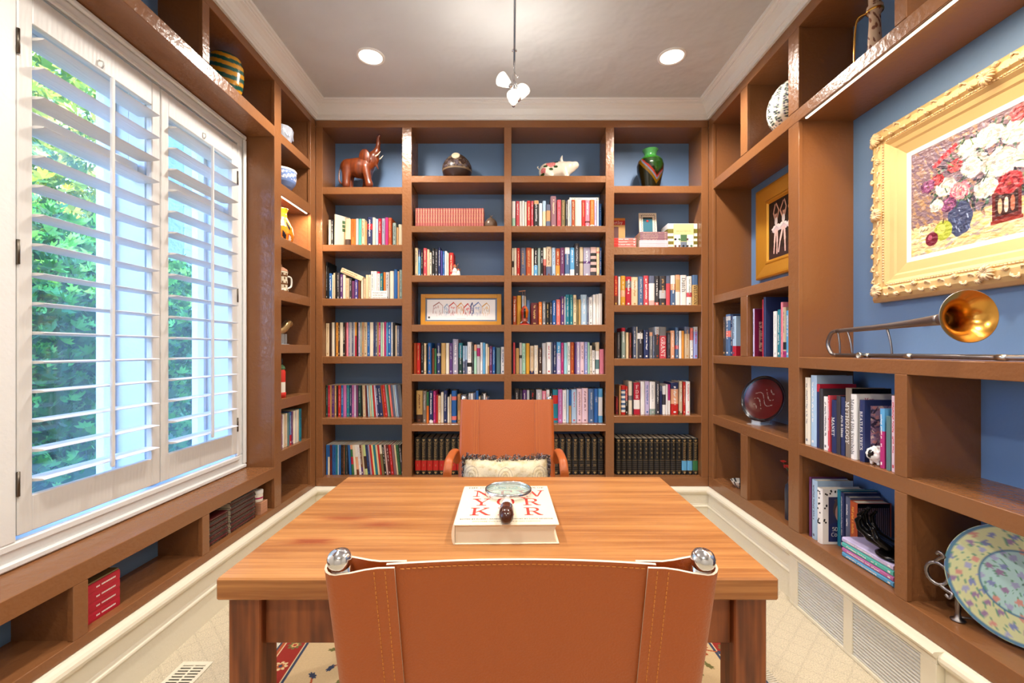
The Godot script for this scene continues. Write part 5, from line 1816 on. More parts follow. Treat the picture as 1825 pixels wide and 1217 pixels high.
	# --- white pig with roses
	var pig := thing("pig_figurine", "white ceramic pig painted with pink roses in the top shelf", "figurine", Vector3(0.345, 2.5633, -3.41))
	var pb := [
		[Vector3(-0.075, 0.068, 0), Vector3(0.03, 0.078, 0), 0.066, 0.068], [Vector3(0.03, 0.085, 0), Vector3(0.085, 0.105, 0), 0.058, 0.042], [Vector3(0.085, 0.105, 0), Vector3(0.128, 0.118, 0), 0.036, 0.024], [Vector3(0.128, 0.118, 0), Vector3(0.136, 0.121, 0), 0.026, 0.026],
		[Vector3(0.09, 0.08, 0), Vector3(0.118, 0.088, 0), 0.024, 0.014]]
	for s in [-1, 1]:
		pb.append([Vector3(0.045, 0.06, s * 0.04), Vector3(0.062, 0.022, s * 0.046), 0.028, 0.022])
		pb.append([Vector3(-0.085, 0.05, s * 0.04), Vector3(-0.06, 0.024, s * 0.05), 0.034, 0.023])
	part("body", flesh(pb, 0.0045, 0.006, "pig"), "painted_glaze", pig)
	for s in [-1, 1]:
		part("ear", tube(spline([Vector3(0.03, 0.128, s * 0.03), Vector3(0.026, 0.152, s * 0.036), Vector3(0.034, 0.182, s * 0.034)], 4), [0.013, 0.0135, 0.013, 0.012, 0.011, 0.009, 0.007, 0.004, 0.001], 8), "white_glaze", pig)
	part("tail", tube(spline([Vector3(-0.138, 0.09, 0), Vector3(-0.152, 0.10, 0.01), Vector3(-0.146, 0.11, 0.0)], 4), 0.004, 6), "white_glaze", pig)

	# --- heavy glass vase
	var v := thing("glass_vase", "heavy green glass vase with red and blue streaks in the top shelf", "vase", Vector3(1.047, 2.4889, -3.40))
	v.scale = Vector3(1.0, 1.12, 1.0)
	part("body", lathe([Vector2(0.0001, 0), Vector2(0.060, 0.0), Vector2(0.068, 0.008), Vector2(0.082, 0.07), Vector2(0.097, 0.13), Vector2(0.099, 0.165), Vector2(0.090, 0.195), Vector2(0.066, 0.216), Vector2(0.048, 0.224)], 48, "glass vase"), "painted_glaze", v)
	var gg := plain("green_glass", Color(0.30, 0.62, 0.32, 0.55), 0.03)
	gg.transparency = BaseMaterial3D.TRANSPARENCY_ALPHA
	part("neck", lathe([Vector2(0.048, 0.223), Vector2(0.044, 0.236), Vector2(0.047, 0.252), Vector2(0.058, 0.266), Vector2(0.060, 0.271), Vector2(0.056, 0.27), Vector2(0.042, 0.25), Vector2(0.038, 0.225), Vector2(0.030, 0.19), Vector2(0.0001, 0.18)], 32), gg, v)

	# --- picture-frame print of houses
	var pr := thing("framed_print", "wide yellow-framed print of sketched coloured houses", "framed print", Vector3(-0.386, 1.4680, -3.40))
	pr.rotation.x = -0.05
	var w := 0.612
	var h := 0.238
	for s in [-1, 1]:
		slab("frame_side", Vector3(minf(s * w / 2, s * (w / 2 - 0.034)), 0.001, -0.012), Vector3(maxf(s * w / 2, s * (w / 2 - 0.034)), h, 0.004), plain("mustard_frame", Color(0.80, 0.55, 0.13), 0.4), pr)
	slab("frame_rail", Vector3(-w / 2 + 0.034, 0.001, -0.012), Vector3(w / 2 - 0.034, 0.031, 0.004), "mustard_frame", pr)
	slab("frame_rail", Vector3(-w / 2 + 0.034, h - 0.031, -0.012), Vector3(w / 2 - 0.034, h, 0.004), "mustard_frame", pr)
	slab("mount", Vector3(-w / 2 + 0.032, 0.03, -0.010), Vector3(w / 2 - 0.032, h - 0.03, -0.003), plain("grey_mount", Color(0.45, 0.50, 0.58), 0.8), pr, 0.0)
	var hm := plain("house_print", Color(1, 1, 1), 0.7)
	hm.albedo_texture = ImageTexture.create_from_image(houses_image())
	part("print", print_face(w - 0.094, h - 0.084), hm, pr, Vector3(0, h / 2, -0.0022))

	# --- two kneeling angels by the red book
	for k in 2:
		var big := 1.0 if k == 0 else 0.62
		var a := thing("angel_figurine", ["taller white-robed angel figurine by the red book", "smaller white-robed angel figurine in front of its parent"][k], "figurine", Vector3(-0.428 + 0.028 * k, 1.8311, -3.36 + 0.012 * k), 0.0, "white angel figurines")
		part("robe", lathe([Vector2(0.0001, 0), Vector2(0.022 * big, 0.0), Vector2(0.024 * big, 0.01), Vector2(0.018 * big, 0.035), Vector2(0.013 * big, 0.05 * big + 0.006), Vector2(0.006 * big, 0.056 * big + 0.008), Vector2(0.0001, 0.058 * big + 0.009)], 18), "white_glaze", a)
		part("head", lathe(ball_profile(0.011 * big, 0.024 * big, 8, 0.058 * big + 0.004), 14), plain("clay_skin", Color(0.80, 0.60, 0.46), 0.5), a)
		part("hair", lathe([Vector2(0.0118 * big, 0.072 * big + 0.004), Vector2(0.0115 * big, 0.079 * big + 0.004), Vector2(0.006 * big, 0.084 * big + 0.0045), Vector2(0.0001, 0.085 * big + 0.0045)], 14), "terracotta", a)
		part("arm", tube(spline([Vector3(-0.012 * big, 0.05 * big, 0.0), Vector3(-0.014 * big, 0.036 * big, 0.012 * big), Vector3(0.0, 0.036 * big, 0.02 * big)], 3), 0.004 * big, 6), "white_glaze", a)
		part("arm", tube(spline([Vector3(0.012 * big, 0.05 * big, 0.0), Vector3(0.014 * big, 0.036 * big, 0.012 * big), Vector3(0.0, 0.036 * big, 0.02 * big)], 3), 0.004 * big, 6), "white_glaze", a)
		for s in [-1, 1]:
			part("wing", tube(spline([Vector3(0, 0.045 * big, -0.008), Vector3(s * 0.014 * big, 0.07 * big, -0.016), Vector3(s * 0.022 * big, 0.10 * big, -0.018)], 3), [0.004, 0.0045, 0.0045, 0.004, 0.0035, 0.003, 0.0015], 6), "bud_glaze", a)

	# --- carved bird on a footed base, hung with a paper tag
	var c := thing("carved_bird", "red and amber carved wooden bird on a footed base", "carving", Vector3(0.094, 1.4680, -3.345))
	part("body", flesh([[Vector3(0, 0.065, 0), Vector3(0, 0.10, 0), 0.024, 0.028], [Vector3(0, 0.10, 0), Vector3(0, 0.125, 0.004), 0.027, 0.018], [Vector3(0, 0.028, 0), Vector3(0, 0.045, 0), 0.026, 0.022]], 0.004, 0.004, "carving"), "painted_glaze", c)
	part("base", lathe([Vector2(0.0001, 0), Vector2(0.040, 0), Vector2(0.042, 0.003), Vector2(0.030, 0.008), Vector2(0.0001, 0.009)], 20), "ink_red", c)
	for s in [-1, 1]:
		part("foot", tube(spline([Vector3(s * 0.012, 0.03, 0.01), Vector3(s * 0.022, 0.018, 0.018), Vector3(s * 0.030, 0.009, 0.022)], 3), 0.006, 6), "pewter", c)
	for s in [[0.000, -0.012], [0.004, 0.006]]:
		part("quill", tube([Vector3(s[0], 0.135, 0), Vector3(s[1] - 0.004, 0.25, -0.01)], 0.0012, 5), "tag_paper" if mats.has("tag_paper") else plain("tag_paper", Color(0.72, 0.52, 0.40), 0.8), c)
	part("crest", cbox(Vector3(0.05, 0.006, 0.02), 0.002), "tag_paper", c, Vector3(-0.018, 0.253, -0.01), Vector3(0, 0, 0.12))

	# --- folded striped bird
	var b := thing("paper_bird", "folded blue striped paper bird above the far chair", "ornament", Vector3(-0.118, 0.7358, -3.37))
	var st := begin()
	st.set_smooth_group(-1)
	var pts := []
	var rg := RandomNumberGenerator.new()
	rg.seed = 4
	for i in 5:
		for j in 9:
			var a := TAU * j / 8.0
			var f := PI * i / 4.0
			var rr := (0.048 if j < 8 else 0.048) * (0.8 + 0.35 * fposmod(sin((j % 8) * 9.1 + i * 5.3) * 91.7, 1.0))
			pts.append(Vector3(rr * sin(f) * cos(a) * 1.05, 0.088 * (1.0 - cos(f)), rr * sin(f) * sin(a)))
	for i in 4:
		for j in 8:
			var q := [pts[i * 9 + j], pts[(i + 1) * 9 + j], pts[(i + 1) * 9 + j + 1], pts[i * 9 + j + 1]]
			for t in [0, 1, 2, 0, 2, 3]:
				st.set_color(tint_of("paper bird", (q[0] + q[1] + q[2]) / 3.0, 0.0))
				st.add_vertex(q[t])
	part("body", finish(st), "painted_matte", b)

	build_loose_back_books()

func build_loose_back_books() -> void:
	# white picture book turned so that its cover shows, first shelf below the elephant
	var t := thing("picture_book", "white picture book standing askew with green squares on its cover", "book", Vector3(-1.330, 2.0560, -3.366), deg_to_rad(-38), "books on the first shelf below the elephant")
	make_book(t, 0.010, 0.243, 0.125, "ivory", "", [], true, 3)
	for i in 3:
		slab("printed_square", Vector3(0.0052, 0.125 + 0.03 * i, -0.115), Vector3(0.0056, 0.148 + 0.03 * i, -0.06), "ink_green", t, 0.0)
	# book resting slantwise across the others
	var slant := thing("slanted_book", "cream book resting slantwise across upright books, black title", "book", Vector3(-1.280, 1.8835, -3.365), 0.0, "books on the second shelf below the elephant")
	make_book(slant, 0.036, 0.172, 0.13, "cream", "", [], true, 8)
	for c in slant.get_children():
		c.transform = Transform3D(Basis(Vector3(0, 0, 1), -PI / 2), Vector3(0, 0.0, 0)) * c.transform
	slant.rotation.z = -0.41
	lettering("The Second Sex", 0.017, "ink_black", slant, Vector3(0.066, 0.008, 0.0006), Vector3.ZERO)
	lettering("Simone de Beauvoir", 0.011, "ink_black", slant, Vector3(0.064, -0.008, 0.0006), Vector3.ZERO)
	# small propped card
	var k := thing("quote_card", "small white card with black script propped against the books", "card", Vector3(-0.986, 1.6600, -3.338))
	slab("card", Vector3(-0.057, 0, -0.001), Vector3(0.057, 0.062, 0.001), "card_white", k, 0.0)
	lettering("Woman's place is", 0.0125, "ink_black", k, Vector3(0, 0.047, 0.0015))
	lettering("in the House ...", 0.0125, "ink_black", k, Vector3(-0.004, 0.029, 0.0015))
	lettering("and in the Senate", 0.0125, "ink_black", k, Vector3(0, 0.011, 0.0015))
	# book laid on top of the row below the pig
	flat_book("catalogue", "thin ivory book lying flat on top of the upright books", "book", "books on the first shelf below the rose-painted pig", Vector3(0.545, 2.4090, -3.46), 0.0, 0.222, 0.15, 0.022, "ivory", "slate", true)

	# green vase column, first shelf: stacks of small books
	var y := 2.0393
	for i in 4:
		var o := flat_book("stacked_book", "%s coral red paperback in the stack of four below the green vase" % ["lowest", "second lowest", "second highest", "topmost"][i], "book", "coral red paperbacks in a stack", Vector3(0.846, y + i * 0.0208, -3.43), 0.0, 0.172, 0.12, 0.0203, "salmon", "white", true)
		slab("spine_band", Vector3(-0.086, 0.0015, 0.0596), Vector3(-0.048, 0.0188, 0.0603), "ink_red", o, 0.0)
	var wy := thing("poster_book", "tan paperback titled in white on a red band, standing behind red stack", "book", Vector3(0.815, y + 0.0002, -3.513), 0.0, "books below the green vase")
	cover_book(wy, 0.130, 0.268, 0.02, "khaki", [[0.80, 0.93, "red"], [0.93, 1.0, "amber"]])
	slab("cover_photo", Vector3(-0.043, 0.112, 0.0202), Vector3(0.014, 0.2, 0.0205), "mauve_print" if mats.has("mauve_print") else plain("mauve_print", Color(0.36, 0.22, 0.22), 0.6), wy, 0.0)
	lettering("Worthy", 0.03, "ink_white", wy, Vector3(-0.01, 0.232, 0.0206))
	y = 2.0393
	for i in 4:
		flat_book("stacked_book", "%s pink paperback in the lower half of the middle stack" % ["lowest", "second lowest", "second highest", "topmost"][i], "book", "pink paperbacks in the middle stack", Vector3(1.055, y + i * 0.0146, -3.42), 0.0, 0.214, 0.16, 0.0142, "palepink", "white", true)
	y += 4 * 0.0146
	for i in 5:
		flat_book("stacked_book", "%s brown paperback in the upper half of the middle stack" % ["lowest", "second lowest", "middle", "second highest", "topmost"][i], "book", "brown paperbacks in the middle stack", Vector3(1.058, y + i * 0.0132, -3.425), 0.0, 0.204, 0.155, 0.0128, "mauve", "beige", true)
	y += 5 * 0.0132
	var fr := thing("bordered_book", "white book with ornate border and teal panel standing on stacked books", "book", Vector3(1.045, y + 0.0005, -3.455), 0.0, "books below the green vase")
	fr.rotation.x = -0.1
	cover_book(fr, 0.135, 0.172, 0.012, "ivory", [])
	slab("cover_panel", Vector3(-0.038, 0.018, 0.0121), Vector3(0.036, 0.138, 0.0124), plain("teal_print", Color(0.14, 0.42, 0.50), 0.5), fr, 0.0)
	slab("cover_panel_top", Vector3(-0.038, 0.126, 0.0124), Vector3(0.036, 0.138, 0.0127), "ink_black", fr, 0.0)
	part("emblem", lathe(ball_profile(0.009, 0.004, 6), 10), "ink_red", fr, Vector3(-0.004, 0.108, 0.0125), Vector3(PI / 2, 0, 0))
	for i in 22:
		var u := float(i) / 22.0
		for s in [-1, 1]:
			part("border_scroll", cbox(Vector3(0.006, 0.004, 0.0006), 0.0), "mauve_print" if i % 2 else "grey_mount", fr, Vector3(s * 0.05 + 0.002 * (i % 3), 0.012 + u * 0.15, 0.0124), Vector3(0, 0, i * 0.9))
	for i in 12:
		part("border_scroll", cbox(Vector3(0.007, 0.004, 0.0006), 0.0), "mauve_print", fr, Vector3(-0.046 + i * 0.0084, 0.153 + 0.004 * (i % 2), 0.0124), Vector3(0, 0, i * 0.7))
	# green-striped gift box with booklets in front
	var gb := thing("striped_box", "white box with olive stripes behind a pale yellow booklet", "box", Vector3(1.286, 2.0394, -3.45))
	slab("body", Vector3(-0.112, 0, -0.09), Vector3(0.112, 0.196, 0.066), "card_white", gb, 0.002)
	for r in [[0.012, 0.02], [0.038, 0.062], [0.082, 0.10], [0.122, 0.155]]:
		slab("stripe", Vector3(-0.1125, r[0], -0.07), Vector3(0.1125, r[1], 0.0665), plain("olive_print", Color(0.50, 0.47, 0.16), 0.6), gb, 0.0)
	var bk := thing("wedding_booklet", "pale yellow booklet with cartoon scenes leaning on the striped box", "booklet", Vector3(1.288, 2.0394, -3.3735))
	cover_book(bk, 0.150, 0.188, 0.006, "paleyellow", [])
	for i in 3:
		for j in 2:
			slab("cartoon_panel", Vector3(-0.072 + i * 0.049, 0.004 + j * 0.053, 0.0061), Vector3(-0.025 + i * 0.049, 0.054 + j * 0.053, 0.0064), ["card_white", "grey_mount", "card_white", "card_white", "ink_green", "card_white"][i + 3 * j - 0], bk, 0.0)
	for i in 9:
		part("cartoon_mark", cbox(Vector3(0.014, 0.016, 0.0005), 0.0), ["mauve_print", "ink_green", "ink_black"][i % 3], bk, Vector3(-0.062 + (i % 5) * 0.03, 0.022 + (i % 2) * 0.05, 0.0067), Vector3(0, 0, i))
	lettering("BEAUTIFUL", 0.016, "ink_gold", bk, Vector3(0, 0.133, 0.0066), Vector3.ZERO, true, 1.2)

# book showing its front board towards +z: cover with bands, pages behind
func cover_book(o: Node3D, w: float, h: float, t: float, color: String, bands: Array) -> void:
	var holder := Node3D.new()
	add_child(holder)
	make_book(holder, t, h, w, color, "", bands, true, 2)
	# turn so that a board looks at +z: spine goes to -x
	var x := Transform3D(Basis(Vector3.UP, -PI / 2), Vector3(-w * 0.5, 0, t * 0.5))
	for c in holder.get_children():
		holder.remove_child(c)
		o.add_child(c, true)
		c.transform = x * c.transform
	holder.free()

func dab(im: Image, cx: float, cy: float, rx: float, ry: float, c: Color, rot := 0.0, ragged := 0.0) -> void:
	var r := int(ceil(maxf(rx, ry) * 1.3))
	var cs := cos(rot)
	var sn := sin(rot)
	for y in range(maxi(0, int(cy) - r), mini(im.get_height(), int(cy) + r + 1)):
		for x in range(maxi(0, int(cx) - r), mini(im.get_width(), int(cx) + r + 1)):
			var dx := x - cx
			var dy := y - cy
			var u := (dx * cs + dy * sn) / rx
			var v := (-dx * sn + dy * cs) / ry
			var e := 1.0 + ragged * sin(atan2(v, u) * 7.0 + cx)
			if u * u + v * v < e * e:
				im.set_pixel(x, y, c)

func stroke(im: Image, a: Vector2, b: Vector2, w: float, c: Color) -> void:
	var n := int(a.distance_to(b)) + 1
	for i in n + 1:
		var p := a.lerp(b, float(i) / n)
		dab(im, p.x, p.y, w, w, c)

func houses_image() -> Image:
	var im := Image.create(520, 154, false, Image.FORMAT_RGBA8)
	im.fill(Color(0.93, 0.92, 0.91))
	var rg := RandomNumberGenerator.new()
	rg.seed = 12
	# [x, width, height, colour]
	var hs := [[45, 74, 84, Color(0.66, 0.48, 0.44)], [128, 38, 72, Color(0.58, 0.66, 0.76)], [166, 58, 84, Color(0.78, 0.30, 0.26)], [228, 50, 80, Color(0.84, 0.58, 0.28)], [280, 48, 74, Color(0.80, 0.22, 0.22)], [330, 22, 80, Color(0.22, 0.24, 0.44)], [354, 58, 84, Color(0.36, 0.46, 0.68)], [418, 58, 80, Color(0.80, 0.60, 0.34)]]
	for h in hs:
		var x: float = h[0]
		var w: float = h[1]
		var top: float = 104.0 - h[2]
		var c: Color = h[3]
		for pass_ in 2:
			var j := rg.randf_range(-2, 2)
			stroke(im, Vector2(x + j, 104), Vector2(x + w * 0.05, top + 28), 1.4, c)
			stroke(im, Vector2(x + w * 0.05, top + 28), Vector2(x + w * 0.62, top + j), 2.0 + 2.0 * pass_, c)
			stroke(im, Vector2(x + w * 0.62, top + j), Vector2(x + w, top + 26), 2.0, c)
			stroke(im, Vector2(x + w, top + 26), Vector2(x + w * 0.96, 106), 1.6, c)
		for i in 9:
			var px := x + rg.randf_range(0.12, 0.9) * w
			var py := rg.randf_range(top + 30, 98)
			stroke(im, Vector2(px, py), Vector2(px + rg.randf_range(-3, 3), py + rg.randf_range(8, 20)), 1.0, c.darkened(rg.randf_range(0.0, 0.5)))
		for i in 5:
			var px := x + rg.randf_range(0.1, 0.9) * w
			stroke(im, Vector2(px, 100), Vector2(px + rg.randf_range(-2, 2), 112 + rg.randf_range(0, 14)), 0.9, c.lightened(0.25))
		for i in 3:
			dab(im, x + w * rg.randf_range(0.3, 0.75), top + rg.randf_range(28, 48), 6, 8, c.lightened(0.5))
	im.fill_rect(Rect2i(8, 128, 15, 15), Color(0.3, 0.3, 0.3))
	for i in 14:
		im.fill_rect(Rect2i(226 + i * 5, 144, 3, 3), Color(0.4, 0.4, 0.42))
	return im

# ------------------------------------------------------------------ books on the side walls
var right_big_row := [
	[0, 38, 331, "ivory", "grey"], [41, 42, 345, "paleblue", "white"], [85, 20, 305, "navy", "", [[0.88, 1, "crimson"]], "", 0], [107, 22, 285, "charcoal"], [131, 34, 250, "white", "grey"], [167, 12, 258, "rose", "white"], [187, 28, 240, "navy", "", [], "MANET", 0], [220, 22, 262, "charcoal"], [245, 20, 258, "navy", "", [], "Arts & Ideas", 0], [268, 34, 302, "taupe", "", [], "MYTHOLOGY", 0], [304, 30, 278, "white", "", [], "Man and His Symbols", 0], [352, 24, 258, "navy", "", [], "BEATLES LYRICS", 0], [457, 20, 236, "magenta", "white", [[0.62, 1, "skyblue"]], "", 0], [490, 20, 210, "tealgrey"], [514, 22, 292, "palepink", "rose"]]
var right_low_row := [
	[0, 14, 292, "plum"], [20, 38, 288, "paleblue", "slate"]]
var right_low_deep := [[104, 20, 262, "teal"], [127, 20, 258, "navy", "silver"], [149, 26, 246, "slate", "white"], [178, 46, 236, "rust", "amber"]]
var right_small_far := [[66, 42, 268, "charcoal", "tan"], [112, 60, 282, "steel", "white", [[0.45, 0.6, "salmon"], [0.85, 0.95, "silver"]], "", 0], [176, 26, 274, "navy", "white"], [206, 46, 262, "paleblue", "slate", [[0, 0.25, "crimson"]], "", 0]]
var right_small_near := [[2, 16, 290, "lavender", "slate"], [103, 15, 335, "crimson", "rose"], [121, 20, 346, "navy"], [211, 15, 255, "white"], [229, 15, 255, "white", "grey"], [247, 31, 262, "teal", "white"], [281, 18, 300, "pink", "rose"], [302, 22, 270, "beige", "charcoal", [[0, 0.12, "magenta"], [0.15, 0.3, "black"]], "", 0], [327, 30, 250, "skyblue", "white"], [359, 24, 262, "plum", "silver"]]
var left_row := [[8, 16, 205, "lavender", "black"], [26, 14, 208, "charcoal", "silver"], [44, 16, 214, "mauve", "white"], [64, 14, 216, "white"], [82, 26, 214, "beige", "tan"], [110, 16, 216, "ivory"], [128, 18, 216, "tealgrey"], [150, 30, 218, "blue", "white", [[0, 0.3, "crimson"]], "", 0], [184, 14, 218, "plum", "white"], [202, 20, 220, "ivory"], [226, 14, 220, "silver"], [244, 18, 220, "ivory"], [264, 16, 222, "beige"], [284, 36, 222, "teal", "navy"]]

func build_side_books() -> void:
	book_row(right_big_row, "shelf below the trombone", "book", Vector3(1.466, 0.8121, -2.250), -PI / 2, 41)
	book_row(right_low_row, "low shelf beside the hand sculpture", "book", Vector3(1.475, 0.3581, -2.232), -PI / 2, 42)
	book_row(right_low_deep, "low shelf just behind the hand sculpture", "book", Vector3(1.541, 0.3581, -2.232), -PI / 2, 46)
	book_row(right_small_far, "small far cubby below the dancer painting", "book", Vector3(1.472, 1.2421, -3.205), -PI / 2, 43)
	book_row(right_small_near, "small near cubby below the dancer painting", "book", Vector3(1.472, 1.2421, -2.745), -PI / 2, 44)
	book_row(left_row, "narrow shelf beside the window", "book", Vector3(-1.475, 0.6491, -2.830), PI / 2, 45)

	# printed boards that show: slabs laid on the near side of some books
	add_board_art("white book between", 0)
	# burgundy picture book turned to show its cover
	var b: Node3D = null
	for c in get_children():
		if String(c.get_meta("label", "")).begins_with("lavender book") and String(c.get_meta("group", "")).ends_with("near cubby below the dancer painting"):
			b = Node3D.new()
			b.name = "front_board"
			c.add_child(b)
			b.position = Vector3(0.0082, 0, -0.08)
			b.rotation.y = PI / 2
			c.set_meta("label", "book with a burgundy cover and pale engraving, below the dancer painting")
	slab("cover_sheet", Vector3(-0.077, 0.0, -0.0002), Vector3(0.077, 0.289, 0.0004), plain("burgundy_print", Color(0.46, 0.10, 0.26), 0.4), b, 0.0)
	slab("engraving", Vector3(-0.050, 0.03, 0.0005), Vector3(0.050, 0.21, 0.0008), art("engraving", 96, 160, [Color(0.80, 0.66, 0.62), Color(0.46, 0.24, 0.40), Color(0.88, 0.78, 0.72), Color(0.40, 0.18, 0.34)], 5), b, 0.0)
	lettering("WINE", 0.018, "ink_white", b, Vector3(0.02, 0.262, 0.0008))
	lettering("A TALE", 0.012, "ink_white", b, Vector3(0.02, 0.24, 0.0008))

	# spotted book with a smiling portrait
	var s := thing("portrait_book", "white black-spotted book with a smiling portrait on its cover", "book", Vector3(1.470, 0.3585, -2.150), -PI / 2, "books on the low shelf beside the hand sculpture")
	make_book(s, 0.036, 0.262, 0.205, "white", "", [], false, 4)
	var pm := plain("portrait_print", Color(1, 1, 1), 0.4)
	pm.albedo_texture = ImageTexture.create_from_image(portrait_image())
	part("cover_photo", print_face(0.158, 0.212), pm, s, Vector3(0.0184, 0.118, -0.112), Vector3(0, PI / 2, 0))
	var rg := RandomNumberGenerator.new()
	rg.seed = 8
	if not meshes.has("spot"):
		meshes["spot"] = lathe([Vector2(0.0045, 0), Vector2(0.004, 0.0004), Vector2(0.0001, 0.0005)], 8)
	for i in 40:
		if i < 16:
			part("printed_spot", meshes["spot"], "ink_black", s, Vector3(rg.randf_range(-0.008, 0.008), rg.randf_range(0.08, 0.25), 0.0001), Vector3(PI / 2, 0, 0))
		else:
			var y := rg.randf_range(0.231, 0.256) if i > 22 else rg.randf_range(0.1, 0.25)
			part("printed_spot", meshes["spot"], "ink_black", s, Vector3(0.0182, y, rg.randf_range(-0.19, -0.015) if i > 22 else rg.randf_range(-0.027, -0.012)), Vector3(0, 0, -PI / 2))
	lettering("50 Years", 0.026, "ink_white", s, Vector3(0.0188, 0.072, -0.098), Vector3(0, PI / 2, 0), false)
	lettering("Country", 0.026, "ink_white", s, Vector3(0.0188, 0.046, -0.092), Vector3(0, PI / 2, 0), false)

	# four bright slim books stacked flat
	var y := 0.3583
	for e in [["skyblue", "sky blue", 0.022], ["orchid", "bright pink", 0.0195], ["turquoise", "green", 0.0235], ["lavender", "lavender", 0.021]]:
		var k := flat_book("stacked_album", "%s slim hardback in the stack under the hand sculpture" % e[1], "book", "bright hardbacks under the hand sculpture", Vector3(1.575, y, -1.875), -PI / 2, 0.27, 0.195, e[2], e[0], "white")
		y += e[2] + 0.0003
	# red paperbacks in the left low cubby
	y = 0.3187
	for i in 4:
		flat_book("red_paperback", "%s red paperback in the stack under the window ledge" % ["lowest", "second lowest", "second highest", "topmost"][i], "book", "red paperbacks under the window ledge", Vector3(-1.545, y, -1.615), PI / 2, 0.160, 0.13, 0.0335, "crimson", "", true).add_child(foil_line())
		y += 0.0338
	flat_book("grey_manual", "dark grey booklet with a yellow edge on top of red paperbacks", "booklet", "", Vector3(-1.548, y, -1.617), PI / 2, 0.156, 0.125, 0.006, "olive", "", true)
	# two stacks of dark magazines
	for st in [[-2.265, 14, 0.0093, "shorter", 0.145], [-2.470, 19, 0.0091, "taller", 0.235]]:
		y = 0.3187
		for i in st[1]:
			flat_book("stacked_magazine", "dark magazine, %s from the bottom of the %s stack under the ledge" % [ordinal(i), st[3]], "magazine", "dark magazines stacked under the ledge", Vector3(-1.552 + 0.002 * sin(i * 2.3), y, st[0] + 0.003 * sin(i * 1.7)), PI / 2, st[4] * 0.95, 0.15, st[2] - 0.0004, ["darkbrown", "maroon", "charcoal"][i % 3], "taupe", true)
			y += st[2]
	var pad := thing("note_block", "tan block of note paper beside the magazine stacks", "notepad", Vector3(-1.50, 0.3187, -2.655))
	for i in 6:
		slab("sheet_pack", Vector3(-0.035, i * 0.0115, -0.035), Vector3(0.035, i * 0.0115 + 0.011, 0.035), "tag_paper", pad, 0.001)
	var jar := thing("ointment_jar", "small white jar with a pink stripe on the note block", "jar", Vector3(-1.505, 0.3880, -2.655))
	part("body", lathe([Vector2(0.0001, 0), Vector2(0.028, 0), Vector2(0.029, 0.003), Vector2(0.029, 0.045), Vector2(0.027, 0.048), Vector2(0.0001, 0.048)], 24), "white_glaze", jar)
	part("label_stripe", lathe([Vector2(0.0293, 0.018), Vector2(0.0293, 0.027)], 24), "ink_magenta", jar)
	part("lid", lathe([Vector2(0.030, 0.048), Vector2(0.030, 0.064), Vector2(0.027, 0.067), Vector2(0.0001, 0.067)], 24), "card_white", jar)

func art(called: String, w: int, h: int, tones: Array, seed_: int) -> StandardMaterial3D:
	var im := Image.create(w, h, false, Image.FORMAT_RGBA8)
	im.fill(tones[0])
	var rg := RandomNumberGenerator.new()
	rg.seed = seed_
	for i in 160:
		dab(im, rg.randf_range(0, w), rg.randf_range(0, h), rg.randf_range(2, w * 0.12), rg.randf_range(1.5, h * 0.05), tones[rg.randi() % tones.size()], rg.randf_range(-1, 1), 0.2)
	var m := plain(called, Color(1, 1, 1), 0.45)
	m.albedo_texture = ImageTexture.create_from_image(im)
	m.uv1_triplanar = true
	m.uv1_scale = Vector3(7, 7, 7)
	return m

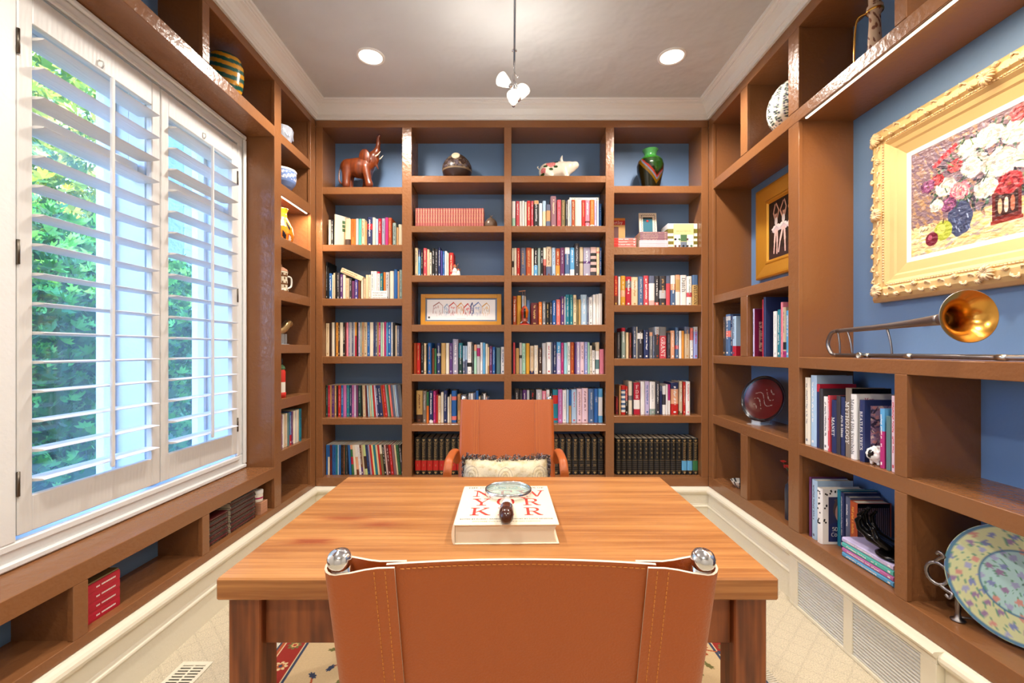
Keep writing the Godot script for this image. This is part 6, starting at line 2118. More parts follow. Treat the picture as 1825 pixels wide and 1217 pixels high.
# what is printed on the front boards of the big art books; the board is the side turned to the viewer (local +x)
func add_board_art(_from: String, _n: int) -> void:
	var sea := art("seascape_print", 96, 96, [Color(0.62, 0.50, 0.60), Color(0.80, 0.55, 0.55), Color(0.36, 0.34, 0.50), Color(0.24, 0.20, 0.28), Color(0.86, 0.76, 0.72)], 6)
	var pier := art("pier_print", 96, 96, [Color(0.56, 0.62, 0.72), Color(0.42, 0.48, 0.60), Color(0.70, 0.76, 0.84), Color(0.30, 0.34, 0.44)], 7)
	var crate := plain("record_spines", Color(0.40, 0.30, 0.32), 0.5)
	for c in get_children():
		if not c.has_meta("group") or not String(c.get_meta("group")).begins_with("books on the"):
			continue
		var g := String(c.get_meta("group"))
		if g.ends_with("shelf below the trombone"):
			var l := String(c.get_meta("label"))
			if l.begins_with("white book between"):
				slab("cover_print", Vector3(0.0171, 0.03, -0.14), Vector3(0.0175, 0.19, -0.022), sea, c, 0.0)
				lettering("WAR", 0.04, "ink_red", c, Vector3(0.018, 0.165, -0.07), Vector3(0, PI / 2, 0))
				lettering("Salinger", 0.036, "ink_black", c, Vector3(0.018, 0.218, -0.085), Vector3(0, PI / 2, 0))
			elif l.begins_with("taupe"):
				slab("cover_print", Vector3(0.0171, 0.0, -0.178), Vector3(0.0175, 0.30, -0.008), "bronze_black", c, 0.0)
				lettering("MYTHOLOGY", 0.026, "ink_white", c, Vector3(0.0178, 0.268, -0.094), Vector3(0, PI / 2, 0))
			elif l.begins_with("white book with large"):
				slab("cover_print", Vector3(0.0151, 0.0, -0.175), Vector3(0.0155, 0.24, -0.03), pier, c, 0.0)
				lettering("Man", 0.02, "ink_magenta", c, Vector3(0.0158, 0.256, -0.06), Vector3(0, PI / 2, 0))
			elif l.begins_with("navy book with large"):
				slab("cover_print", Vector3(float(c.get_child(0).mesh.get_aabb().end.x) + 0.0002, 0.0, -0.165), Vector3(float(c.get_child(0).mesh.get_aabb().end.x) + 0.0006, 0.235, -0.03), pier if c.name.ends_with("5") else sea, c, 0.0)
		elif g.ends_with("hand sculpture"):
			var l := String(c.get_meta("label"))
			if l.begins_with("rust"):
				slab("cover_print", Vector3(0.0231, 0.0, -0.15), Vector3(0.0234, 0.234, -0.004), "bronze_black", c, 0.0)
				for i in 16:
					slab("printed_stripe", Vector3(0.0234, 0.02, -0.145 + i * 0.0088), Vector3(0.0237, 0.215, -0.1405 + i * 0.0088), crate, c, 0.0)

func portrait_image() -> Image:
	var w := 160
	var h := 216
	var im := Image.create(w, h, false, Image.FORMAT_RGBA8)
	im.fill(Color(0.20, 0.20, 0.34))
	dab(im, 80, 60, 58, 66, Color(0.34, 0.26, 0.26))            # hair
	dab(im, 76, 76, 44, 58, Color(0.80, 0.60, 0.56))            # face
	dab(im, 80, 20, 50, 22, Color(0.38, 0.30, 0.30), 0.1, 0.08)
	dab(im, 112, 70, 12, 46, Color(0.68, 0.48, 0.46))
	dab(im, 124, 60, 12, 60, Color(0.34, 0.26, 0.26))
	for x in [58, 94]:
		dab(im, x, 62, 10, 3, Color(0.36, 0.25, 0.24))          # brows
		dab(im, x, 72, 7, 3, Color(0.88, 0.80, 0.76))
		dab(im, x, 72, 3, 3, Color(0.20, 0.17, 0.18))
	dab(im, 74, 88, 6, 14, Color(0.74, 0.53, 0.50))
	dab(im, 74, 98, 8, 4, Color(0.66, 0.42, 0.40))
	dab(im, 76, 114, 20, 7, Color(0.62, 0.30, 0.30))
	dab(im, 76, 112, 16, 4, Color(0.92, 0.88, 0.84))            # smile
	im.fill_rect(Rect2i(0, 134, w, 82), Color(0.16, 0.19, 0.40))
	dab(im, 80, 142, 84, 22, Color(0.16, 0.19, 0.40))
	dab(im, 78, 128, 40, 8, Color(0.13, 0.15, 0.33))
	for i in 10:
		stroke(im, Vector2(10 + i * 15, 140), Vector2(4 + i * 17, 214), 1.5, Color(0.12, 0.14, 0.32))
	return im

# ------------------------------------------------------------------ ornaments on the side walls
func build_side_ornaments() -> void:
	# ---- left wall
	var v := thing("striped_vase", "round amber and dark green striped glass vase above the window", "vase", Vector3(-1.552, 2.6455, -2.43))
	part("body", lathe([Vector2(0.0001, 0), Vector2(0.050, 0), Vector2(0.066, 0.012), Vector2(0.082, 0.06), Vector2(0.088, 0.12), Vector2(0.086, 0.17), Vector2(0.076, 0.205), Vector2(0.066, 0.216), Vector2(0.060, 0.212), Vector2(0.062, 0.16), Vector2(0.055, 0.05), Vector2(0.0001, 0.03)], 40, "striped vase"), "painted_glaze", v)
	var cb := thing("crystal_bowl", "cut crystal bowl on the top narrow shelf", "bowl", Vector3(-1.535, 2.6375, -2.97))
	var st := begin()
	st.set_smooth_group(-1)
	add_lathe(st, [Vector2(0.0001, 0.0), Vector2(0.050, 0.0), Vector2(0.066, 0.02), Vector2(0.078, 0.06), Vector2(0.082, 0.10), Vector2(0.078, 0.11), Vector2(0.070, 0.10), Vector2(0.06, 0.03), Vector2(0.0001, 0.02)], 14)
	var crystal := plain("cut_crystal", Color(0.80, 0.83, 0.88, 0.5), 0.02)
	crystal.transparency = BaseMaterial3D.TRANSPARENCY_ALPHA
	part("body", finish(st), crystal, cb)
	for i in 14:
		var a := TAU * (i + 0.5) / 14.0
		part("cut_facet", cbox(Vector3(0.012, 0.05, 0.006), 0.003), crystal, cb, Vector3(0.077 * cos(a), 0.062, 0.077 * sin(a)), Vector3(0, -a + PI / 2, 0.6 if i % 2 else -0.6))
	var jb := thing("jasper_bowl", "pale blue footed bowl with white relief on the narrow shelves", "bowl", Vector3(-1.532, 2.3263, -2.985))
	part("body", lathe([Vector2(0.0001, 0), Vector2(0.046, 0), Vector2(0.052, 0.006), Vector2(0.048, 0.016), Vector2(0.066, 0.034), Vector2(0.084, 0.062), Vector2(0.090, 0.092), Vector2(0.090, 0.136), Vector2(0.093, 0.142), Vector2(0.090, 0.147), Vector2(0.084, 0.14), Vector2(0.078, 0.07), Vector2(0.0001, 0.03)], 60, "jasper"), "painted_glaze", jb)
	var ov := thing("orange_vase", "orange bottle vase with painted black and white figures under the light strip", "vase", Vector3(-1.522, 1.9913, -2.972))
	part("body", lathe([Vector2(0.0001, 0), Vector2(0.052, 0), Vector2(0.064, 0.012), Vector2(0.072, 0.05), Vector2(0.066, 0.095), Vector2(0.046, 0.135), Vector2(0.030, 0.165), Vector2(0.027, 0.195), Vector2(0.034, 0.218), Vector2(0.038, 0.224), Vector2(0.032, 0.222), Vector2(0.022, 0.19), Vector2(0.0001, 0.16)], 40, "orange vase"), "painted_glaze", ov)
	var m := thing("beer_stein", "small cream and brown stein on the narrow shelves", "stein", Vector3(-1.515, 1.6583, -2.945))
	part("body", lathe([Vector2(0.0001, 0), Vector2(0.044, 0), Vector2(0.046, 0.012), Vector2(0.040, 0.022), Vector2(0.038, 0.12), Vector2(0.041, 0.128), Vector2(0.041, 0.136), Vector2(0.0001, 0.14)], 28, "stein"), "painted_glaze", m)
	part("handle", tube(spline([Vector3(0.02, 0.11, -0.035), Vector3(0.03, 0.105, -0.07), Vector3(0.03, 0.05, -0.072), Vector3(0.02, 0.03, -0.038)], 4), 0.006, 8), "white_glaze", m)
	part("lid", lathe([Vector2(0.042, 0.138), Vector2(0.036, 0.152), Vector2(0.016, 0.164), Vector2(0.006, 0.17), Vector2(0.006, 0.182), Vector2(0.0001, 0.185)], 24), "tag_paper", m)
	var hn := thing("gilt_horn", "gilded curved horn on a clear stand on the narrow shelves", "ornament", Vector3(-1.515, 1.3163, -2.96))
	part("horn", tube(spline([Vector3(0, 0.072, 0.06), Vector3(0, 0.088, 0.02), Vector3(0, 0.11, -0.03), Vector3(0, 0.142, -0.07), Vector3(0, 0.138, -0.105)], 5), [0.010, 0.012, 0.014, 0.016, 0.018, 0.02, 0.022, 0.023, 0.024, 0.025, 0.026, 0.026, 0.026, 0.027, 0.027, 0.027, 0.027, 0.026, 0.025, 0.022, 0.012], 12), plain("gilt", Color(0.80, 0.68, 0.48), 0.3, 0.9), hn)
	part("stand", cbox(Vector3(0.05, 0.07, 0.004), 0.001), "acrylic", hn, Vector3(0, 0.0355, 0.03))
	part("stand", cbox(Vector3(0.05, 0.07, 0.004), 0.001), "acrylic", hn, Vector3(0, 0.0355, -0.01))
	part("stand_base", cbox(Vector3(0.06, 0.004, 0.09), 0.001), "acrylic", hn, Vector3(0, 0.0022, 0.01))
	var nb := thing("nutcracker_bottle", "painted red and green bottle with a dark cap on the narrow shelves", "bottle", Vector3(-1.500, 0.9743, -2.905))
	part("base", lathe([Vector2(0.0001, 0), Vector2(0.034, 0), Vector2(0.035, 0.03), Vector2(0.031, 0.034)], 24), "ink_red", nb)
	part("body", lathe([Vector2(0.031, 0.034), Vector2(0.031, 0.10)], 24), "white_glaze", nb)
	part("coat", lathe([Vector2(0.0312, 0.10), Vector2(0.0315, 0.165), Vector2(0.026, 0.18)], 24), "ink_red", nb)
	part("collar", lathe([Vector2(0.026, 0.18), Vector2(0.030, 0.186), Vector2(0.026, 0.20), Vector2(0.014, 0.212)], 24), "ink_green", nb)
	part("cap", lathe([Vector2(0.014, 0.212), Vector2(0.016, 0.22), Vector2(0.015, 0.25), Vector2(0.0001, 0.256)], 20), "ink_black", nb)

	# ---- right wall, top row
	var tv := thing("terracotta_vase", "orange terracotta vase half hidden on the top right shelf", "vase", Vector3(1.60, 2.4998, -2.93))
	part("body", lathe([Vector2(0.0001, 0), Vector2(0.05, 0), Vector2(0.075, 0.06), Vector2(0.085, 0.13), Vector2(0.07, 0.2), Vector2(0.04, 0.25), Vector2(0.045, 0.285), Vector2(0.038, 0.284), Vector2(0.03, 0.24), Vector2(0.0001, 0.22)], 28), "terracotta", tv)
	var ej := thing("patterned_jar", "egg-shaped white jar with dark floral stripes on the top right shelf", "jar", Vector3(1.580, 2.4998, -2.520))
	var eggp := []
	for i in 19:
		var a := PI * i / 18.0
		eggp.append(Vector2(0.132 * sin(a) * (1.0 + 0.12 * cos(a)) + (0.03 if i == 0 else 0.0) + 0.0001, 0.148 - 0.148 * cos(a)))
	part("body", lathe(eggp, 84, "egg jar"), "painted_glaze", ej)
	var ew := thing("marble_ewer", "tall veined marble ewer with a slim brass handle on the top right shelf", "ewer", Vector3(1.560, 2.4998, -1.93))
	part("body", lathe([Vector2(0.0001, 0), Vector2(0.034, 0), Vector2(0.034, 0.006), Vector2(0.029, 0.012), Vector2(0.026, 0.09), Vector2(0.0205, 0.20), Vector2(0.021, 0.224), Vector2(0.028, 0.234), Vector2(0.030, 0.25), Vector2(0.029, 0.258), Vector2(0.022, 0.262), Vector2(0.024, 0.30), Vector2(0.022, 0.30), Vector2(0.016, 0.26), Vector2(0.0001, 0.25)], 28, "marble"), "painted_glaze", ew)
	part("rim_band", lathe([Vector2(0.0295, 0.232), Vector2(0.032, 0.236), Vector2(0.032, 0.24), Vector2(0.0295, 0.243)], 28), "brass", ew)
	part("handle", tube(spline([Vector3(-0.026, 0.236, -0.012), Vector3(-0.05, 0.225, -0.03), Vector3(-0.058, 0.16, -0.036), Vector3(-0.060, 0.03, -0.037), Vector3(-0.05, 0.006, -0.03), Vector3(-0.02, 0.006, -0.012)], 5), 0.004, 8), "brass", ew)

	# ---- plates
	var lp := thing("lacquer_plate", "dark red lacquer plate with black rim propped on a clear stand", "plate", Vector3(1.585, 0.972, -2.83))
	var pb := Basis(Quaternion(Vector3.UP, Vector3(-0.88, 0.24, 0.40).normalized()))
	lp.basis = pb
	var ring := []
	for i in 14:
		ring.append(Vector2(0.0001 + 0.0101 * i, -0.012 + 0.018 * pow(i / 13.0, 3.0)))
	ring.append(Vector2(0.148, 0.012))
	ring.append(Vector2(0.146, 0.016))
	for i in 14:
		ring.append(Vector2(0.140 - 0.0105 * i + 0.0001, 0.010 - 0.015 * (1.0 - pow((13.0 - i) / 13.0, 3.0))))
	part("dish", lathe(ring, 72, "lacquer plate"), "painted_glaze", lp)
	var ps := thing("plate_stand", "clear acrylic stand under the dark red plate", "stand", Vector3(1.552, 0.8153, -2.815), -1.144)
	part("front_lip", cbox(Vector3(0.09, 0.004, 0.12), 0.001), "acrylic", ps, Vector3(0, 0.0022, 0))
	part("front_lip", cbox(Vector3(0.06, 0.02, 0.004), 0.001), "acrylic", ps, Vector3(0, 0.014, 0.032))
	part("rear_prop", cbox(Vector3(0.07, 0.11, 0.004), 0.001), "acrylic", ps, Vector3(0, 0.056, -0.057), Vector3(-0.22, 0, 0))

	var fp := thing("floral_plate", "large flower-painted yellow and turquoise plate in a pewter handled holder", "plate", Vector3(1.600, 0.545, -1.405))
	fp.basis = Basis(Quaternion(Vector3.UP, Vector3(-0.86, 0.16, 0.46).normalized()))
	var fr := []
	for i in 20:
		fr.append(Vector2(0.0001 + 0.0094 * i, -0.010 + 0.026 * pow(i / 19.0, 2.2)))
	fr.append(Vector2(0.181, 0.020))
	for i in 34:
		fr.append(Vector2(0.178 - 0.0053 * i + 0.0001, 0.0185 - 0.022 * (1.0 - pow((33.0 - i) / 33.0, 2.2))))
	part("dish", lathe(fr, 130, "floral plate"), "painted_glaze", fp)
	# scrolled handles on the rim (plate plane is x/z), and a foot
	for e in [-1, 1]:
		var up := Vector3(0, 0, 1)
		var base := Basis(Vector3.UP, 2.3 if e < 0 else -0.8)
		var ringp := []
		for i in 17:
			var a := TAU * i / 16.0
			ringp.append(base * Vector3(0.205 + 0.030 * cos(a), 0.012, 0.036 * sin(a)))
		part("handle", tube(ringp, 0.0065, 8, false), "old_silver", fp)
		for k in [-1, 1]:
			part("scroll", tube(spline([base * Vector3(0.205, 0.012, k * 0.036), base * Vector3(0.188, 0.016, k * 0.05), base * Vector3(0.174, 0.02, k * 0.058), base * Vector3(0.182, 0.022, k * 0.072), base * Vector3(0.192, 0.018, k * 0.064)], 4), 0.006, 8), "old_silver", fp)
	var hs := thing("plate_easel", "pewter easel foot holding the large floral plate", "easel", Vector3(1.520, 0.3583, -1.53))
	part("foot", lathe([Vector2(0.0001, 0), Vector2(0.02, 0), Vector2(0.021, 0.005), Vector2(0.010, 0.010), Vector2(0.007, 0.03), Vector2(0.009, 0.05), Vector2(0.008, 0.075), Vector2(0.004, 0.082), Vector2(0.0001, 0.083)], 18), "old_silver", hs)
	part("hook", tube(spline([Vector3(0, 0.06, 0), Vector3(0.012, 0.062, 0.014), Vector3(0.02, 0.05, 0.024)], 3), 0.005, 8), "old_silver", hs)
	part("back_leg", tube([Vector3(0, 0.012, 0), Vector3(0.10, 0.012, 0.02)], 0.004, 8), "old_silver", hs)
	part("rear_foot", lathe([Vector2(0.0001, 0), Vector2(0.012, 0), Vector2(0.01, 0.014), Vector2(0.0001, 0.016)], 12), "old_silver", hs, Vector3(0.10, 0, 0.02))

	# ---- small bowl, flower vase
	var sb := thing("small_bowl", "small white bowl with dark petal pattern on the lowest right shelf", "bowl", Vector3(1.535, 0.3583, -3.02))
	part("body", lathe([Vector2(0.0001, 0.0), Vector2(0.026, 0), Vector2(0.028, 0.004), Vector2(0.048, 0.022), Vector2(0.060, 0.044), Vector2(0.058, 0.046), Vector2(0.044, 0.026), Vector2(0.022, 0.010), Vector2(0.0001, 0.008)], 40, "bowl"), "painted_glaze", sb)
	sb.rotation.z = 0.0
	var fv := thing("flower_vase", "tall slate-coloured bottle vase holding red flowers", "vase", Vector3(1.520, 0.3583, -2.44))
	part("body", lathe([Vector2(0.0001, 0), Vector2(0.030, 0), Vector2(0.032, 0.004), Vector2(0.033, 0.16), Vector2(0.030, 0.185), Vector2(0.018, 0.20), Vector2(0.015, 0.215), Vector2(0.019, 0.228), Vector2(0.016, 0.227), Vector2(0.011, 0.20), Vector2(0.0001, 0.19)], 26), plain("slate_glaze", Color(0.16, 0.19, 0.25), 0.3), fv)
	var bq := thing("red_flowers", "small red artificial flowers in the slate bottle vase", "flowers", Vector3(1.520, 0.556, -2.44))
	for i in 5:
		var a := 1.2 + i * 1.26
		var tip := Vector3(-0.02 + 0.022 * cos(a), 0.075 + 0.018 * (i % 3), 0.022 * sin(a))
		part("stem", tube(spline([Vector3(0, 0.005, 0), Vector3(0.003 * cos(a), 0.04, 0.003 * sin(a)), tip], 3), 0.0014, 5), "ink_green", bq)
		var fl := begin()
		fl.set_smooth_group(-1)
		for ly in 2:
			for k in 6:
				var b := TAU * (k + 0.5 * ly) / 6.0
				var d := Vector3(cos(b), 0.5 + 0.5 * ly, sin(b)).normalized() * (0.019 - 0.005 * ly)
				var s := Vector3(-sin(b), 0.2, cos(b)) * 0.008
				tri(fl, Vector3.ZERO, d * 0.65 + s, d)
				tri(fl, Vector3.ZERO, d, d * 0.65 - s)
		part("bloom", finish(fl), "ink_red", bq, tip)

	# ---- sheep
	var sh := thing("sheep_figurine", "white woolly ceramic sheep in front of the tall books", "figurine", Vector3(1.488, 0.8123, -1.831), 0.35)
	sh.scale = Vector3.ONE * 0.8
	var wool := [[Vector3(-0.01, 0.052, 0), Vector3(0.03, 0.052, 0), 0.034, 0.036], [Vector3(-0.032, 0.072, 0), Vector3(-0.046, 0.064, 0), 0.017, 0.012]]
	var rg := RandomNumberGenerator.new()
	rg.seed = 77
	for i in 70:
		var u := Vector3(rg.randfn(), rg.randfn(), rg.randfn()).normalized()
		var p := Vector3(0.01, 0.054, 0) + Vector3(u.x * 0.05, u.y * 0.036, u.z * 0.037)
		wool.append([p, p, 0.009, 0.009])
	for sx in [-0.012, 0.03]:
		for sz in [-0.016, 0.016]:
			wool.append([Vector3(sx, 0.03, sz), Vector3(sx, 0.0085, sz), 0.010, 0.008])
	part("body", flesh(wool, 0.0032, 0.002, "sheep"), "painted_glaze", sh)

	# ---- cupped bronze hand
	var hd := thing("hand_sculpture", "glossy black sculpture of an open upturned hand on stacked books", "sculpture", Vector3(1.535, 0.4478, -1.835), -1.25)
	hd.scale = Vector3.ONE * 1.3
	var hb := [
		[Vector3(0.07, 0.018, 0), Vector3(0.02, 0.020, 0), 0.020, 0.018], [Vector3(0.02, 0.024, -0.014), Vector3(-0.035, 0.040, -0.022), 0.016, 0.014], [Vector3(0.02, 0.024, 0.014), Vector3(-0.035, 0.040, 0.022), 0.016, 0.014], [Vector3(0.02, 0.022, 0), Vector3(-0.036, 0.038, 0), 0.016, 0.014]]
	# four fingers of different length, rising and curling inward
	var fingers := [[-0.027, 0.82], [-0.009, 1.0], [0.010, 0.94], [0.028, 0.74]]
	for f in fingers:
		var z: float = f[0]
		var k: float = f[1]
		var a := Vector3(-0.038, 0.044, z)
		var b := a + Vector3(-0.030, 0.024, z * 0.25) * k
		var c := b + Vector3(-0.008, 0.032, z * 0.15) * k
		var d := c + Vector3(0.014, 0.022, 0) * k
		hb.append([a, b, 0.0095, 0.0085])
		hb.append([b, c, 0.0085, 0.0075])
		hb.append([c, d, 0.0075, 0.0058])
	hb.append([Vector3(0.02, 0.030, 0.03), Vector3(0.0, 0.052, 0.046), 0.012, 0.0095])
	hb.append([Vector3(0.0, 0.052, 0.046), Vector3(-0.012, 0.080, 0.046), 0.0095, 0.0065])
	part("hand", flesh(hb, 0.0034, 0.0018), "bronze_black", hd)
	part("base", lathe([Vector2(0.0001, 0.0005), Vector2(0.055, 0.0005), Vector2(0.057, 0.006), Vector2(0.045, 0.012), Vector2(0.0001, 0.014)], 28), "bronze_black", hd, Vector3(0.03, 0, 0))

	build_trombone()

func build_trombone() -> void:
	var o := thing("trombone", "tarnished silver trombone with a brass-lined bell lying on the shelf", "trombone", Vector3(1.500, 1.2455, -1.80))
	var low := 0.012
	# slide: two long tubes along the shelf, running on out past the near end
	part("slide", tube([Vector3(-0.01, low, -0.26), Vector3(-0.01, low, 0.86)], 0.0085, 12), "old_silver", o)
	part("slide", tube([Vector3(0.075, low, -0.12), Vector3(0.075, low, 0.86)], 0.0085, 12), "old_silver", o)
	part("slide_bow", tube(spline([Vector3(-0.01, low, 0.86), Vector3(0.005, low, 0.90), Vector3(0.06, low, 0.90), Vector3(0.075, low, 0.86)], 5), 0.0085, 12), "old_silver", o)
	# neck bow at the far end and the bell tube coming back above
	var bow := spline([Vector3(-0.01, low, -0.26), Vector3(-0.01, low + 0.008, -0.295), Vector3(-0.01, 0.065, -0.318), Vector3(-0.01, 0.112, -0.295), Vector3(-0.01, 0.122, -0.26)], 6)
	part("neck_bow", tube(bow, 0.0085, 12), "old_silver", o)
	var bell_at := Vector3(-0.055, 0.142, 0.378)
	var aim: Vector3 = (Vector3(-0.14, 0.03, 0.99)).normalized()
	var path := spline([Vector3(-0.01, 0.122, -0.26), Vector3(-0.010, 0.127, -0.05), Vector3(-0.012, 0.134, 0.13), bell_at - aim * 0.10], 4)
	part("bell_tube", tube(path, [0.0095, 0.0098, 0.0102, 0.0106, 0.0112, 0.0118, 0.0125, 0.0134, 0.0145, 0.0158, 0.0172, 0.0188, 0.0205], 18), "old_silver", o)
	var bell := part("bell", lathe([Vector2(0.0205, -0.105), Vector2(0.024, -0.085), Vector2(0.030, -0.06), Vector2(0.039, -0.038), Vector2(0.054, -0.018), Vector2(0.072, -0.004), Vector2(0.0835, 0.0), Vector2(0.0845, 0.002), Vector2(0.083, 0.003)], 44), "old_silver", o, bell_at)
	bell.quaternion = Quaternion(Vector3.UP, aim)
	var lining := part("bell_lining", lathe([Vector2(0.083, 0.003), Vector2(0.071, -0.002), Vector2(0.053, -0.016), Vector2(0.038, -0.036), Vector2(0.028, -0.058), Vector2(0.022, -0.085), Vector2(0.0185, -0.106)], 44), "brass", bell)
	lining.name = "bell_lining"
	# braces and mouthpiece receiver
	for z in [[-0.25, -0.24], [-0.19, -0.165], [0.02, 0.04]]:
		part("brace", tube(spline([Vector3(-0.012, 0.118, z[0]), Vector3(-0.012, 0.065, (z[0] + z[1]) * 0.5 + 0.006), Vector3(-0.010, low + 0.004, z[1])], 4), 0.004, 8), "old_silver", o)
	part("cross_brace", tube([Vector3(-0.01, low, -0.02), Vector3(0.075, low, -0.02)], 0.004, 8), "old_silver", o)
	part("mouthpiece", lathe([Vector2(0.0001, -0.02), Vector2(0.007, -0.018), Vector2(0.009, -0.006), Vector2(0.0115, 0.0), Vector2(0.0125, 0.01), Vector2(0.0125, 0.016), Vector2(0.010, 0.014), Vector2(0.004, 0.0)], 22), "nickel", o, Vector3(-0.032, 0.013, -0.085), Vector3(0, 0, PI / 2))
	for z in [-0.10, 0.10, 0.42]:
		part("ferrule", tube([Vector3(-0.01, low, z), Vector3(-0.01, low, z + 0.03)], 0.0102, 12), "nickel", o)

func foil_line() -> MeshInstance3D:
	var st := begin()
	st.set_smooth_group(-1)
	var rg := RandomNumberGenerator.new()
	rg.seed = 15
	var x := 0.0
	while x < 0.085:
		var l := rg.randf_range(0.0025, 0.005)
		if rg.randf() > 0.15:
			quad(st, Vector3(-0.022 + x, 0.014, 0.0655), Vector3(-0.022 + x, 0.0195, 0.0655), Vector3(-0.022 + x + l, 0.0195, 0.0655), Vector3(-0.022 + x + l, 0.014, 0.0655))
		x += l + 0.0012
	var o := MeshInstance3D.new()
	o.name = "spine_print"
	o.mesh = finish(st)
	o.material_override = mats["ink_white"]
	return o

# ------------------------------------------------------------------ paintings
func build_pictures() -> void:
	# carved gilt frame round the flower painting; node on the wall, +x of the node points along +z of the room
	var o := thing("flower_painting", "still life of peonies and fruit in an ornate carved gilt frame", "painting", Vector3(1.721, 1.894, -1.571), -PI / 2)
	var hw := 0.526
	var hh := 0.394
	var bw := 0.158
	var gilt := plain("frame_gilt", Color(0.84, 0.71, 0.49), 0.42, 0.2)
	var pale := plain("frame_pale_gilt", Color(0.88, 0.77, 0.61), 0.5, 0.12)
	# rails as stepped mouldings: profile (distance from the outer edge, height off the wall)
	var prof := [Vector2(0, 0), Vector2(0, 0.03), Vector2(0.012, 0.045), Vector2(0.03, 0.056), Vector2(0.055, 0.056), Vector2(0.066, 0.046), Vector2(0.078, 0.046), Vector2(0.092, 0.034), Vector2(0.110, 0.030), Vector2(0.118, 0.024), Vector2(bw, 0.016), Vector2(bw, 0.0)]
	for side in 4:
		var along := hw if side % 2 == 0 else hh
		var across := hh if side % 2 == 0 else hw
		var st := begin()
		st.set_smooth_group(-1)
		for i in prof.size() - 1:
			var p: Vector2 = prof[i]
			var q: Vector2 = prof[i + 1]
			var a := Vector3(-along + p.x, across - p.x, p.y)
			var b := Vector3(along - p.x, across - p.x, p.y)
			var c := Vector3(along - q.x, across - q.x, q.y)
			var d := Vector3(-along + q.x, across - q.x, q.y)
			quad(st, a, b, c, d)
		part("frame_rail", finish(st), gilt, o, Vector3.ZERO, Vector3(0, 0, -PI / 2 * side))
	# carved acanthus scrolls along the outer band
	var curl := begin()
	for k in 3:
		var pts := []
		var n := 9
		for i in n:
			var a := 4.4 * i / (n - 1) + k * 2.1
			var r := 0.017 * (1.0 - 0.75 * i / (n - 1))
			pts.append(Vector3(r * cos(a) + 0.006 * (k - 1), r * sin(a) + 0.004 * (k % 2), 0.004 * sin(a)))
		var rad := []
		for i in n:
			rad.append(0.0052 * (1.0 - 0.5 * i / (n - 1)))
		add_tube(curl, pts, rad, 6)
	meshes["curl"] = finish(curl)
	var leaf := begin()
	for k in 5:
		var a := -1.0 + 0.5 * k
		add_tube(leaf, spline([Vector3.ZERO, Vector3(sin(a) * 0.014, cos(a) * 0.018, 0.007), Vector3(sin(a) * 0.026, cos(a) * 0.03, 0.002)], 3), [0.004, 0.005, 0.0055, 0.0055, 0.0048, 0.0035, 0.0015], 6)
	meshes["acanthus"] = finish(leaf)
	for side in 4:
		var along := hw if side % 2 == 0 else hh
		var across := hh if side % 2 == 0 else hw
		var turn := Basis(Vector3(0, 0, 1), -PI / 2 * side)
		var n := int(along * 2.0 / 0.030)
		for i in n:
			var x := -along + 0.04 + (along * 2.0 - 0.08) * i / (n - 1)
			var p := turn * Vector3(x, across - 0.034 - 0.014 * (i % 2), 0.0545)
			var s := part("carved_scroll", meshes["curl"] if i % 3 else meshes["acanthus"], pale, o, p, Vector3(0, 0, -PI / 2 * side + (PI if i % 2 else 0.0)))
			s.scale = (Vector3(0.78, 0.78, 1.0) if i % 3 else Vector3(0.6, 0.6, 1.0)) * (1.0 + 0.12 * sin(i * 1.9))
		# corner and centre cartouches
		for e in [-1.0, 0.0]:
			var p := turn * Vector3(e * (along - 0.05), across - 0.052, 0.058)
			for m in 3:
				part("cartouche_leaf", meshes["acanthus"], pale, o, p, Vector3(0, 0, -PI / 2 * side + m * 2.1 + 0.7)).scale = Vector3(1.0, 1.0, 1.4)
			part("rosette", lathe([Vector2(0.013, -0.002), Vector2(0.011, 0.006), Vector2(0.005, 0.010), Vector2(0.0001, 0.011)], 10), pale, o, p, Vector3(PI / 2, 0, 0))
		# row of beads on the inner step
		var beads := begin()
		var nb := int((along - 0.085) * 2.0 / 0.012)
		for i in nb:
			var x := -(along - 0.085) + (along - 0.085) * 2.0 * (i + 0.5) / nb
			add_tube(beads, [Vector3(x - 0.004, across - 0.072, 0.047), Vector3(x + 0.004, across - 0.072, 0.047)], 0.0036, 5)
		part("bead_row", finish(beads), pale, o, Vector3.ZERO, Vector3(0, 0, -PI / 2 * side)).set_meta("kind", "stuff")
	# pale liner and canvas
	for side in 4:
		var along := hw - bw if side % 2 == 0 else hh - bw
		var across := hh - bw if side % 2 == 0 else hw - bw
		var st := begin()
		st.set_smooth_group(-1)
		quad(st, Vector3(-along, across, 0.016), Vector3(along, across, 0.016), Vector3(along - 0.018, across - 0.018, 0.012), Vector3(-along + 0.018, across - 0.018, 0.012))
		part("liner", finish(st), "paper_white", o, Vector3.ZERO, Vector3(0, 0, -PI / 2 * side))
	var cm := plain("oil_canvas", Color(1, 1, 1), 0.4)
	var im := flowers_image()
	cm.albedo_texture = ImageTexture.create_from_image(im)
	var nm := noise_image(91, 0.09)
	nm.bump_map_to_normal_map(2.0)
	cm.normal_enabled = true
	cm.normal_texture = ImageTexture.create_from_image(nm)
	slab("canvas_back", Vector3(-hw + bw, -hh + bw, 0.002), Vector3(hw - bw, hh - bw, 0.0105), "wall_paint", o, 0.0)
	part("canvas", print_face((hw - bw - 0.017) * 2.0, (hh - bw - 0.017) * 2.0), cm, o, Vector3(0, 0, 0.0112))

	# dancers in a plain broad gilt frame
	var d := thing("dancer_painting", "ballet dancers on dark ground in a broad plain gold frame", "painting", Vector3(1.721, 2.066, -2.790), -PI / 2)
	var dw := 0.322
	var dh := 0.304
	var db := 0.118
	var gold := plain("leaf_gold", Color(0.84, 0.60, 0.20), 0.34, 0.6)
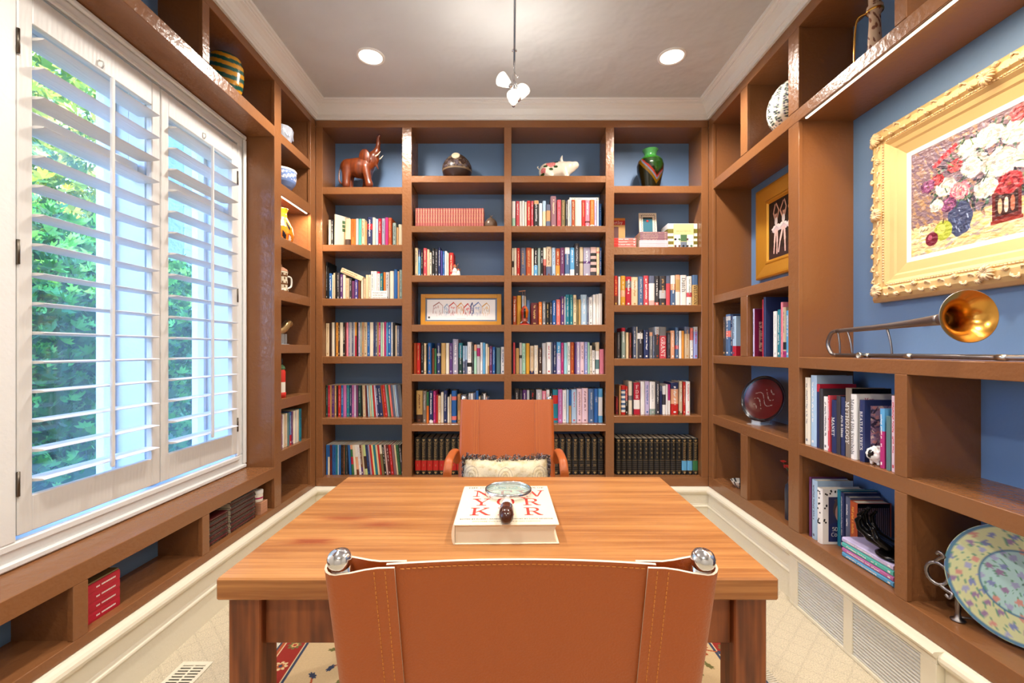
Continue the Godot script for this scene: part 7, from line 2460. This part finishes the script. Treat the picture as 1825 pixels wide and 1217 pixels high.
	bump(gold, noise_image(93, 0.05), 0.8, 6.0)
	var dp := [Vector2(0, 0), Vector2(0, 0.030), Vector2(0.010, 0.036), Vector2(0.024, 0.034), Vector2(0.090, 0.016), Vector2(0.098, 0.020), Vector2(0.108, 0.018), Vector2(db, 0.008), Vector2(db, 0.0)]
	for side in 4:
		var along := dw if side % 2 == 0 else dh
		var across := dh if side % 2 == 0 else dw
		var st := begin()
		st.set_smooth_group(-1)
		for i in dp.size() - 1:
			var p: Vector2 = dp[i]
			var q: Vector2 = dp[i + 1]
			quad(st, Vector3(-along + p.x, across - p.x, p.y), Vector3(along - p.x, across - p.x, p.y), Vector3(along - q.x, across - q.x, q.y), Vector3(-along + q.x, across - q.x, q.y))
		part("frame_rail", finish(st), gold, d, Vector3.ZERO, Vector3(0, 0, -PI / 2 * side))
	var dm := plain("dancer_canvas", Color(1, 1, 1), 0.4)
	dm.albedo_texture = ImageTexture.create_from_image(dancers_image())
	slab("canvas_back", Vector3(-dw + db, -dh + db, 0.001), Vector3(dw - db, dh - db, 0.0052), "wall_paint", d, 0.0)
	part("canvas", print_face((dw - db) * 2.0, (dh - db) * 2.0), dm, d, Vector3(0, 0, 0.006))

func flowers_image() -> Image:
	var w := 560
	var h := 350
	var im := Image.create(w, h, false, Image.FORMAT_RGBA8)
	var rg := RandomNumberGenerator.new()
	rg.seed = 2024
	# ground: mauve and ochre wall, warm cloth below
	for y in h:
		for x in w:
			var t := float(y) / h
			im.set_pixel(x, y, Color(0.50, 0.40, 0.44) if t < 0.72 else Color(0.86, 0.78, 0.58))
	for i in 700:
		var x := rg.randf_range(0, w)
		var y := rg.randf_range(0, h * 0.76)
		var c: Color = [Color(0.58, 0.44, 0.38), Color(0.46, 0.38, 0.46), Color(0.66, 0.52, 0.44), Color(0.40, 0.32, 0.40), Color(0.56, 0.50, 0.58)][rg.randi() % 5]
		if x < w * 0.2 and y > h * 0.2:
			c = c.lerp(Color(0.72, 0.56, 0.36), 0.5)
		dab(im, x, y, rg.randf_range(5, 16), rg.randf_range(2, 5), c, rg.randf_range(0.3, 1.3), 0.1)
	for i in 320:
		var c: Color = [Color(0.90, 0.82, 0.58), Color(0.82, 0.72, 0.56), Color(0.92, 0.88, 0.74), Color(0.72, 0.64, 0.62), Color(0.86, 0.74, 0.44)][rg.randi() % 5]
		dab(im, rg.randf_range(0, w), rg.randf_range(h * 0.74, h), rg.randf_range(6, 18), rg.randf_range(2, 5), c, rg.randf_range(-0.5, 0.2), 0.1)
	# foliage mass
	for i in 420:
		var a := rg.randf_range(0, TAU)
		var r := sqrt(rg.randf())
		var x := 270.0 + cos(a) * r * 210.0
		var y := 140.0 + sin(a) * r * 120.0
		var c: Color = [Color(0.16, 0.24, 0.18), Color(0.24, 0.36, 0.26), Color(0.14, 0.16, 0.22), Color(0.34, 0.46, 0.40), Color(0.22, 0.20, 0.28)][rg.randi() % 5]
		dab(im, x, y, rg.randf_range(4, 16), rg.randf_range(1.5, 4), c, a + rg.randf_range(-0.6, 0.6), 0.15)
	# glass jug, samovar-red box
	dab(im, 165, 262, 38, 54, Color(0.24, 0.28, 0.42), 0, 0.04)
	for i in 26:
		dab(im, rg.randf_range(132, 198), rg.randf_range(215, 305), rg.randf_range(3, 10), 2, [Color(0.40, 0.46, 0.62), Color(0.14, 0.18, 0.30), Color(0.62, 0.68, 0.80)][i % 3], 1.2)
	im.fill_rect(Rect2i(258, 218, 74, 88), Color(0.40, 0.10, 0.10))
	im.fill_rect(Rect2i(266, 230, 58, 60), Color(0.22, 0.10, 0.10))
	for i in 3:
		dab(im, 278 + i * 16, 262, 6, 22, [Color(0.84, 0.66, 0.52), Color(0.90, 0.78, 0.70), Color(0.76, 0.44, 0.34)][i])
	im.fill_rect(Rect2i(254, 214, 82, 8), Color(0.60, 0.22, 0.16))
	im.fill_rect(Rect2i(254, 300, 82, 10), Color(0.56, 0.18, 0.14))
	dab(im, 380, 250, 40, 56, Color(0.60, 0.66, 0.62), 0, 0.05)
	for i in 20:
		dab(im, rg.randf_range(345, 415), rg.randf_range(200, 300), 8, 2, Color(0.78, 0.82, 0.76) if i % 2 else Color(0.42, 0.52, 0.46), 1.4)
	# blooms: [x, y, radius, petals]
	var blooms := [[190, 60, 30, 1], [250, 50, 36, 1], [325, 70, 40, 1], [390, 60, 36, 2], [440, 40, 34, 1], [210, 118, 38, 1], [280, 140, 44, 1], [350, 140, 40, 1], [300, 205, 34, 0], [120, 150, 32, 1], [165, 178, 30, 2], [95, 118, 20, 0], [150, 96, 22, 0], [60, 128, 24, 3], [240, 196, 32, 1], [410, 120, 42, 1], [470, 100, 34, 0], [455, 160, 30, 1], [130, 210, 24, 3], [500, 60, 28, 2], [90, 200, 22, 1], [330, 24, 26, 0]]
	for b in blooms:
		var tones: Array = [[Color(0.68, 0.14, 0.18), Color(0.84, 0.34, 0.36), Color(0.46, 0.07, 0.12)], [Color(0.93, 0.91, 0.84), Color(0.84, 0.82, 0.78), Color(0.96, 0.94, 0.88), Color(0.90, 0.82, 0.70)], [Color(0.86, 0.50, 0.56), Color(0.93, 0.72, 0.72), Color(0.72, 0.32, 0.42)], [Color(0.44, 0.20, 0.38), Color(0.62, 0.36, 0.54), Color(0.30, 0.12, 0.26)]][b[3]]
		dab(im, b[0], b[1], b[2], b[2] * 0.86, tones[1].darkened(0.22), 0, 0.08)
		for i in 46:
			var a := rg.randf_range(0, TAU)
			var r: float = sqrt(rg.randf()) * b[2]
			dab(im, b[0] + cos(a) * r, b[1] + sin(a) * r * 0.86, b[2] * 0.26, b[2] * 0.11, tones[rg.randi() % tones.size()], a + 1.2, 0.1)
		dab(im, b[0] + 2, b[1] + 2, b[2] * 0.14, b[2] * 0.1, tones[2].lerp(Color(0.85, 0.7, 0.3), 0.4))
	for i in 12:
		var x := 84 + i * 6.0
		dab(im, x, 70 - i * 3.0 + rg.randf_range(-4, 4), 7, 9, Color(0.66, 0.14, 0.20) if i % 2 else Color(0.80, 0.30, 0.34), 0.5)
	for i in 26:
		var x := rg.randf_range(60, 500)
		var y := rg.randf_range(30, 220)
		stroke(im, Vector2(x, y), Vector2(x + rg.randf_range(-22, 22), y + rg.randf_range(6, 26)), 1.6, Color(0.14, 0.26, 0.18) if i % 2 else Color(0.42, 0.54, 0.36))
	# fruit
	dab(im, 112, 286, 30, 31, Color(0.66, 0.70, 0.26))
	dab(im, 106, 280, 15, 16, Color(0.78, 0.80, 0.40))
	stroke(im, Vector2(112, 262), Vector2(114, 250), 2.0, Color(0.26, 0.22, 0.12))
	dab(im, 74, 304, 22, 22, Color(0.42, 0.08, 0.18))
	dab(im, 68, 298, 8, 8, Color(0.70, 0.34, 0.44))
	dab(im, 436, 268, 36, 28, Color(0.90, 0.76, 0.24), 0.3)
	dab(im, 482, 270, 28, 30, Color(0.56, 0.68, 0.24))
	dab(im, 428, 260, 14, 10, Color(0.96, 0.88, 0.46), 0.3)
	for i in 5:
		stroke(im, Vector2(34 + i * 6, 272), Vector2(38 + i * 6, 264 + 4 * (i % 2)), 1.0, Color(0.2, 0.14, 0.16))
	return im

func dancers_image() -> Image:
	var im := Image.create(240, 220, false, Image.FORMAT_RGBA8)
	im.fill(Color(0.12, 0.075, 0.07))
	var rg := RandomNumberGenerator.new()
	rg.seed = 31
	for i in 160:
		dab(im, rg.randf_range(0, 240), rg.randf_range(0, 220), rg.randf_range(5, 16), 4, [Color(0.16, 0.09, 0.08), Color(0.09, 0.06, 0.07), Color(0.20, 0.12, 0.10)][i % 3], rg.randf_range(0, 3), 0.1)
	im.fill_rect(Rect2i(0, 186, 240, 34), Color(0.20, 0.13, 0.14))
	var skin := Color(0.86, 0.66, 0.56)
	var tulle := Color(0.93, 0.88, 0.86)
	for d in [[46, 0], [92, 1], [140, 0], [190, 1]]:
		var x: float = d[0]
		var k: float = d[1]
		var sway := 6.0 * (k - 0.5)
		stroke(im, Vector2(x - 7, 70), Vector2(x - 17 - 3 * k, 44), 3.6, skin)
		stroke(im, Vector2(x - 17 - 3 * k, 44), Vector2(x - 3 + sway, 14), 3.0, skin)
		stroke(im, Vector2(x + 7, 70), Vector2(x + 17, 40), 3.6, skin)
		stroke(im, Vector2(x + 17, 40), Vector2(x + 4 + sway, 12), 3.0, skin)
		dab(im, x + sway * 0.4, 52, 7, 9, skin)
		dab(im, x + sway * 0.4, 45, 7, 6, Color(0.22, 0.12, 0.08))
		stroke(im, Vector2(x, 60), Vector2(x, 68), 3.5, skin)
		dab(im, x, 80, 10, 16, tulle)
		dab(im, x - sway * 0.5, 104, 30, 12, tulle, 0.16 * (k - 0.5), 0.09)
		dab(im, x - sway * 0.5, 112, 25, 9, Color(0.84, 0.76, 0.78), 0.16 * (k - 0.5), 0.09)
		for i in 12:
			stroke(im, Vector2(x, 96), Vector2(x - 28 + i * 5, 117), 0.9, Color(0.80, 0.72, 0.74))
		stroke(im, Vector2(x - 5, 116), Vector2(x - 10 - 10 * k, 156), 5.5, Color(0.90, 0.74, 0.70))
		stroke(im, Vector2(x - 10 - 10 * k, 156), Vector2(x - 14 - 16 * k, 198), 3.8, Color(0.90, 0.74, 0.70))
		stroke(im, Vector2(x + 6, 116), Vector2(x + 7 + 2 * k, 158), 5.5, Color(0.88, 0.70, 0.66))
		stroke(im, Vector2(x + 7 + 2 * k, 158), Vector2(x + 5 + 6 * k, 202), 3.8, Color(0.88, 0.70, 0.66))
	return im

# ------------------------------------------------------------------ on the desk and the floor
func build_desk_things() -> void:
	var b := thing("cartoon_album", "thick cream hardback with large red letters lying on the desk", "book", Vector3(-0.018, 0.7503, -1.396), 0.018)
	var w := 0.288
	var d := 0.345
	var t := 0.055
	var jacket := plain("album_jacket", Color(0.93, 0.89, 0.80), 0.32)
	slab("back_board", Vector3(-w / 2, 0, -d / 2), Vector3(w / 2, 0.0035, d / 2), jacket, b, 0.001)
	slab("front_board", Vector3(-w / 2, t - 0.0035, -d / 2), Vector3(w / 2, t, d / 2), jacket, b, 0.001)
	var sp := PackedVector2Array()
	for i in 9:
		var a := PI * 0.5 + PI * i / 8.0
		sp.append(Vector2(-w / 2 + 0.002 + 0.008 * cos(a), t * 0.5 + (t * 0.5) * sin(a)))
	sp.append(Vector2(-w / 2 + 0.003, 0.001))
	sp.append(Vector2(-w / 2 + 0.003, t - 0.001))
	part("spine", prism(sp, -d / 2, d / 2), jacket, b)
	# page block with a hollowed fore edge
	var pp := PackedVector2Array([Vector2(-w / 2 + 0.004, 0.0036), Vector2(w / 2 - 0.006, 0.0036), Vector2(w / 2 - 0.012, t * 0.3), Vector2(w / 2 - 0.014, t * 0.5), Vector2(w / 2 - 0.012, t * 0.7), Vector2(w / 2 - 0.006, t - 0.0036), Vector2(-w / 2 + 0.004, t - 0.0036)])
	part("page_block", prism(pp, -d / 2 + 0.004, d / 2 - 0.004), "book_pages", b)
	var flat := Vector3(-PI / 2, 0, 0)
	var y := t + 0.0002
	lettering("THE COMPLETE CARTOONS OF", 0.0175, "ink_black", b, Vector3(0, y, -d / 2 + 0.020), flat)
	var rows := ["NEW", "YOR", "KER"]
	for r in 3:
		for c in 3:
			lettering(rows[r][c], 0.088, "ink_red", b, Vector3(-0.078 + c * 0.078, y, -d / 2 + 0.082 + r * 0.082), flat, true)
	lettering("EDITED BY ROBERT MANKOFF · FOREWORD BY DAVID REMNICK", 0.0084, "ink_black", b, Vector3(0, y, d / 2 - 0.040), flat)
	lettering("INCLUDES TWO DISCS WITH EVERY CARTOON", 0.0085, "ink_gold", b, Vector3(0, y, d / 2 - 0.022), flat)

	# reading glass lying on the book
	var m := thing("magnifying_glass", "chrome magnifying glass with pearl and dark horn handle on the album", "magnifying glass", Vector3(-0.012, 0.806, -1.475))
	m.rotation.y = -0.03
	var R := 0.074
	var rim := []
	for i in 41:
		var a := TAU * i / 40.0
		rim.append(Vector3(R * cos(a), 0.017, R * sin(a)))
	part("rim", lathe([Vector2(R - 0.001, 0.004), Vector2(R + 0.002, 0.006), Vector2(R + 0.003, 0.013), Vector2(R + 0.002, 0.021), Vector2(R - 0.001, 0.023), Vector2(R - 0.002, 0.019), Vector2(R - 0.002, 0.008), Vector2(R - 0.001, 0.004)], 48), "chrome", m)
	var lens := []
	for i in 11:
		lens.append(Vector2(0.0001 + (R - 0.0025) * i / 10.0, 0.013 - 0.005 * (1.0 - pow(i / 10.0, 2.0))))
	for i in 11:
		lens.append(Vector2(0.0001 + (R - 0.0025) * (10 - i) / 10.0, 0.0135 + 0.005 * (1.0 - pow((10 - i) / 10.0, 2.0))))
	part("lens", lathe(lens, 48), "lens_glass", m)
	part("collar", tube([Vector3(0, 0.014, R), Vector3(0.0, 0.016, R + 0.022)], [0.006, 0.009], 12), "chrome", m)
	var pearl := plain("pearl", Color(0.90, 0.88, 0.84), 0.2)
	pearl.clearcoat_enabled = true
	part("grip", tube([Vector3(0, 0.016, R + 0.02), Vector3(0, 0.0165, R + 0.035), Vector3(0.001, 0.018, R + 0.07), Vector3(0.002, 0.0205, R + 0.115)], [0.009, 0.0125, 0.0165, 0.0198], 18), pearl, m)
	part("horn_tip", tube([Vector3(0.002, 0.0205, R + 0.1145), Vector3(0.003, 0.0215, R + 0.16), Vector3(0.005, 0.0215, R + 0.185), Vector3(0.006, 0.021, R + 0.197)], [0.0199, 0.021, 0.0185, 0.009], 18), plain("dark_horn", Color(0.26, 0.13, 0.09), 0.18), m)

func build_floor_things() -> void:
	var r := thing("patterned_rug", "red and cream floral rug under the desk", "rug", Vector3(-0.02, 0.0, -2.12), 0.03)
	var rm := plain("rug_weave", Color(1, 1, 1), 1.0)
	rm.albedo_texture = ImageTexture.create_from_image(rug_image())
	var w := 1.98
	var d := 1.36
	slab("pile", Vector3(-w / 2, 0.0002, -d / 2), Vector3(w / 2, 0.009, d / 2), "paper_white", r, 0.002)
	part("woven_face", print_face(w - 0.004, d - 0.004), rm, r, Vector3(0, 0.0094, 0), Vector3(-PI / 2, 0, 0))
	for s in [-1, 1]:
		var fr := begin()
		for i in 130:
			var z := -d / 2 + d * (i + 0.5) / 130.0
			add_tube(fr, [Vector3(s * w / 2, 0.005, z), Vector3(s * (w / 2 + 0.02), 0.0035, z + 0.002), Vector3(s * (w / 2 + 0.045), 0.002, z - 0.002)], 0.0016, 4)
		part("fringe", finish(fr), "paper_white", r).set_meta("kind", "stuff")

	var v := thing("floor_vent", "cream metal floor register set in the carpet by the baseboard", "vent", Vector3(-1.285, 0.0, -1.70))
	slab("rim", Vector3(-0.062, 0.0003, -0.14), Vector3(-0.046, 0.006, 0.14), "base_paint", v)
	slab("rim", Vector3(0.046, 0.0003, -0.14), Vector3(0.062, 0.006, 0.14), "base_paint", v)
	slab("rim", Vector3(-0.046, 0.0003, -0.14), Vector3(0.046, 0.006, -0.118), "base_paint", v)
	slab("rim", Vector3(-0.046, 0.0003, 0.118), Vector3(0.046, 0.006, 0.14), "base_paint", v)
	slab("well", Vector3(-0.046, 0.0003, -0.118), Vector3(0.046, 0.0008, 0.118), "black_slot", v, 0.0)
	slab("centre_bar", Vector3(-0.004, 0.0008, -0.118), Vector3(0.004, 0.0055, 0.118), "base_paint", v)
	for i in 15:
		slab("slat", Vector3(-0.046, 0.001, -0.113 + i * 0.0157), Vector3(0.046, 0.005, -0.105 + i * 0.0157), "base_paint", v, 0.001)

func rug_image() -> Image:
	var w := 744
	var h := 544
	var im := Image.create(w, h, false, Image.FORMAT_RGBA8)
	im.fill(Color(0.80, 0.70, 0.54))
	var red := Color(0.58, 0.15, 0.11)
	var blue := Color(0.20, 0.24, 0.34)
	var rust := Color(0.66, 0.30, 0.16)
	var olive := Color(0.42, 0.40, 0.22)
	for b in [[0, 3, blue], [3, 8, rust], [8, 10, Color(0.84, 0.76, 0.6)], [10, 40, red], [40, 42, Color(0.84, 0.76, 0.6)], [42, 46, blue]]:
		im.fill_rect(Rect2i(b[0], b[0], w - 2 * b[0], h - 2 * b[0]), b[2])
		im.fill_rect(Rect2i(b[1], b[1], w - 2 * b[1], h - 2 * b[1]), Color(0.80, 0.70, 0.54))
	var rg := RandomNumberGenerator.new()
	rg.seed = 66
	# border flowers
	for k in 46:
		var t := k / 46.0 * 2.0 * (w + h - 100)
		var p := Vector2(25, 25)
		if t < w - 50:
			p += Vector2(t, 0)
		elif t < w + h - 100:
			p = Vector2(w - 25, 25 + t - (w - 50))
		elif t < 2 * w + h - 150:
			p = Vector2(w - 25 - (t - (w + h - 100)), h - 25)
		else:
			p = Vector2(25, h - 25 - (t - (2 * w + h - 150)))
		rosette(im, p, 11.0, [Color(0.84, 0.74, 0.56), rust, blue] if k % 2 else [olive, Color(0.80, 0.62, 0.40), red])
	# field: palmettes joined by vines
	for j in 5:
		for i in 7:
			var p := Vector2(92 + i * 88 + (44 if j % 2 else 0), 86 + j * 92)
			if p.x > w - 70:
				continue
			for a in 6:
				var e := p + Vector2.from_angle(a * TAU / 6.0 + 0.3) * 46.0
				stroke(im, p, e, 1.4, olive if a % 2 else rust)
				dab(im, e.x, e.y, 8, 4, olive if a % 2 else blue, a, 0.2)
			rosette(im, p, 26.0 if (i + j) % 2 else 18.0, [rust, Color(0.84, 0.60, 0.36), red] if (i + j) % 2 else [Color(0.72, 0.44, 0.28), blue, Color(0.86, 0.78, 0.62)])
	for y in range(0, h, 2):
		for x in w:
			im.set_pixel(x, y, im.get_pixel(x, y).darkened(0.07 * rg.randf() + 0.03))
	return im

func rosette(im: Image, p: Vector2, r: float, tones: Array) -> void:
	for a in 8:
		var q := p + Vector2.from_angle(a * TAU / 8.0) * r * 0.62
		dab(im, q.x, q.y, r * 0.42, r * 0.24, tones[0], a * TAU / 8.0, 0.1)
	dab(im, p.x, p.y, r * 0.5, r * 0.5, tones[1], 0, 0.15)
	dab(im, p.x, p.y, r * 0.26, r * 0.26, tones[2])
